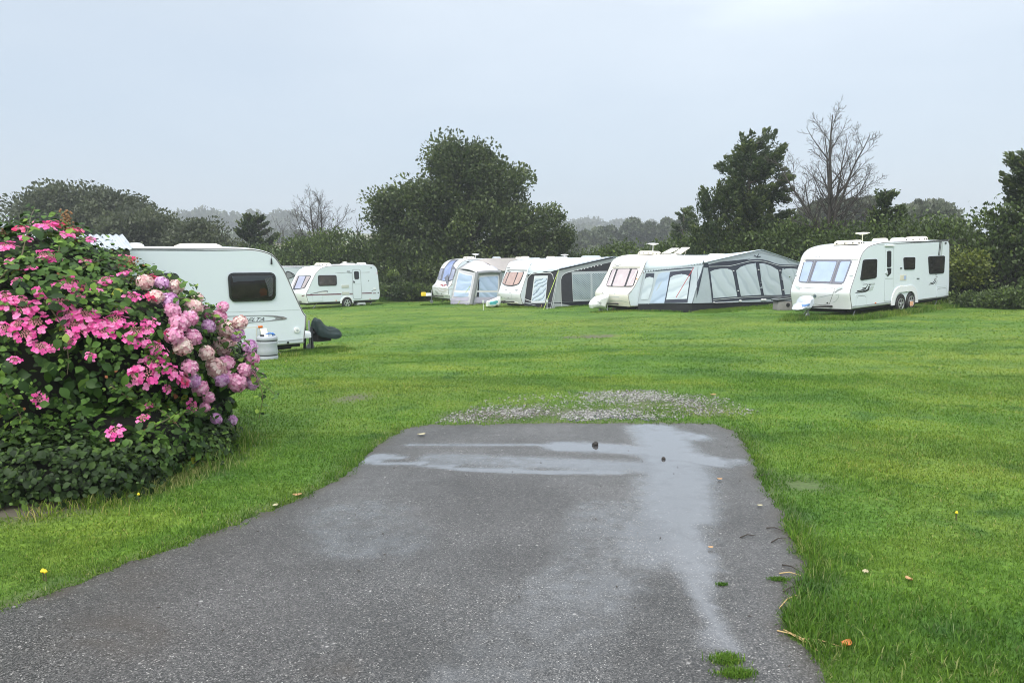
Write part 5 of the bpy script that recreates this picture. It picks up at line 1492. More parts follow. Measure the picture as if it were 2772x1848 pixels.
f1 = a1.patch('window_frame', pl(1, (800, 520), (900, 565), (1000, 600), (1110, 625), (1185, 640), (1140, 900), (1085, 1215), (860, 1215), (665, 1205), (720, 900)), fr1, .012)
a1.patch('awning_window', pl(1, (815, 560), (900, 600), (1000, 630), (1165, 655), (1130, 880), (1095, 1035), (900, 1045), (715, 1025), (755, 820)), bwin, .02, parent=f1)
a1.patch('awning_window', pl(1, (690, 1090), (860, 1100), (1072, 1105), (1060, 1205), (860, 1215), (672, 1195)), bwin, .02, parent=f1)
f2 = a1.patch('window_frame', rq(1, (1310, 650), (1900, 625), (1830, 1215), (1225, 1215), r=.08), fr1, .012)
a1.patch('awning_window', rq(1, (1345, 690), (1850, 655), (1830, 1040), (1340, 1040), r=.12), bwin, .02, parent=f2)
a1.patch('awning_window', rq(1, (1345, 1095), (1825, 1092), (1815, 1215), (1340, 1215), r=.03), bwin, .02, parent=f2)
a1.face('dark_gap', [pl(1, (1325, 740), (1345, 770), (1338, 1035), (1292, 1035)), pl(1, (1285, 1092), (1335, 1092), (1330, 1212), (1265, 1212))], M('navy_gap', (.02, .025, .045), .6), .024, parent=f2)
a1.face('skirt', [resample(pl(1, (600, 1205), (860, 1222), (1080, 1218), (1050, 1330), (800, 1310), (570, 1290), (600, 1205)), 4)[:-1], resample(pl(1, (1200, 1218), (1500, 1215), (1830, 1212), (1800, 1300), (1500, 1345), (1170, 1375), (1200, 1218)), 4)[:-1]], skl, .02)
mb = MB(); mb.grid([[B0, G1, G2], [drop(B0, -.08), drop(G1, -.08), drop(G2, -.08)]]); mb.build('ground_flap', skl, a1.root)
peg_line(a1, 'guy_rope', a1.loc(S(1, 1100, 930), y=YO + .2), ba.inv @ ground(S(1, 765, 1425)), .016, rope_lime)

# ------------------------------------------------------------------ trees, hedges, far country
bark = M('bark', (.075, .062, .048), .9, noise=(6, .7, (.12, .11, .09)), bump=(12, .8))
twig = M('grey_twigs', (.062, .055, .046), .9)
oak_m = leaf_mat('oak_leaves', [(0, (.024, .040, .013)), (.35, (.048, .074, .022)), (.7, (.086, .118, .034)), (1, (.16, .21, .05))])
hedge_m = leaf_mat('hedge_leaves', [(0, (.024, .040, .014)), (.4, (.058, .090, .026)), (.75, (.105, .155, .038)), (1, (.22, .30, .055))])
grey_m = leaf_mat('grey_green_leaves', [(0, (.040, .052, .026)), (.5, (.074, .092, .044)), (1, (.125, .145, .065))])
spruce_m = leaf_mat('conifer_needles', [(0, (.022, .040, .018)), (.45, (.048, .076, .026)), (.75, (.10, .135, .036)), (1, (.22, .26, .06))])
far_m = leaf_mat('hazed_leaves', [(0, (.045, .065, .03)), (.5, (.075, .10, .045)), (1, (.115, .14, .065))])  # lighter greens, part of the distance haze is in the colour
pale_m = leaf_mat('silvery_leaves', [(0, (.09, .11, .07)), (.5, (.14, .16, .105)), (1, (.20, .22, .15))])

def leaf_quads(P, D, size, asp, r, droop=0.0):
    """diamond leaves at P pointing roughly along D"""
    n = len(P)
    u = unit(D + r.normal(0, .75, (n, 3)) + np.array([0, 0, -droop]))
    v = unit(np.cross(u, r.normal(0, 1, (n, 3))))
    w = np.cross(u, v)
    L = size * r.uniform(.6, 1.35, n)[:, None]
    h = L * asp * .5
    V = np.stack([P - u * L * .5, P + v * h + w * h * .35, P + u * L * .5, P - v * h + w * h * .35], 1)
    return V.reshape(-1, 3), (np.arange(n)[:, None] * 4 + np.arange(4)), n
def ball(r, m):
    """gaussian offsets cut off at a soft radius"""
    v = r.normal(0, 1, (m, 3)); L = np.linalg.norm(v, axis=1, keepdims=True)
    return v * np.minimum(1, 1.9 / L)
def foliage(name, blobs, n, size, mat, parent=None, asp=.6, clumps=40, cr=.5, seed=1, shell=(.55, 1.0), fill=.25, flat=None, floor=None, up=.35):
    """many leaf faces gathered in clumps through the blobs (centre, radii, weight)"""
    r = np.random.default_rng(seed)
    wts = np.array([b[2] for b in blobs], float); wts /= wts.sum()
    Ps = []; Ds = []; Ts = []
    for (c, rad, _), w in zip(blobs, wts):
        c = np.array(c); rad = np.array(rad)
        k = max(4, int(clumps * w)); m = int(n * w)
        d = unit(r.normal(0, 1, (k, 3)))
        rr = r.uniform(shell[0], shell[1], k) ** .6
        cc = d * rr[:, None]
        ct = r.beta(2, 2, k)
        i = r.integers(0, k, m)
        q = cc[i] * rad + ball(r, m) * cr * (.6 + .8 * r.random((k, 1)))[i] * np.array([1, 1, .75])
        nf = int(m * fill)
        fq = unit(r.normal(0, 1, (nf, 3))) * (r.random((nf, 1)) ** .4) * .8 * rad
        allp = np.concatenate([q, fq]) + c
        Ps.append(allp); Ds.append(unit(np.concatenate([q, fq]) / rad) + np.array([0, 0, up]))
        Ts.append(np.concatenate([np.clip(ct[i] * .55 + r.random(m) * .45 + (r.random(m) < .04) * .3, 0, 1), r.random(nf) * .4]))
    P = np.concatenate(Ps); D = np.concatenate(Ds); T = np.concatenate(Ts)
    if floor is not None:
        k = P[:, 2] > hgt(P[:, 0], P[:, 1]) + floor
        P, D, T = P[k], D[k], T[k]
    V, F, n = leaf_quads(P, D, size, asp, r)
    return np_mesh(name, V, F, mat, parent, {'tint': np.repeat(T, 4)})
def UB(u, v, D, ru, rv, w=1.0, dy=None):
    """blob seen at photo (u, v), D metres off, ru x rv photo pixels"""
    c = Wp(u, v, D); k = D / 1640.0 * math.sqrt(1 + ((u - 1176) / 1640) ** 2) * 1.0
    return (c, (ru * k, (dy if dy else (ru + rv) * .5 * k), rv * k), w)
def limbs(name, base, targets, r0, parent, mat=bark, seed=1, split=.35):
    r = random.Random(seed)
    mb = MB()
    top = Vector((sum(t.x for t in targets) / len(targets), sum(t.y for t in targets) / len(targets), sum(t.z for t in targets) / len(targets)))
    fork = lerp(base, top, split)
    mb.tube([base - Vector((0, 0, .2)), lerp(base, fork, .5) + Vector((r.uniform(-.1, .1), 0, 0)), fork], [r0 * 1.25, r0, r0 * .85], 9)
    for tg in targets:
        a = lerp(fork, tg, .35) + Vector((r.uniform(-.3, .3), r.uniform(-.3, .3), r.uniform(0, .4)))
        mb.tube([lerp(base, fork, .9), a, lerp(a, tg, .6) + Vector((r.uniform(-.2, .2),) * 3), tg], [r0 * .55, r0 * .4, r0 * .25, r0 * .08], 6)
    return mb.build(name, mat, parent, auto=60)
def tree(name, label, blobs, n, size, mat, r0=.25, clumps=60, cr=.5, seed=1, group=None, cat='tree', trunk=True, **kw):
    cx_ = sum(b[0][0] * b[2] for b in blobs) / sum(b[2] for b in blobs); cy_ = sum(b[0][1] * b[2] for b in blobs) / sum(b[2] for b in blobs)
    base = on_ground(cx_, cy_)
    t_ = thing(name, label, cat, loc=base, group=group)
    bl = [(Vector(b[0]) - base, b[1], b[2]) for b in blobs]
    kw.pop('floor', None)
    foliage('crown', bl, n, size, mat, t_, clumps=clumps, cr=cr, seed=seed, **kw)
    if trunk: limbs('trunk', Vector((0, 0, 0)), [Vector(b[0]) + Vector((0, 0, b[1][2] * .2)) for b in bl], r0, t_, seed=seed)
    return t_

# big oak behind the caravans
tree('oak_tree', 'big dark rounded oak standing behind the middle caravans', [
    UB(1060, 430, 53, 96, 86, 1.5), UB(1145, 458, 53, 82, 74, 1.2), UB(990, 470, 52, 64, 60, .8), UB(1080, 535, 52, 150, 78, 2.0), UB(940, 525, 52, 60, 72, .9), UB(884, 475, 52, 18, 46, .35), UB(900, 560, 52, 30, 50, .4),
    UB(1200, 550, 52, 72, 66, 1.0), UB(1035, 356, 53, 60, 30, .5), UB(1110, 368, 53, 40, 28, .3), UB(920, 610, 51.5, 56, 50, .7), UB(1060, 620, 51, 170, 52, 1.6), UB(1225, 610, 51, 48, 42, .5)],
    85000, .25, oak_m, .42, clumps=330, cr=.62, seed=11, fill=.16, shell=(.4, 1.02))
tree('hawthorn_tree', 'scraggly wind-bent hawthorn at the right side of the big oak', [UB(1255, 520, 49.5, 38, 50, 1), UB(1285, 540, 49.5, 25, 40, .6), UB(1240, 590, 49.5, 50, 40, .9)], 7000, .20, oak_m, .14, clumps=60, cr=.28, seed=12, fill=.05)

# left background trees
tree('round_tree', 'broad domed grey-green tree beyond the corrugated roof', [UB(190, 510, 72, 130, 60, 2), UB(110, 505, 72, 70, 45, 1), UB(270, 500, 72, 60, 40, .8), UB(180, 465, 72, 70, 25, .6), UB(235, 465, 72, 45, 24, .5), UB(200, 560, 71, 170, 50, 1.5)], 42000, .34, grey_m, .4, clumps=190, cr=.8, seed=21, fill=.2, shell=(.5, 1.10))
tree('round_tree', 'smaller olive-green round tree right of the broad domed one', [UB(320, 540, 64, 62, 44, 1), UB(375, 560, 64, 40, 34, .5), UB(300, 590, 64, 80, 34, .6)], 18000, .30, grey_m, .3, clumps=80, cr=.65, seed=22, shell=(.5, 1.10))
tree('round_tree', 'low bushy tree above the roof of the nearest caravan', [UB(455, 548, 62, 42, 36, 1), UB(420, 570, 62, 40, 26, .5), UB(500, 578, 62, 40, 24, .5), UB(460, 600, 62, 90, 30, .7)], 16000, .28, grey_m, .25, clumps=70, cr=.6, seed=23, shell=(.5, 1.10))
def conifer(name, label, base_u, base_v, D, top_v, widths, seed, lean=0.0, nb=60, spray=.55, group='wind-blown conifers in the hedge', dense=1.0, tufts_=26, blobs=(), nblob=0):
    """open conifer: whorled up-swept boughs clothed in needle sprays"""
    r = np.random.default_rng(seed); rr = random.Random(seed)
    b0 = Wp(base_u, base_v, D); base = on_ground(b0.x, D)
    top = Wp(base_u + lean, top_v, D)
    H = top.z - base.z
    t_ = thing(name, label, 'tree', loc=base, group=group)
    mb = MB(); mb.tube([(0, 0, -.2), ((top.x - base.x) * .4, 0, H * .5), (top.x - base.x, 0, H)], [.20, .13, .02], 8)
    Ps = []; Ds = []; Ts = []
    k_ = D / 1640
    for i in range(nb):
        f = (i + rr.random()) / nb
        z = H * (.06 + .93 * f)
        w = np.interp(f, [a for a, b in widths], [b for a, b in widths]) * k_
        az = rr.uniform(0, 6.283)
        side = math.cos(az)
        wl = w * (1 + .28 * side * (1 if lean >= 0 else -1)) * rr.uniform(.7, 1.12)
        st_ = Vector(((top.x - base.x) * f, 0, z - wl * .25))
        dv = Vector((math.cos(az) * wl, math.sin(az) * wl, wl * rr.uniform(.15, .55)))
        if rr.random() < .3: dv.z += wl * .3
        pts = [st_, st_ + dv * .5 + Vector((0, 0, -.06 * wl)), st_ + dv + Vector((0, 0, .10 * wl))]
        mb.tube(pts, [.045, .03, .008], 5)
        m = int(tufts_ * (0.6 + wl) * dense)
        s = r.uniform(.12, 1.0, m) ** .8
        q = np.array([tuple(lerp(pts[0], pts[1], x * 2) if x < .5 else lerp(pts[1], pts[2], x * 2 - 1)) for x in s])
        dn = np.array(dv.normalized())
        # side twigs
        sd = unit(np.cross(dn, [0, 0, 1]))
        off = r.normal(0, .30, (m, 1)) * wl * (1.05 - s[:, None])
        q = q + sd * off + np.array([0, 0, 1]) * (r.normal(0, .07, (m, 1)) + np.abs(off) * .12)
        dd = dn + sd * np.sign(off) * .7 + np.array([0, 0, .25])
        ct = rr.random()
        # each twig is a run of needles
        nn_ = 6
        qq = (q[:, None] + unit(dd)[:, None] * (np.arange(nn_) * .075 * spray / .55)[None, :, None]).reshape(-1, 3) + r.normal(0, .025, (m * nn_, 3))
        Ps.append(qq); Ds.append(np.repeat(dd, nn_, 0)); Ts.append(np.clip(np.tile(np.arange(nn_) / nn_, m) * .4 + ct * .35 + r.random(m * nn_) * .25, 0, 1))
    for c, rad, w_ in blobs:
        c = np.array(c) - np.array(base); k = int(26 * w_); m = int(nblob * w_)
        d = unit(r.normal(0, 1, (k, 3))) * (r.uniform(.45, 1.05, (k, 1)) ** .6) * np.array(rad)
        i = r.integers(0, k, m)
        sw = unit(d / np.array(rad)) + np.array([.25, 0, .45])
        t_l = r.random(m)
        Ps.append(c + d[i] + unit(sw)[i] * (t_l * .75)[:, None] + r.normal(0, 1, (m, 3)) * (.20 * (1.1 - t_l))[:, None])
        Ds.append(sw[i]); Ts.append(np.clip(r.beta(2, 2, k)[i] * .45 + t_l * .35 + r.random(m) * .2, 0, 1))
    P = np.concatenate(Ps); Dd = np.concatenate(Ds); T = np.concatenate(Ts)
    V, F, n = leaf_quads(P, Dd * 1.6, .19 * spray / .55, .42, r)
    np_mesh('crown', V, F, spruce_m, t_, {'tint': np.repeat(T, 4)})
    mb.build('trunk', bark, t_, auto=60)
    return t_
conifer('conifer_tree', 'tall full conifer with up-swept boughs behind the arched-window awning', 1700, 640, 41, 322, [(0, 70), (.3, 80), (.55, 84), (.7, 66), (.85, 48), (1, 22)], 31, lean=30, nb=80, tufts_=24, spray=.6,
    blobs=[UB(1745, 345, 41, 40, 22, .5), UB(1722, 390, 41, 52, 34, 1), UB(1772, 385, 41, 32, 30, .6), UB(1745, 440, 41, 62, 34, 1.1), UB(1675, 468, 41, 50, 28, .7), UB(1625, 492, 41, 30, 26, .5), UB(1700, 520, 40.5, 96, 38, 1.6), UB(1635, 560, 40.5, 46, 40, .9), UB(1768, 500, 41, 36, 40, .7), UB(1700, 590, 40, 110, 40, 1.7)], nblob=2600)
conifer('conifer_tree', 'small dark conifer poking out of the hedge right of the bare tree', 2026, 560, 35, 440, [(0, 40), (.5, 38), (.75, 30), (.9, 20), (1, 5)], 32, lean=8, nb=46, tufts_=30)
conifer('conifer_tree', 'dark conifer cut off by the right edge of the view', 2402, 560, 30, 305, [(0, 84), (.3, 84), (.55, 66), (.8, 46), (1, 12)], 33, lean=-5, nb=90, tufts_=36)
conifer('conifer_tree', 'small dark spruce standing in the scrub left of the bare saplings', 578, 620, 58, 500, [(0, 52), (.4, 50), (.7, 38), (.9, 25), (1, 6)], 34, lean=0, nb=60, spray=.8, tufts_=26)
conifer('conifer_tree', 'hazy spruce top showing left of the tall full conifer', 1570, 620, 62, 478, [(0, 40), (.4, 36), (.7, 22), (1, 5)], 35, nb=40, spray=.8, tufts_=16)

def bare_tree(name, label, D, base_uv, specs, seed, r0=.16, mat=twig, depth=5, rmin=.0045, ivy=None, group='bare leafless trees', spread_=.62, shrink_=.74):
    """specs: first-order limbs as photo-sized vectors (du, dv up, dy metres)"""
    rr = random.Random(seed)
    b0 = Wp(base_uv[0], base_uv[1], D); base = on_ground(b0.x, D)
    t_ = thing(name, label, 'tree', loc=base, group=group)
    mb = MB(); k_ = D / 1640
    fork = Vector((0, 0, b0.z - base.z))
    mb.tube([(0, 0, -.2), (rr.uniform(-.1, .1), 0, fork.z * .5), fork], [r0 * 1.3, r0 * 1.05, r0], 9)
    def grow(p, d, L, r, lev):
        n = 4
        pts = [p]; rs = [r]
        q = p; dd = d.copy()
        for i in range(n):
            dd = (dd + Vector((rr.gauss(0, .13), rr.gauss(0, .13), rr.gauss(.045, .10)))).normalized()
            q = q + dd * L / n
            pts.append(q); rs.append(max(r * (1 - .60 * (i + 1) / n), .0085))
        mb.tube(pts, rs, 6 if lev < 2 else 4 if lev < 4 else 3, cap=False)
        if lev >= depth: return
        for i in range(1, n + 1):
            m = 1 if i < n else 2
            for _ in range(m):
                if lev >= 3 and rr.random() < .2: continue
                ax = dd.orthogonal().normalized(); ax.rotate(Matrix.Rotation(rr.uniform(0, 6.283), 3, dd))
                nd = (dd + ax * spread_ * rr.uniform(.55, 1.25)).normalized()
                grow(pts[i], nd, L * shrink_ * rr.uniform(.55, .95), rs[i] * .72, lev + 1)
    for du, dv, dy, ra in specs:
        v = Vector((du * k_, dy, dv * k_))
        grow(fork - Vector((0, 0, rr.uniform(0, .5) * min(fork.z, 1.2))), v.normalized(), v.length, r0 * ra, 1)
    mb.build('branches', mat, t_)
    if ivy:
        foliage('ivy', [(Vector((0, 0, z)), (rx, rx, rz), w) for z, rx, rz, w in ivy], 2600, .11, hedge_m, t_, clumps=50, cr=.13, seed=seed)
    return t_
def twiggy_tree(name, label, D, base_uv, stems, seed, r0=.16, mat=twig, ivy=None, group='bare leafless trees', lat=9, ang=(.6, .95), latlen=.50):
    """bare crown of upright stems (du, dv, dy, radius share), each with alternate laterals and fine twigs"""
    rr = random.Random(seed)
    b0 = Wp(base_uv[0], base_uv[1], D); base = on_ground(b0.x, D)
    t_ = thing(name, label, 'tree', loc=base, group=group)
    mb = MB(); k_ = D / 1640
    fork = Vector((0, 0, b0.z - base.z))
    mb.tube([(0, 0, -.2), (rr.uniform(-.1, .1), 0, fork.z * .5), fork], [r0 * 1.3, r0 * 1.05, r0], 9)
    def stem(p, d, L, r, lev):
        n = 9 if lev == 0 else 6 if lev == 1 else 3
        pts = [p]; rs = [r]; q = p; dd = d.copy(); ds = [d]
        for i in range(n):
            dd = (dd + Vector((rr.gauss(0, .07), rr.gauss(0, .07), rr.gauss(.03 + .04 * lev, .05)))).normalized()
            q = q + dd * L / n; pts.append(q); ds.append(dd); rs.append(max(r * (1 - .85 * (i + 1) / n), .0052))
        mb.tube(pts, rs, 6 if lev == 0 else 4 if lev == 1 else 3, cap=False)
        if lev >= 3: return
        m = (lat, 9, 5)[lev]
        a0 = rr.uniform(0, 6.28)
        for c in range(m):
            f = .14 + .84 * (c + rr.random() * .7) / m
            i = min(int(f * n), n - 1)
            P0 = lerp(pts[i], pts[i + 1], f * n - i)
            ax = ds[i].orthogonal().normalized(); ax.rotate(Matrix.Rotation(a0 + c * 2.4 + rr.uniform(-.4, .4), 3, ds[i]))
            t2 = rr.uniform(*ang)
            nd = (ds[i] * math.cos(t2) + ax * math.sin(t2)).normalized()
            stem(P0, nd, L * latlen * rr.uniform(.6, 1.15) * (1.05 - .6 * f), max(rs[i] * .55, .007), lev + 1)
    for du, dv, dy, ra in stems:
        v = Vector((du * k_, dy, dv * k_))
        stem(fork - Vector((0, 0, rr.uniform(0, .9) * min(fork.z, 1.2))), v.normalized(), v.length, r0 * ra, 0)
    mb.build('branches', mat, t_)
    if ivy:
        foliage('ivy', [(Vector((0, 0, z)), (rx, rx, rz), w) for z, rx, rz, w in ivy], 3200, .11, hedge_m, t_, clumps=50, cr=.13, seed=seed)
    return t_
twiggy_tree('bare_tree', 'tall bare tree with an ivy-clad trunk behind the long twin-axle caravan', 37, (1902, 545), [(4, 285, 0, .85), (-52, 215, .8, .55), (48, 225, -.6, .55), (-105, 130, -.9, .45), (110, 135, .9, .45), (-22, 235, -1.0, .5), (26, 240, 1.1, .5), (-85, 60, .7, .4), (110, 75, -.6, .4)], 41, .17, ivy=[(1.2, .35, 1.1, 1), (2.6, .30, .8, .8), (3.6, .35, .6, .5)], lat=11, latlen=.50, ang=(.55, 1.0))
twiggy_tree('bare_tree', 'spreading bare tree rising out of the left hedge', 57, (728, 575), [(-14, 132, 0, .6), (30, 118, .5, .6), (-66, 104, -1, .5), (72, 95, 1, .5), (8, 120, -1.2, .5), (-36, 120, 1.2, .45), (52, 118, -.9, .4), (-66, 60, .5, .4)], 42, .13, lat=11, latlen=.50, ang=(.55, 1.0))
bare_tree('bare_sapling', 'thin bare sapling left of the spreading bare tree', 58, (640, 600), [(-12, 55, 0, .5), (14, 60, .4, .5), (-28, 44, -.4, .4), (26, 40, .4, .4)], 43, .08, depth=3)
bare_tree('bare_sapling', 'slender bare sapling beside the small dark spruce', 59, (622, 600), [(-8, 46, 0, .5), (12, 50, .4, .5), (22, 38, -.4, .4)], 44, .07, depth=3)
bare_tree('bare_sapling', 'dead forked sapling sticking out of the left hedge top near the oak', 54, (822, 530), [(-6, 26, 0, .6), (7, 28, .2, .5)], 45, .06, depth=2)

def hedge(name, label, line, n, size, seed, tint_mat=hedge_m, depth=1.5, clump=.38, group='hedges round the field', wig=.35):
    """line: (x, y, height) along the hedge"""
    r = np.random.default_rng(seed)
    L = np.array(line, float)
    seg = np.linalg.norm(L[1:, :2] - L[:-1, :2], axis=1); cs = np.concatenate([[0], np.cumsum(seg)]) / seg.sum()
    base = on_ground(L[0, 0], L[0, 1])
    k = int(seg.sum() * 26)
    f = r.random(k)
    cx_, cy_, H = (np.interp(f, cs, L[:, i]) for i in range(3))
    H = H * (1 + wig * (vnoise(f * seg.sum(), 0 * f, .55, seed % 6) - .5) + wig * .6 * (vnoise(f * seg.sum(), 0 * f + 9, 1.7, seed % 5) - .5))
    dx = np.interp(f, cs, np.gradient(L[:, 0])); dy = np.interp(f, cs, np.gradient(L[:, 1])); nl = np.hypot(dx, dy)
    nx, ny = dy / nl, -dx / nl
    a = r.random(k) ** .75
    thick = depth * np.sqrt(np.maximum(1 - a ** 3, .05))
    side = r.choice([-1, 1, 1], k) * r.uniform(.75, 1.0, k)      # more on the open side
    sgn = np.where(nx * cx_ + ny * cy_ > 0, -1, 1)              # towards the field
    ox = nx * sgn * side * thick; oy = ny * sgn * side * thick
    ct = r.beta(2, 2.2, k)
    i = r.integers(0, k, n)
    P = np.stack([cx_[i] + ox[i], cy_[i] + oy[i], hgt(cx_[i], cy_[i]) + a[i] * H[i]], -1) + r.normal(0, clump, (n, 3)) * np.array([1, 1, .8])
    out_ = np.stack([nx[i] * sgn[i] * side[i], ny[i] * sgn[i] * side[i], .4 + a[i]], -1)
    tint = np.clip(ct[i] * .5 + r.random(n) * .4 + .12 * a[i] + (r.random(n) < .03) * .3, 0, 1)
    # upright shoots along the top
    ns = int(seg.sum() * 7); j = r.integers(0, k, ns)
    sh = np.stack([cx_[j], cy_[j], hgt(cx_[j], cy_[j]) + H[j] * .95], -1)
    hgt_s = r.uniform(.2, .75, ns)
    m = 9
    sp_ = (sh[:, None] + np.stack([r.normal(0, .12, (ns, 1)) * np.linspace(0, 1, m), r.normal(0, .12, (ns, 1)) * np.linspace(0, 1, m), hgt_s[:, None] * np.linspace(0, 1, m)], -1)).reshape(-1, 3) + r.normal(0, .03, (ns * m, 3))
    P = np.concatenate([P, sp_]); out_ = np.concatenate([out_, np.tile([0, 0, 1.], (len(sp_), 1))]); tint = np.concatenate([tint, r.random(len(sp_)) * .6 + .2])
    kz = P[:, 2] > hgt(P[:, 0], P[:, 1])
    P, out_, tint = P[kz], out_[kz], tint[kz]
    V, F, nn_ = leaf_quads(P - np.array(base), out_, size, .6, r)
    t_ = thing(name, label, 'hedge', loc=base, group=group)
    np_mesh('foliage', V, F, tint_mat, t_, {'tint': np.repeat(tint, 4)})
    # dark lining added to block light; its colour stands for inner shade
    mb = MB(); m_ = 24
    rows = []
    for s in np.linspace(0, 1, int(seg.sum() / 1.2) + 2):
        x, y, h = (float(np.interp(s, cs, L[:, q])) for q in range(3))
        ddx, ddy = float(np.interp(s, cs, np.gradient(L[:, 0]))), float(np.interp(s, cs, np.gradient(L[:, 1])))
        q = math.hypot(ddx, ddy); px, py = ddy / q, -ddx / q
        z0 = float(hgt(x, y)) - .1
        row = []
        for a_ in np.linspace(0, math.pi, 9):
            w_ = depth * .55 * math.cos(a_); row.append(Vector((x + px * w_, y + py * w_, z0 + h * .80 * (math.sin(a_) ** .5) + random.uniform(-.1, .1))) - base)
        rows.append(row)
    mb.grid(rows); mb.build('stems', M('hedge_shade_core', (.022, .024, .014), 1.0), t_)
    return t_
hedge('hedge', 'long tall mixed hedge behind the twin-axle caravan, running to the right edge', [(8.2, 45.5, 3.1), (11, 41.5, 3.3), (14.5, 38.2, 3.5), (17.5, 34.5, 3.6), (20.2, 31.2, 3.6), (23.5, 28, 3.6), (28, 24.5, 3.5)], 80000, .17, 51, depth=1.7)
hedge('hedge', 'low green hedge between the oak and the tall full conifer', [(1.5, 53, 2.7), (4.5, 50.5, 2.8), (8.0, 47, 3.0)], 17000, .19, 52, depth=1.3)
hedge('hedge', 'dark evergreen hedge behind the maroon-striped caravan, reaching the oak', [(-22, 55, 3.4), (-17.5, 54.5, 4.2), (-14, 54, 4.7), (-10.5, 53, 4.6), (-7, 51, 4.0), (-4, 50, 3.6)], 45000, .20, 53, depth=1.6)
hedge('hedge', 'brownish scrub bank under the left background trees', [(-50, 60, 3.5), (-38, 60, 3.6), (-30, 59, 3.4), (-21, 58, 3.0)], 20000, .26, 54, tint_mat=grey_m, depth=1.8)
# undergrowth at hedge feet
def bushes(name, label, cat, spec, n, size, mat, seed, group=None, stems=True):
    cx_ = spec[0][0][0]; cy_ = spec[0][0][1]; base = on_ground(cx_, cy_)
    t_ = thing(name, label, cat, loc=base, group=group)
    foliage('foliage', [(Vector(c) - base, rad, w) for c, rad, w in spec], n, size, mat, t_, clumps=40, cr=.22, seed=seed)
    return t_
bushes('yellow_green_shrub', 'bright yellow-green shrub growing from the hedge right of the twin-axle caravan', 'shrub', [UB(2222, 605, 29.5, 30, 25, 1), UB(2235, 640, 29.5, 22, 22, .7)], 2400, .13, leaf_mat('yellow_green_leaves', [(0, (.06, .09, .02)), (.6, (.15, .19, .03)), (1, (.26, .28, .05))]), 61)
bushes('bramble_bank', 'low bramble bank at the foot of the hedge near the right edge', 'shrub', [UB(2290, 688, 27.5, 60, 11, 1), UB(2220, 694, 28, 40, 9, .6), UB(2360, 684, 26.5, 50, 14, .8)], 5600, .11, hedge_m, 62)
bushes('bramble_bank', 'low green bramble bank under the oak left of the red-badged caravan', 'shrub', [UB(930, 668, 47.5, 60, 14, 1), UB(900, 650, 48.5, 26, 22, .7), UB(985, 672, 47, 30, 10, .5)], 5200, .18, hedge_m, 63)

# far woods and hills
def wood(label, spec, n, size, mat, seed):
    o = foliage('woodland', spec, n, size, mat, None, clumps=90, cr=size * 1.1, seed=seed, fill=.3)
    return tag(o, label, 'woodland', kind='stuff')
wood('distant hazy wood along the valley left of the tall full conifer', [UB(1500, 540, 200, 70, 36, 1.4), UB(1420, 550, 195, 60, 28, 1), UB(1365, 556, 190, 45, 22, .8), UB(1560, 540, 195, 50, 40, 1), UB(1640, 560, 190, 90, 34, 1), UB(1340, 582, 170, 60, 22, .7), UB(1450, 592, 160, 120, 26, 1)], 30000, 1.05, far_m, 71)
tree('far_tree', 'hazy round tree behind the tall bare tree', [UB(1960, 492, 100, 60, 34, 1), UB(1900, 507, 100, 55, 32, 1), UB(1860, 512, 99, 45, 28, .7), UB(1930, 545, 98, 120, 38, 1)], 15000, .58, grey_m, .35, clumps=70, cr=.6, seed=72, group='hazy trees beyond the hedge')
tree('far_tree', 'pale silvery willow-like tree beyond the hedge on the right', [UB(2130, 497, 85, 55, 30, 1), UB(2085, 507, 85, 40, 24, .6), UB(2180, 517, 85, 46, 24, .7), UB(2130, 545, 85, 100, 32, .8)], 15000, .46, pale_m, .3, clumps=80, cr=.45, seed=73, group='hazy trees beyond the hedge', up=1.4)
wood('wooded hilltop far off in mist above the nearest caravan', [UB(450, 508, 560, 60, 16, 1), UB(520, 514, 560, 60, 13, .8), UB(420, 518, 560, 35, 14, .5), UB(600, 512, 600, 30, 16, .5), UB(645, 510, 600, 32, 17, .6), UB(560, 524, 580, 120, 9, .8)], 16000, 3.2, far_m, 74)
wood('misty tree belt on the far ridge beyond the oak', [UB(1345, 519, 700, 40, 8, 1), UB(1400, 521, 700, 36, 6, .8), UB(1320, 534, 520, 40, 7, .7), UB(1470, 521, 700, 60, 7, .8)], 7000, 3.6, far_m, 75)
wood('field hedgerow crossing the far slope on the left', [UB(480, 553, 330, 120, 7, 1), UB(650, 545, 360, 60, 5, .6)], 6000, 2.0, far_m, 76)

# ------------------------------------------------------------------ hydrangea bush at the left
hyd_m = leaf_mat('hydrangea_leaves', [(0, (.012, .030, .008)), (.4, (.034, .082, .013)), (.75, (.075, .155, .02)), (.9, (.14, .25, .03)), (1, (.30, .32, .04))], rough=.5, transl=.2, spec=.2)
bram_m = leaf_mat('bramble_leaves', [(0, (.022, .048, .014)), (.5, (.085, .175, .03)), (.85, (.18, .30, .045)), (.96, (.28, .36, .06)), (1, (.30, .12, .05))], rough=.5, transl=.25, spec=.2)
ivy_m = leaf_mat('ivy_leaves', [(0, (.012, .024, .008)), (.5, (.030, .060, .014)), (1, (.09, .16, .03))], rough=.5, transl=.1, spec=.18)
def petal_mat(name, stops):
    return leaf_mat(name, stops, rough=.6, transl=.25, spec=.2)
pet_pink = petal_mat('bright_pink_petals', [(0, (.70, .07, .30)), (.5, (.86, .13, .42)), (1, (.92, .32, .58))])
pet_red = petal_mat('deep_pink_petals', [(0, (.50, .02, .08)), (.6, (.72, .06, .20)), (1, (.80, .22, .36))])
pet_soft = petal_mat('soft_pink_petals', [(0, (.76, .28, .50)), (.5, (.86, .44, .62)), (1, (.90, .64, .72))])
pet_cream = petal_mat('faded_cream_pink_petals', [(0, (.72, .40, .42)), (.45, (.84, .60, .58)), (1, (.90, .80, .70))])
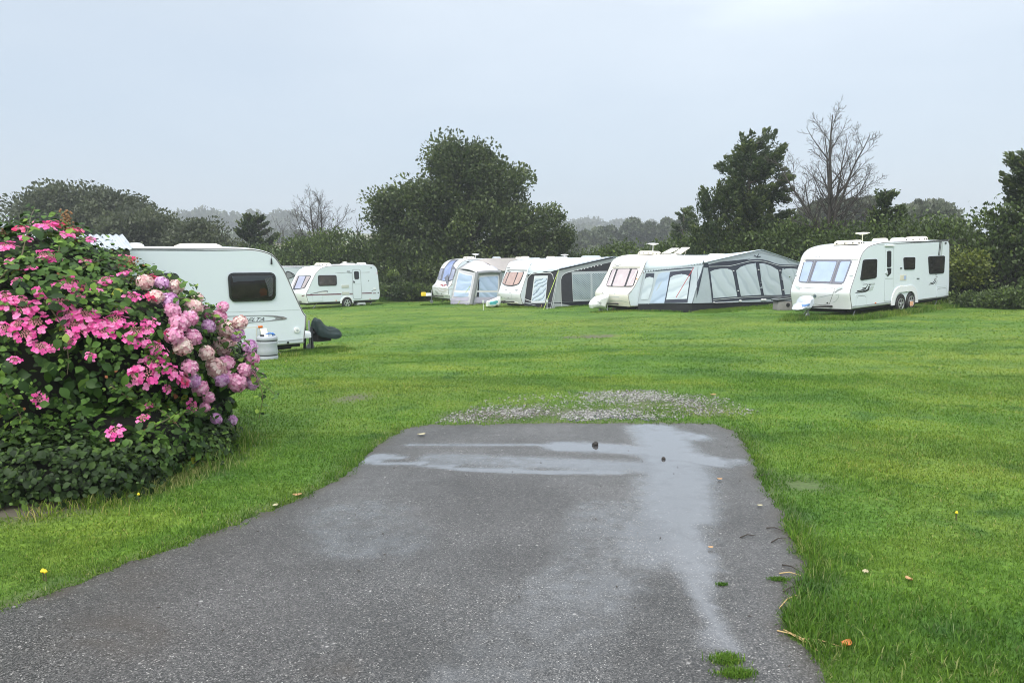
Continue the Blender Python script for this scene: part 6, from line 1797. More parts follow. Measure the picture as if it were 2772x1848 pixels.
pet_lilac = petal_mat('lilac_petals', [(0, (.60, .26, .56)), (.5, (.76, .44, .70)), (1, (.84, .62, .80))])
bead_m = M('pink_beads', (.52, .22, .24), .7)
seed_m = M('dry_brown_seedheads', (.26, .15, .07), .8)
stem_m = M('green_brown_stems', (.10, .085, .04), .7)
def UBm(u, v, D, ru, rv, rd):
    c = Wp(u, v, D); k = D / 1640
    return (c, (ru * k, rd, rv * k), ru * rv * 1.0)
lace_blobs = [UBm(60, 880, 6.0, 330, 330, 1.1), UBm(110, 640, 6.2, 150, 125, .8), UBm(290, 820, 6.15, 190, 200, .9), UBm(230, 1010, 5.75, 240, 120, .75), UBm(-260, 850, 5.9, 330, 340, 1.1), UBm(-80, 1060, 5.5, 240, 120, .7)]
mop_blobs = [UBm(430, 820, 6.7, 95, 90, .7), UBm(478, 862, 6.6, 70, 56, .6), UBm(375, 740, 6.8, 62, 58, .6), UBm(430, 955, 6.4, 80, 78, .6), UBm(553, 850, 6.6, 26, 36, .25), UBm(480, 940, 6.5, 45, 40, .4)]
skirt_blobs = [UBm(-20, 1115, 5.05, 150, 66, .45), UBm(210, 1095, 5.35, 130, 62, .45), UBm(350, 1030, 6.0, 160, 60, .5), UBm(130, 1110, 5.45, 150, 60, .5), UBm(450, 1010, 6.2, 80, 45, .4), (Vector((-3.45, 5.02, .10)), (.72, .30, .32), 12000), (Vector((-2.98, 5.32, .10)), (.36, .26, .26), 6000)]
def ell_bvh(blobs, k=1.0):
    V = []; F = []
    for c, rad, w in blobs:
        bm = bmesh.new(); bmesh.ops.create_icosphere(bm, subdivisions=3, radius=1)
        b = len(V)
        V += [Vector((c[0] + v.co.x * rad[0] * k, c[1] + v.co.y * rad[1] * k, c[2] + v.co.z * rad[2] * k)) for v in bm.verts]
        bm.verts.index_update()
        F += [[b + v.index for v in f.verts] for f in bm.faces]; bm.free()
    return BVHTree.FromPolygons(V, F), V, F
bush_bvh, _, _ = ell_bvh(lace_blobs + mop_blobs)
def shell_pts(blobs, n, r, lo=.86, hi=1.06):
    """points near the outer surface of the union of blobs, above ground"""
    w = np.array([b[2] for b in blobs], float); w /= w.sum()
    Ps = []; Ns = []
    for (c, rad, _), q in zip(blobs, w):
        m = int(n * q * 1.7)
        d = unit(r.normal(0, 1, (m, 3))); rr = r.uniform(lo, hi, (m, 1))
        rr = rr * (1 + .30 * (vnoise(d[:, 0] * 3 + c[0], d[:, 2] * 3 + d[:, 1] * 2, 1.6, 3) - .5)[:, None])
        p = d * rr * np.array(rad) + np.array(c)
        nn = unit(d / np.array(rad))
        ok = p[:, 2] > .03
        for c2, rad2, _2 in blobs:
            if c2 is c: continue
            ok &= np.linalg.norm((p - np.array(c2)) / np.array(rad2), axis=1) > .82
        ok &= (nn[:, 1] < .55) & (r.random(m) < np.clip(.30 + p[:, 2] * .75, .3, 1))
        Ps.append(p[ok]); Ns.append(nn[ok])
    return np.concatenate(Ps), np.concatenate(Ns)
def ovate(P, Nn, size, asp, r, tint, fold=.18, droop=.5):
    """folded ovate leaves: eight vertices in three quads a side"""
    n = len(P)
    t1 = unit(np.cross(Nn, r.normal(0, 1, (n, 3))))
    u = unit(t1 + np.array([0, 0, -droop]) + Nn * r.uniform(-.1, .6, (n, 1)))
    w = unit(Nn + np.array([0, 0, .5]) - u * np.sum((Nn + np.array([0, 0, .5])) * u, 1, keepdims=True) + r.normal(0, .3, (n, 3)))
    v = np.cross(u, w)
    L = size * (.5 + 1.15 * r.random(n) ** 2.2)[:, None]; h = L * asp * .5
    b = P - u * L * .5; tp = P + u * L * .5 - w * L * .12
    rows = [b, P - u * L * .2 + v * h * .85 + w * h * fold, P - u * L * .2 - v * h * .85 + w * h * fold, P + u * L * .12 + v * h * .9 + w * h * fold, P + u * L * .12 - v * h * .9 + w * h * fold, P - u * L * .16, P + u * L * .14, tp]
    V = np.stack(rows, 1).reshape(-1, 3)
    i = np.arange(n)[:, None] * 8
    F = np.concatenate([i + np.array([[0, 5, 1, 1]]) * 1], 0)
    Fq = np.concatenate([i + np.array([[5, 6, 3, 1]]), i + np.array([[2, 4, 6, 5]])], 0)
    Ft = np.concatenate([i + np.array([[0, 5, 1]]), i + np.array([[0, 2, 5]]), i + np.array([[6, 7, 3]]), i + np.array([[4, 7, 6]])], 0)
    # split quads so that the mesh is all triangles
    Ft = np.concatenate([Ft, Fq[:, [0, 1, 2]], Fq[:, [0, 2, 3]]], 0)
    return V, Ft, np.repeat(tint, 8)
def leaf_part(name, groups, mat, parent):
    off = 0; Vs = []; Fs = []; Ts = []
    for V, F, T in groups:
        Vs.append(V); Fs.append(F + off); Ts.append(T); off += len(V)
    return np_mesh(name, np.concatenate(Vs), np.concatenate(Fs), mat, parent, {'tint': np.concatenate(Ts)}, smooth=True)
r = np.random.default_rng(77)
org = on_ground(-3.6, 5.9)
lace = thing('lacecap_hydrangea', 'big lacecap hydrangea bush with bright pink flat flower heads beside the drive', 'shrub', loc=org)
def hyd_leaves(blobs, n, size, seed, light=.0):
    r = np.random.default_rng(seed)
    P, Nn = shell_pts(blobs, n, r, .80, 1.08)
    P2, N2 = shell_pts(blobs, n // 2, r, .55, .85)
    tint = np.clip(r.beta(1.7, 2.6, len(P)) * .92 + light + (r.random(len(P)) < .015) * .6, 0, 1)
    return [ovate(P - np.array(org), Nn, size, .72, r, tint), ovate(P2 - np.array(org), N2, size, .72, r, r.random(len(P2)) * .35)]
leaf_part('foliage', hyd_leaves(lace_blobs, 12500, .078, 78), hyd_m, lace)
def core(blobs, parent, k=.80):
    b_, V, F = ell_bvh(blobs, k)
    rr = random.Random(5)
    mb = MB(); mb.add([(v.x - org.x + rr.uniform(-.03, .03), v.y - org.y, max(v.z + rr.uniform(-.03, .03), -.05) - org.z) for v in V], F)
    return mb.build('shade_core', M('shrub_shade_core', (.012, .014, .008), 1.0), parent)  # solid dark core; the shade between the leaves is put into its colour
core(lace_blobs, lace)
mop = thing('mophead_hydrangea', 'mophead hydrangea with round pink, cream and lilac flower balls near the nearest caravan', 'shrub', loc=org)
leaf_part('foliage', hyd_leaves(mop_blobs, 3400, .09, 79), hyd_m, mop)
core(mop_blobs, mop)
ivy = thing('ivy_bank', 'dark ivy and weeds covering the foot of the hydrangeas', 'ground ivy', loc=org)
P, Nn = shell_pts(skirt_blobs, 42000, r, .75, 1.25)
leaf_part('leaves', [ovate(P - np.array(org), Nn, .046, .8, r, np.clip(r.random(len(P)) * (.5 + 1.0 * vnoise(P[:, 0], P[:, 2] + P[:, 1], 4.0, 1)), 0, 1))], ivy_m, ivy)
core(skirt_blobs, ivy, .68)

# flower heads: a few master meshes, copied
def floret(Vs, Fs, Ts, c, nrm, size, r, tint):
    """four rounded petals round a centre"""
    nrm = unit(np.array(nrm)); a = unit(np.cross(nrm, r.normal(0, 1, 3))); b = np.cross(nrm, a)
    for k in range(4):
        an = k * math.pi / 2
        d = a * math.cos(an) + b * math.sin(an); s = -a * math.sin(an) + b * math.cos(an)
        i = len(Vs); cup = r.uniform(.02, .35)
        for x, y, z in ((.04, 0, 0), (.34, .42, .06 + cup * .2), (.78, .46, cup * .5), (1.0, .12, cup * .7), (.98, -.16, cup * .7), (.74, -.46, cup * .5), (.32, -.40, .06 + cup * .2)):
            Vs.append(c + (d * x + s * y + nrm * z) * size)
        Fs += [[i, i + 1, i + 2], [i, i + 2, i + 3], [i, i + 3, i + 4], [i, i + 4, i + 5], [i, i + 5, i + 6]]
        Ts += [min(max(tint + r.uniform(-.15, .15), 0), 1)] * 7
def head_mesh(kind, mat, seed):
    r = np.random.default_rng(seed)
    Vs, Fs, Ts = [], [], []
    if kind == 'mop':
        bm = bmesh.new(); bmesh.ops.create_icosphere(bm, subdivisions=2, radius=.066); bm.verts.index_update()
        Vs += [np.array([v.co.x, v.co.y, v.co.z * .85]) for v in bm.verts]; Ts += [.1] * len(bm.verts)
        Fs += [[v.index for v in f.verts] for f in bm.faces]; bm.free()
        n = 105
        for k in range(n):
            z = 1 - 2 * (k + .5) / n * .86; q = math.sqrt(max(1 - z * z, 0)); a = k * 2.39996 + r.normal(0, .15)
            d = np.array([q * math.cos(a), q * math.sin(a), z])
            floret(Vs, Fs, Ts, d * .075 * r.uniform(.9, 1.08) * np.array([1, 1, .85]), d + r.normal(0, .25, 3), r.uniform(.015, .021), r, r.random())
    else:
        n = int(r.integers(11, 16))
        for k in range(n):
            a = 2 * math.pi * k / n + r.normal(0, .2); q = .08 * r.uniform(.55, 1.2)
            floret(Vs, Fs, Ts, np.array([q * math.cos(a), q * math.sin(a), r.uniform(-.015, .02)]), np.array([math.cos(a) * .45, math.sin(a) * .45, 1]) + r.normal(0, .2, 3), r.uniform(.025, .033), r, r.random())
    o = np_mesh('flower_head', np.array(Vs), np.array(Fs), mat, None, {'tint': Ts}, smooth=True)
    me = o.data; bpy.data.objects.remove(o)
    if kind == 'lace':
        mb = MB()
        for k in range(26):
            a = k * 2.4; q = .05 * math.sqrt(k / 26)
            mb.box((q * math.cos(a), q * math.sin(a), .004), (.009, .009, .012))
        bo = mb.build('beads', bead_m); bme = bo.data; bpy.data.objects.remove(bo)
        return me, bme
    return me, None
MASTERS = {k: [head_mesh('mop' if k in 'clsk' else 'lace', m, s_ + 7 * i) for i in range(3)] for k, m, s_ in (('c', pet_cream, 1), ('l', pet_lilac, 2), ('s', pet_soft, 3), ('p', pet_pink, 4), ('r', pet_red, 5))}
MASTERS['P'] = MASTERS['p']
hr = random.Random(8)
def put_head(parent, u, v, kind, sc):
    o_ = CAM.copy(); d_ = ray(S(0, u, v)).normalized()
    p_, n_, i_, t_ = bush_bvh.ray_cast(o_, d_)
    if p_ is None:
        D = 6.5
        p_ = Wp(u, v, D); n_ = Vector((.3, -.8, .5))
    me, bme = hr.choice(MASTERS[kind])
    o = bpy.data.objects.new('flower_head', me); C.objects.link(o); o.parent = parent
    lift = .045 if kind in 'cls' else .055
    n2 = (n_ + Vector((0, -.15, .55 if kind in 'cls' else .75)) + Vector((hr.uniform(-.25, .25),) * 3)).normalized()
    q = n2.to_track_quat('Z', 'Y').to_matrix().to_4x4() @ Matrix.Rotation(hr.uniform(0, 6.28), 4, 'Z')
    o.matrix_basis = Matrix.Translation(p_ + n_ * lift - org) @ q @ Matrix.Scale(sc, 4)
    if bme:
        b = bpy.data.objects.new('beads', bme); C.objects.link(b); b.parent = o
for u, v, s_ in ((100, 533, 1.1), (150, 550, .8), (18, 578, .9), (112, 598, 1.0), (95, 594, .7), (40, 656, .5), (155, 663, 1.2), (215, 670, 1.1), (175, 690, .8), (105, 680, 1.0), (140, 705, 1.2), (62, 718, 1.1), (205, 732, 1.25), (262, 742, 1.1), (180, 752, 1.1), (238, 762, 1.1), (78, 745, 1.1), (62, 772, .9), (14, 760, .8), (96, 800, .9), (122, 803, .5), (308, 765, 1.0), (350, 800, 1.0), (320, 785, .8), (325, 855, 1.25), (348, 832, .8), (385, 852, 1.0), (410, 872, .7), (92, 917, .7), (430, 925, .7), (325, 970, .6), (337, 943, .5), (265, 998, .8), (300, 690, .8), (285, 640, .6), (50, 700, .7), (340, 745, .7), (20, 705, .8), (150, 725, .9), (225, 748, .9), (195, 765, .8), (305, 860, .9), (30, 612, .6), (70, 628, .6), (192, 612, .6), (245, 655, .7), (12, 690, .7), (282, 722, .7), (295, 782, .7), (45, 748, .7), (170, 792, .6), (332, 762, .7), (60, 560, .6), (200, 560, .6), (35, 830, .5), (210, 820, .5), (375, 890, .5)):
    put_head(lace, u, v, 'p', s_ * .88)
for u, v, s_ in ((120, 528, .7), (165, 540, .7), (290, 606, .8), (345, 690, .7), (355, 650, .6), (410, 868, .6), (390, 770, .7), (45, 540, .6)):
    put_head(lace, u, v, 'r', s_)
for u, v, k, s_ in ((335, 658, 'c', .9), (372, 660, 'l', .8), (400, 668, 'c', .9), (360, 690, 'c', .8), (388, 697, 'l', .95), (442, 712, 'c', 1), (468, 722, 's', .8), (410, 745, 's', 1.1), (432, 735, 's', .9), (486, 752, 'l', .8), (522, 733, 's', .95), (542, 762, 'c', 1.2), (415, 796, 'c', 1.0), (398, 775, 's', 1.0), (440, 775, 's', .9), (508, 800, 'c', 1.25), (535, 785, 'c', 1), (562, 772, 'l', .9), (490, 845, 'c', 1.25), (532, 840, 's', 1.0), (548, 872, 's', 1.1), (520, 868, 's', .9), (580, 800, 'l', .9), (575, 830, 's', 1.0), (560, 850, 's', .9), (590, 862, 's', .8), (584, 884, 'l', .85), (602, 872, 'l', .7), (505, 873, 'l', .9), (456, 886, 's', .9), (432, 842, 's', .9), (441, 872, 'l', .8), (492, 963, 'l', .7), (528, 963, 'l', .7), (468, 940, 's', .6), (470, 812, 'c', .9), (395, 720, 's', .9), (460, 690, 'c', .7), (530, 710, 's', .7), (570, 745, 'c', .9), (478, 905, 's', .7)):
    put_head(mop, u - (18 if v < 800 and u > 480 else 6), v, k, s_ * .95)

# bramble and creeper scrambling over the bush
br = thing('bramble', 'bramble stems with small bright leaves and dry seed heads scrambling over the hydrangeas', 'bramble', loc=org)
rr = random.Random(19)
mb = MB(); LP = []; LN = []
stems_ = [((40, 640), (60, 560), (78, 500), (92, 478)), ((120, 600), (150, 520), (150, 490)), ((180, 640), (250, 590), (330, 640), (400, 662)), ((220, 600), (300, 610), (360, 650), (430, 690)), ((430, 690), (500, 722), (560, 765), (585, 795)), ((380, 700), (450, 690), (505, 712)), ((480, 790), (550, 830), (600, 870), (640, 905)), ((20, 900), (60, 960), (40, 1050)), ((60, 1180), (120, 1110), (150, 1060)), ((300, 760), (340, 800), (360, 860)), ((100, 700), (160, 780), (150, 860)), ((250, 880), (330, 930), (400, 990)), ((0, 1000), (50, 1060), (70, 1120)), ((330, 1000), (400, 960), (470, 950)), ((520, 830), (590, 860), (615, 900), (600, 960)), ((-40, 700), (20, 640), (60, 600))]
for s_ in stems_:
    P_ = []
    for u, v in resample([tuple(q) for q in s_], 14):
        p_, n_, i_, t_ = bush_bvh.ray_cast(CAM, ray(S(0, u, v)).normalized())
        if p_ is None: p_ = Wp(u, v, 6.3); n_ = Vector((0, -1, 0))
        P_.append(p_ + n_ * rr.uniform(.05, .10) - org)
    # relax
    for _ in range(3):
        P_ = [P_[0]] + [(P_[i - 1] + P_[i] * 2 + P_[i + 1]) / 4 for i in range(1, len(P_) - 1)] + [P_[-1]]
    mb.tube(P_, [.0055 - .003 * i / len(P_) for i in range(len(P_))], 5, cap=False)
    for p_ in P_:
        for _ in range(4):
            LP.append(tuple(p_ + Vector((rr.gauss(0, .03), rr.gauss(0, .03), rr.gauss(0, .03))))); LN.append((rr.gauss(0, .3), -.6, .8))
mb.build('stem', stem_m, br)
r = np.random.default_rng(23)
P, Nn = shell_pts(lace_blobs + mop_blobs, 24000, r, .96, 1.13)
# brambles gather in patches
keep = vnoise(P[:, 0] * 1.0, P[:, 2] * 1.0 + P[:, 1], 2.6, 4) > .46 - .06 * (P[:, 2] - .8)
P, Nn = P[keep], Nn[keep]
tb = np.clip(vnoise(P[:, 0], P[:, 2], 3.4, 2) * .55 + r.random(len(P)) * .45 + (P[:, 2] - 1.0) * .12, 0, .95)
tb[r.random(len(P)) < .02] = 1
LPa, LNa = np.array(LP), unit(np.array(LN))
leaf_part('leaves', [ovate(P - np.array(org), Nn, .046, .8, r, tb, droop=.3), ovate(LPa, LNa, .055, .75, r, r.random(len(LPa)) * .9, droop=.2)], bram_m, br)
def seed_head(u, v, D, h, n):
    p_ = Wp(u, v, D)
    mb = MB()
    for k in range(n):
        a = k * 2.4; z = h * (k / n - .5); q = .02 + .018 * math.sin(k * 1.7) + .012
        mb.lathe([(0, -.011), (.010, -.003), (.009, .006), (0, .011)], 6, (p_.x - org.x + q * math.cos(a), p_.y - org.y + q * math.sin(a), p_.z - org.z + z))
    mb.tube([(p_.x - org.x, p_.y - org.y, p_.z - org.z + h * .5), (p_.x - org.x, p_.y - org.y, p_.z - org.z - h * .5), (p_.x - org.x - .05, p_.y - org.y + .05, p_.z - org.z - h * .5 - .25)], .005, 5)
    mb.build('seed_head', seed_m, br)
seed_head(153, 505, 6.1, .17, 42); seed_head(173, 545, 6.1, .10, 20); seed_head(302, 600, 6.3, .07, 18); seed_head(335, 632, 6.4, .07, 30); seed_head(365, 640, 6.4, .05, 22); seed_head(12, 535, 6.0, .07, 26); seed_head(320, 640, 6.35, .06, 24); seed_head(410, 655, 6.5, .05, 16)
# weeds with a few flowers by the awnings
def weed(label, px, rig, h, n, seed, flower=True, mat=hedge_m):
    g_ = ground(px); rr = random.Random(seed)
    t_ = thing('tall_weed', label, 'weed', loc=g_, group='tall weeds by the caravans')
    mb = MB(); LP = []
    for k in range(n):
        a = rr.uniform(0, 6.28); q = rr.uniform(.02, .35) * h
        tp = Vector((math.cos(a) * q, math.sin(a) * q, h * rr.uniform(.55, 1)))
        mb.tube([(0, 0, -.05), tp * .5 + Vector((0, 0, .08)), tp], [.010, .007, .003], 4, cap=False)
        for _ in range(14):
            f = rr.uniform(.15, 1); LP.append(tuple(tp * f + Vector((rr.gauss(0, .05), rr.gauss(0, .05), rr.gauss(0, .05)))))
    mb.build('stalks', M('dry_stalk', (.16, .13, .07), .8), t_)
    r = np.random.default_rng(seed); LP = np.array(LP)
    V, F, m = leaf_quads(LP, np.tile([0, 0, 1.], (len(LP), 1)), .07, .5, r)
    np_mesh('leaves', V, F, mat, t_, {'tint': np.repeat(r.random(len(LP)), 4)})
weed('tall leafy weed against the end wall of the big grey awning', S(3, 1150, 1340), c4, 1.3, 12, 91)
weed('branching weed in front of the cream caravan nose', S(3, 660, 1360), c4, .75, 10, 92)
weed('dry branching weed in front of the twin-axle caravan', S(5, 320, 1480), ch, 1.35, 14, 93, mat=seedm if False else hedge_m)

# ------------------------------------------------------------------ smaller things
# shed with corrugated roof behind the bush
TR = Wp(*[x * 2352 / 2772 for x in S(8, 1880, 938)], 14.3); BR = Wp(*[x * 2352 / 2772 for x in S(8, 2085, 1200)], 13.3)
shed = thing('shed', 'small dark shed with a white corrugated roof behind the hydrangea bush', 'shed', loc=on_ground(BR.x - 1.2, 13.9))
so = Vector(shed.location)
ridge = Vector((-1, .05, 0)).normalized(); dn = BR - TR
nrm = ridge.cross(dn).normalized(); nrm = nrm if nrm.z > 0 else -nrm
mb = MB(); P_ = []
for j in range(13):
    row = []
    for i in range(170):
        x = i * .0165
        row.append(TR + ridge * x + dn * (j / 12) + nrm * (.019 * math.cos(2 * math.pi * x / .132)) - so)
    P_.append(row)
mb.grid(P_)
rf = mb.build('roof', M('corrugated_white', (.44, .48, .53), .45, noise=(3, .5, (.34, .38, .44))), shed, smooth=True)
sm = rf.modifiers.new('thickness', 'SOLIDIFY'); sm.thickness = .008
dark_wood = M('dark_shed_boards', (.035, .03, .027), .85, noise=(8, .6, (.06, .052, .045)))
mb = MB()
e0 = BR + ridge * .06 - dn * .06; e1 = BR + ridge * 2.7 - dn * .06; t0 = TR + ridge * .06; t1 = TR + ridge * 2.7
dz = Vector((0, 0, -.06)); zb = so.z - .1
def gd(p): return Vector((p.x, p.y, zb))
for q in ((e0 + dz, e1 + dz, gd(e1), gd(e0)), (e0 + dz, t0 + dz, gd(t0), gd(e0)), (e1 + dz, t1 + dz, gd(t1), gd(e1)), (t0 + dz, t1 + dz, gd(t1), gd(t0))):
    mb.add([p - so for p in q], [(0, 1, 2, 3)])
mb.build('wall', dark_wood, shed)
for i in range(6):
    for f in (.12, .62):
        p = TR + ridge * (.066 + i * .264) + dn * f + nrm * .03 - so; MB().lathe([(.014, 0), (.012, .01), (0, .012)], 8, p).build('roof_screw', decal_grey, rf)

# water barrel
g_ = G(615, 826); k = 16.4
aq = thing('water_barrel', 'grey roll-along water barrel standing upright beside the nearest caravan', 'water barrel', loc=g_)
D_ = g_.y; k_ = D_ / 1640 * 1.02
R_ = 23 * k_; H_ = 54 * k_
grey_p = M('grey_barrel_plastic', (.42, .45, .49), .45, noise=(6, .4, (.34, .36, .40)))
mb = MB(); mb.lathe([(R_ * .86, 0), (R_ * .97, .01), (R_, H_ * .06), (R_, H_ * .16), (R_ * .955, H_ * .2), (R_ * .955, H_ * .24), (R_, H_ * .28), (R_ * .96, H_ * .45), (R_ * .94, H_ * .6), (R_ * .99, H_ * .7), (R_ * .99, H_ * .78), (R_ * .955, H_ * .8), (R_ * .955, H_ * .84), (R_ * 1.0, H_ * .88), (R_ * .98, H_ * .96), (R_ * .9, H_), (R_ * .6, H_ * .99), (0, H_ * .985)], 36)
b_ = mb.build('barrel', grey_p, aq, auto=50)
for f in (.22, .82):
    MB().lathe([(R_ * .95, H_ * (f - .022)), (R_ * 1.0, H_ * (f - .015)), (R_ * 1.0, H_ * (f + .015)), (R_ * .95, H_ * (f + .022))], 36).build('black_band', black_plastic, aq, auto=50)
MB().lathe([(.05, H_ * .98), (.05, H_ * 1.05), (.045, H_ * 1.07), (0, H_ * 1.07)], 18, (-R_ * .35, -R_ * .2, 0)).build('cap', black_plastic, aq, auto=50)
pts = [Vector((-R_ * .2 + .05 * i * .9, -.05, H_ * 1.03 + .05 * math.sin(i * .55))) for i in range(6)] + [Vector((R_ * .62, -.03, H_ * 1.13)), Vector((R_ * .5, .06, H_ * 1.02))]
hs = MB().tube(pts, .016, 8); hs.build('water_hose', M('blue_hose', (.03, .16, .48), .4), aq, auto=60)
MB().box((-R_ * .05, -R_ * .1, H_ * 1.03), (.12, .09, .06)).build('pump', white_plain, aq)

# covered hitch of the nearest caravan
hv = thing('hitch_cover', 'dark green waterproof cover draped over the hitch of the nearest caravan', 'hitch cover', mat=de.mat)
gcov = M('dark_green_cover', (.008, .020, .018), .6, spec=.3, bump=(5, .9), noise=(3, .6, (.02, .04, .036)))
secs = []
for (zx, zy0, zy1, hw) in ((1300, 800, 1030, .20), (1320, 772, 1035, .24), (1352, 762, 1065, .30), (1400, 775, 1080, .30), (1440, 820, 1085, .28), (1480, 885, 1085, .28), (1530, 895, 1090, .31), (1600, 900, 1092, .31), (1680, 920, 1085, .25), (1735, 955, 1060, .16), (1768, 990, 1025, .05)):
    y_ = 0.0
    a_ = de.loc(S(10, zx, zy0), y=y_); b_ = de.loc(S(10, zx, zy1), y=y_)
    secs.append((a_.x, b_.z, a_.z, hw))
mb = MB(); P_ = []
rr = random.Random(4)
for x_, z0, z1, hw in secs:
    row = []
    for k in range(25):
        a = math.pi * (k / 24)
        e = 1 + .07 * math.sin(k * 1.9 + x_ * 9) + .05 * math.sin(k * .9 - x_ * 14)
        row.append((x_, hw * math.cos(a) * (1 if abs(math.cos(a)) < .95 else 1.12), z0 + (z1 - z0) * (math.sin(a) ** .7) * e + (rr.uniform(-.02, .02) if k in (0, 24) else 0)))
    P_.append(row)
mb.grid([[(P_[0][0][0], 0, (P_[0][0][2] + P_[0][12][2]) / 2)] * 25] + P_); o = mb.build('cover', gcov, hv, smooth=True)
sb = o.modifiers.new('smooth', 'SUBSURF'); sb.levels = 1; sb.render_levels = 1

# step stool by the far left caravan
g_ = abv.inv @ ground(S(7, 1715, 1150))
st = thing('step_stool', 'white plastic step stool below the door of the maroon-striped caravan', 'step', mat=abv.mat @ Matrix.Translation((g_.x, g_.y, g_.z)))
mb = MB(); P_ = []
for x0, x1, z0, z1, d in ((-.31, .31, 0, .27, .4),):
    prof = [(-.31, 0), (-.27, .16), (-.24, .25), (-.18, .27), (.18, .27), (.24, .25), (.27, .16), (.31, 0), (.20, 0), (.14, .09), (-.14, .09), (-.20, 0)]
    n = len(prof)
    mb.add([(x, -.2, z) for x, z in prof] + [(x, .2, z) for x, z in prof], [tuple(range(n)), tuple(reversed(range(n, 2 * n)))] + [(i, i + n, (i + 1) % n + n, (i + 1) % n) for i in range(n)])
mb.build('step', white_plain, st)
tr_ = MB(); tr_.box((0, 0, .275), (.34, .34, .01)); tr_.build('tread', seam_grey, st)

# solar path lights
def solar(label, px):
    g_ = ground(px)
    t_ = thing('solar_light', label, 'solar light', loc=g_, group='solar stake lights in the grass')
    MB().tube([(0, 0, -.05), (0, 0, .33)], .014, 8).build('stake', white_plain, t_, auto=60)
    MB().lathe([(.02, .33), (.05, .36), (.055, .46), (.045, .48)], 14).build('lamp', M('frosted', (.72, .74, .74), .4), t_, auto=50)
    MB().lathe([(.062, .48), (.062, .5), (.02, .52), (0, .52)], 14).build('cap', steel, t_, auto=50)
solar('white stake light beside the teal-printed hitch cover', S(1, 1452, 1560))
solar('white stake light in front of the charcoal awning corner', S(2, 1035, 1165))
solar('short white stake light beside the white cover of the cream caravan', S(3, 445, 1385))

# fabric covers on hitches
def cover(label, rig, px, mat, depth, name='hitch_cover', cat='hitch cover', yc=0.0, marks=None):
    """draped cover: outline from the photo on the caravan's centre plane, swollen to its real width"""
    t_ = thing(name, label, cat, mat=rig.mat)
    o2 = [rig.loc(p, y=yc) for p in px]
    n = len(o2); cx_ = sum(p.x for p in o2) / n; cz_ = sum(p.z for p in o2) / n
    mb = MB(); rows = []
    for s, k in ((-1, .55), (-.8, .85), (-.35, 1), (.35, 1), (.8, .85), (1, .55)):
        rows.append([(cx_ + (p.x - cx_) * k, yc + s * depth, cz_ + (p.z - cz_) * k) for p in o2 + o2[:1]])
    mb.grid(rows)
    mb.add(rows[0][:-1], [tuple(range(n))]); mb.add(rows[-1][:-1], [tuple(range(n))])
    o = mb.build('cover', mat, t_, auto=60)
    rg = Rig(rig.mat); rg.root = t_; rg.set_bvh([o])
    return rg
cv_w = M('white_cover_cloth', (.74, .76, .74), .6, noise=(4, .5, (.60, .62, .58)), bump=(4, .7))
r3 = cover('white plastic hitch cover printed with teal waves on the caravan beside the charcoal awning', c3, pl(1, (1540, 1330), (1640, 1300), (1760, 1250), (1880, 1190), (1900, 1340), (1860, 1470), (1780, 1440), (1660, 1500), (1540, 1460)), cv_w, .22)
r3.stroke('teal_print', [pl(1, (1600, 1350), (1700, 1340), (1830, 1320)), pl(1, (1620, 1375), (1730, 1370), (1840, 1345)), pl(1, (1600, 1395), (1700, 1400), (1800, 1385))], .07, M('teal_print', (.10, .42, .44), .5), .01)
r4 = cover('plain white hitch cover with a dark script mark on the cream caravan', c4, pl(3, (65, 1255), (110, 1160), (200, 1075), (330, 1040), (435, 1005), (415, 1140), (370, 1240), (345, 1355), (230, 1330), (80, 1325)), cv_w, .26)
r4.stroke('script_mark', [pl(3, (190, 1170), (215, 1150), (215, 1210), (240, 1190), (265, 1220), (285, 1205), (305, 1225)), pl(3, (270, 1242), (300, 1248))], .03, decal_grey, .01)
r5 = cover('crumpled white and blue plastic sheet over the hitch of the twin-axle caravan', ch, pl(5, (255, 1480), (300, 1390), (390, 1340), (400, 1260), (450, 1200), (505, 1195), (535, 1260), (510, 1320), (545, 1370), (480, 1420), (440, 1490), (300, 1510)), M('crumpled_plastic', (.60, .64, .70), .3, noise=(7, .6, (.42, .46, .54)), bump=(9, 1.0)), .26)
r5.stroke('blue_print', [pl(5, (372, 1375), (440, 1392), (530, 1375)), pl(5, (380, 1405), (450, 1400))], .07, M('blue_print', (.12, .24, .48), .5), .012)
# grey box
g_ = ground(S(4, 1965, 1228)); D_ = g_.y
bx = thing('ground_box', 'grey box with a round hole under a black slatted lid', 'box', loc=g_, rotz=.2)
k_ = 1 / 6.918 * D_ / FPX
mb = MB(); mb.rbox((0, 0, .17), (.86, .45, .36), .04, taper=.98); b_ = mb.build('box', M('box_grey_brown', (.26, .25, .24), .7, noise=(8, .5, (.2, .19, .18))), bx, auto=50)
mb = MB(); mb.lathe([(.085, 0), (.085, -.01), (0, -.011)], 18, (0, -.226, .2), axis='Y'); mb.build('hole', rubber, b_)
mb = MB(); mb.box((.0, 0, .43), (1.0, .5, .05), rot=Matrix.Rotation(-.10, 3, 'Y')); mb.build('lid', black_plastic, bx)
mb = MB(); mb.box((.0, -.01, .475), (.96, .5, .03), rot=Matrix.Rotation(-.10, 3, 'Y')); mb.build('lid_slat', seam_grey, bx)
mb = MB(); mb.box((.02, 0, .52), (.9, .46, .03), rot=Matrix.Rotation(-.12, 3, 'Y')); mb.build('lid_slat', black_plastic, bx)

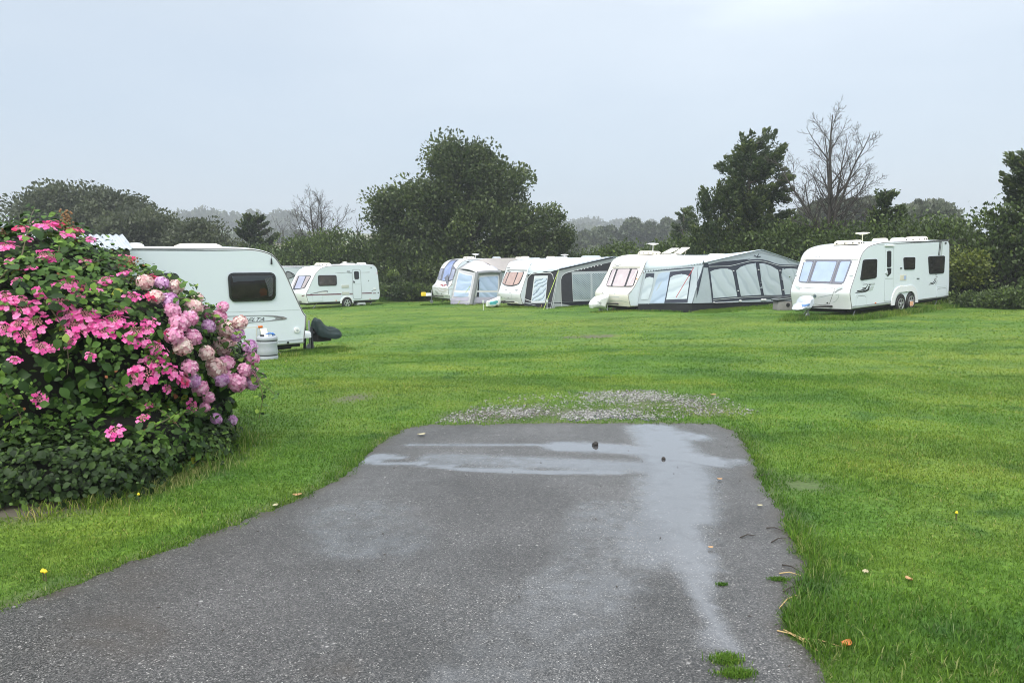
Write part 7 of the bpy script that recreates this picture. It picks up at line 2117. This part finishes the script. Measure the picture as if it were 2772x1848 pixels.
# telegraph pole and wires far left
p0 = Wp(467, 520, 150)
up_ = thing('utility_pole', 'thin distant utility pole carrying wires above the left trees', 'utility pole', loc=on_ground(p0.x, 150))
z0 = up_.location.z
MB().tube([(0, 0, -.5), (0, 0, p0.z - z0)], [.16, .11], 8).build('pole', bark, up_, auto=60)
MB().box((0, 0, p0.z - z0 - .3), (1.6, .12, .12)).build('crossarm', bark, up_)
for dx in (-.6, .6):
    a_ = Vector((dx, 0, p0.z - z0 - .2)); b_ = Wp(-60, 517, 110) - Vector(up_.location) + Vector((dx, 0, 0)); c_ = Wp(690, 524, 190) - Vector(up_.location)
    MB().tube([lerp(a_, b_, f) - Vector((0, 0, 1.2 * 4 * f * (1 - f) * .4)) for f in np.linspace(0, 1, 9)], .022, 4).build('wire', black_plastic, up_)
    MB().tube([lerp(a_, c_, f) - Vector((0, 0, 1.0 * 4 * f * (1 - f) * .4)) for f in np.linspace(0, 1, 9)], .022, 4).build('wire', black_plastic, up_)

# debris on the drive and lawn
def pebble(label, u, v, s, mat, seed):
    r = np.random.default_rng(seed)
    bm = bmesh.new(); bmesh.ops.create_icosphere(bm, subdivisions=3, radius=1)
    for q in bm.verts:
        n_ = 1 + .22 * math.sin(q.co.x * 3.1 + seed) * math.cos(q.co.y * 2.7) + .10 * math.sin(q.co.z * 7 + q.co.x * 5)
        q.co = Vector((q.co.x * s * n_, q.co.y * s * .8 * n_, max(q.co.z, -.5) * s * .7 * n_))
    me = bpy.data.meshes.new('clod'); bm.to_mesh(me); bm.free(); me.materials.append(mat)
    for f in me.polygons: f.use_smooth = True
    o = bpy.data.objects.new('clod', me); C.objects.link(o)
    o.location = G(u, v) + Vector((0, 0, .006 + s * .3))
    return tag(o, label, 'clod')
pebble('dark clod lying in the puddle in the middle of the drive', 1367, 1024, .033, M('dark_clod', (.018, .015, .012), .6, bump=(30, .8)), 1)
pebble('small flat dark clod right of the larger one on the wet drive', 1524, 1056, .020, M('dark_clod_b', (.025, .02, .016), .6), 2)
lfm = {k: M('fallen_leaf_' + k, c, .45) for k, c in (('pale', (.40, .36, .22)), ('tan', (.42, .24, .10)), ('yellow', (.62, .50, .06)), ('orange', (.50, .17, .04)))}
def fallen(label, u, v, size, mat, rot, curl=.3, name='fallen_leaf'):
    size *= .72
    mb = MB(); rows = []
    for i in range(7):
        f = i / 6 - .5; w = size * .36 * math.sqrt(max(1 - (2 * f) ** 2, .02))
        rows.append([(f * size, w * a, .012 + curl * size * (abs(a) * .35 + f * f)) for a in (-1, -.5, 0, .5, 1)])
    mb.grid(rows); o = mb.build(name, lfm[mat], None, smooth=True)
    o.location = G(u, v) + Vector((0, 0, .005)); o.rotation_euler = (0, 0, rot)
    return tag(o, label, 'leaf', 'fallen leaves')
fallen('pale leaf near the far left corner of the drive', 968, 1002, .11, 'pale', .4)
fallen('pale leaf at the left drive edge, lower of two', 632, 1166, .07, 'pale', 1.2)
fallen('pale leaf at the left drive edge, upper of two', 683, 1142, .09, 'tan', .2)
fallen('pale yellow leaf on the drive by its right edge', 1745, 1166, .055, 'pale', .1)
fallen('curled brown leaf at the dry grass on the lower right edge', 1943, 1492, .075, 'orange', .6, .8)
fallen('tan leaf on the grass right of the grassy bulge', 2087, 1338, .06, 'tan', 1.9, .6)
fallen('pale leaf in the long grass of the bulge', 1987, 1322, .06, 'pale', .9, .6)
fallen('tan stick-like leaf on the drive near its right edge', 1653, 1105, .06, 'tan', .1)
fallen('short tan leaf on the drive below the stick-like one', 1632, 1263, .045, 'tan', .1)
fallen('brown leaf on the gravel fringe at its right end', 1638, 910, .12, 'tan', .5)
def flower(label, u, v, s=.022):
    s *= .5
    g_ = G(u, v); t_ = thing('yellow_flower', label, 'flower', loc=g_, group='small yellow flowers in the lawn')
    MB().lathe([(s, .05), (s * 1.1, .056), (s * .4, .066), (0, .066)], 12).build('bloom', M('dandelion', (.80, .58, .02), .6), t_)
    MB().tube([(0, 0, -.01), (0, 0, .05)], .003, 5).build('stalk', hedge_m if False else stem_m, t_)
flower('yellow flower at the lower left lawn edge, left of its pair', 100, 1333); flower('yellow flower at the lower left lawn edge, right of its pair', 106, 1335, .018)
flower('yellow flower far right in the lawn', 2196, 1195, .016); flower('yellow flower beside the brown grass under the bush', 319, 1152, .018)
tw_m = M('wet_twig', (.035, .026, .018), .6)
def twig_(label, u0, v0, u1, v1, mat=tw_m, r_=.004):
    a_ = G(u0, v0); b_ = G(u1, v1); m_ = lerp(a_, b_, .5) + Vector((0, .012, .012))
    o = MB().tube([a_ - a_ + Vector((0, 0, .010)), m_ - a_ + Vector((0, 0, .006)), b_ - a_ + Vector((0, 0, .010))], [r_, r_ * .9, r_ * .5], 6).build('twig', mat)
    o.location = a_
    tag(o, label, 'twig', 'twigs on the drive edge')
twig_('dark twig on the drive, upper left of the right-edge twigs', 1700, 1237, 1735, 1233)
twig_('dark twig touching the grass where the drive edge juts out', 1760, 1215, 1800, 1222)
twig_('dark twig just below the uppermost right-edge twig', 1772, 1248, 1805, 1240)
twig_('long dark twig beside the grassy bulge', 1796, 1300, 1842, 1318)
twig_('dark twig at the drive edge level with the puddle in the grass', 1740, 1098, 1770, 1092)
twig_('short dark twig near the moss patches', 1800, 1362, 1835, 1352)
straw = M('straw', (.50, .36, .16), .7)
for i, (a0, b0, a1, b1, lb) in enumerate(((1785, 1452, 1850, 1480, 'straw stem at the start of the dry grass on the drive edge'), (1800, 1450, 1880, 1500, 'long straw stem lying along the lower drive edge'), (1830, 1470, 1935, 1490, 'straw stem reaching to the curled brown leaf'), (1790, 1320, 1840, 1325, 'straw stem beside the grassy bulge'), (1790, 1400, 1830, 1370, 'slanting straw stem by the tall tuft'))):
    twig_(lb, a0, b0, a1, b1, straw, .003)
moss_m = leaf_mat('moss', [(0, (.05, .10, .015)), (.6, (.12, .20, .03)), (1, (.26, .28, .06))])
def moss(label, u, v, rx, ry, n, h, seed):
    g_ = G(u, v); r = np.random.default_rng(seed)
    P = np.stack([r.normal(0, rx, n), r.normal(0, ry, n), np.full(n, .004)], -1)
    V, F, T = blades(P, h, .0022, .9, seed)
    o = np_mesh('moss_tuft', V, F, blade_m, None, {'tint': T}); o.location = g_ + Vector((0, 0, .004))
    tag(o, label, 'moss', 'moss and grass tufts in the tarmac')
moss('round moss tuft in the drive, right of its smaller neighbour', 1790, 1333, .026, .010, 420, .014, 1)
moss('small moss tuft in the middle of the water streak', 1658, 1345, .014, .007, 200, .013, 2)
moss('grassy tuft at the bottom edge of the drive, upper of two', 1668, 1520, .030, .020, 700, .026, 3)
moss('grassy tuft at the bottom edge of the drive, lower of two', 1690, 1552, .034, .014, 700, .026, 4)

# crumbs of bark, soil and dead leaf washed over the tarmac
r = np.random.default_rng(66)
q = scatter_poly(drive_out[::2], 900, 67)
q = q[(q[:, 1] > 2.0) & (r.random(len(q)) < .30 + .7 * np.clip(1 - dist_poly(q[:, 0], q[:, 1], xy(right_edge)) / .6, 0, 1))]
n = len(q); a_ = r.uniform(0, 6.28, n); L_ = r.uniform(.004, .016, n); w_ = r.uniform(.002, .005, n)
dx = np.stack([np.cos(a_), np.sin(a_), 0 * a_], -1) * L_[:, None]; dy = np.stack([-np.sin(a_), np.cos(a_), 0 * a_], -1) * w_[:, None]
c_ = np.stack([q[:, 0], q[:, 1], np.full(n, .009)], -1); up2 = np.array([0, 0, .004])
Vc = np.stack([c_ - dx, c_ - dy, c_ + dx, c_ + dy, c_ + up2], 1).reshape(-1, 3)
Fc = (np.arange(n)[:, None, None] * 5 + np.array([[0, 1, 4], [1, 2, 4], [2, 3, 4], [3, 0, 4]])).reshape(-1, 3)
cr_ = np_mesh('litter', Vc, Fc, tw_m, None)
tag(cr_, 'tiny dark crumbs of bark and leaf scattered on the wet drive', 'litter', kind='stuff')

# long grass where mowers do not reach: round the caravans and hedge feet
def rig_line(rig, pts): return [tuple((rig.mat @ Vector((a, b, 0))).xy) for a, b in pts]
tufts(rig_line(ch, [(-1.2, -.1), (.0, -1.4), (2.5, -1.35), (6.5, -1.35), (7.6, -1.3)]), 7000, .16, .20, .008, 301, dry=.05, shift=.08)
tufts(rig_line(ch, [(-1.6, .2), (.0, -.9), (-.1, .9)]), 4200, .20, .16, .008, 302, dry=.03, shift=.06)
tufts(rig_line(c4, [(-1.2, -.3), (.5, -1.2), (1.4, -3.3), (1.9, -3.9), (6.0, -4.0), (9.8, -3.9)]), 9000, .15, .10, .009, 303, dry=.05, shift=.05)
tufts(rig_line(c4, [(1.2, -4.4), (5.0, -4.8), (9.0, -4.7)]), 5000, .25, .09, .009, 304, dry=.04, shift=.14)
tufts(rig_line(c3, [(-.8, .4), (.2, -1.3), (1.0, -3.3), (3.5, -3.4)]), 5000, .14, .10, .010, 305)
tufts(rig_line(ba, [(-1, .3), (.2, -.9), (1.0, -2.4), (2.6, -2.6)]), 4000, .12, .10, .011, 306)
tufts(rig_line(de, [(-1.2, .3), (.3, 1.15), (1.4, 1.35), (3.5, 1.4)]), 7000, .22, .11, .005, 307, dry=.03)
tufts(rig_line(de, [(-1.1, -.4), (-.3, .5), (1.2, .9)]), 4500, .25, .13, .005, 308)
tufts(rig_line(abv, [(.3, -.9), (2.5, -1.0), (5.2, -1.0)]), 2500, .15, .09, .012, 309)
tufts([(-13, 51.5), (-9, 50.6), (-5, 48.5), (-3.5, 46.5)], 6000, .5, .28, .016, 310, shift=.06)
tufts([(16.5, 32), (19, 30), (22, 27.2), (26, 24)], 8000, .35, .26, .010, 311, dry=.12, shift=.05)

V = np.concatenate([p_[0] for p_ in parts]); F = np.concatenate([p_[1] for p_ in parts]); T = np.concatenate([p_[2] for p_ in parts])
grass = np_mesh('grass', V, F, blade_m, None, {'tint': T})
tag(grass, 'short green grass blades with longer tufts at edges', 'grass', kind='stuff')

# ------------------------------------------------------------------ damp air
hz = MB(); hz.box((0, 440, 36), (1400, 900, 90))
hm = bpy.data.materials.new('damp_air'); hm.use_nodes = True
t = hm.node_tree; t.nodes.remove(t.nodes['Principled BSDF'])
pv = N(t, 'ShaderNodeVolumePrincipled')
pv.inputs['Color'].default_value = (.84, .89, .93, 1); pv.inputs['Density'].default_value = .00095
t.links.new(pv.outputs[0], t.nodes['Material Output'].inputs['Volume'])
haze = hz.build('haze', hm)
tag(haze, 'thin pale mist lying over the field and far woods', 'haze', kind='stuff')
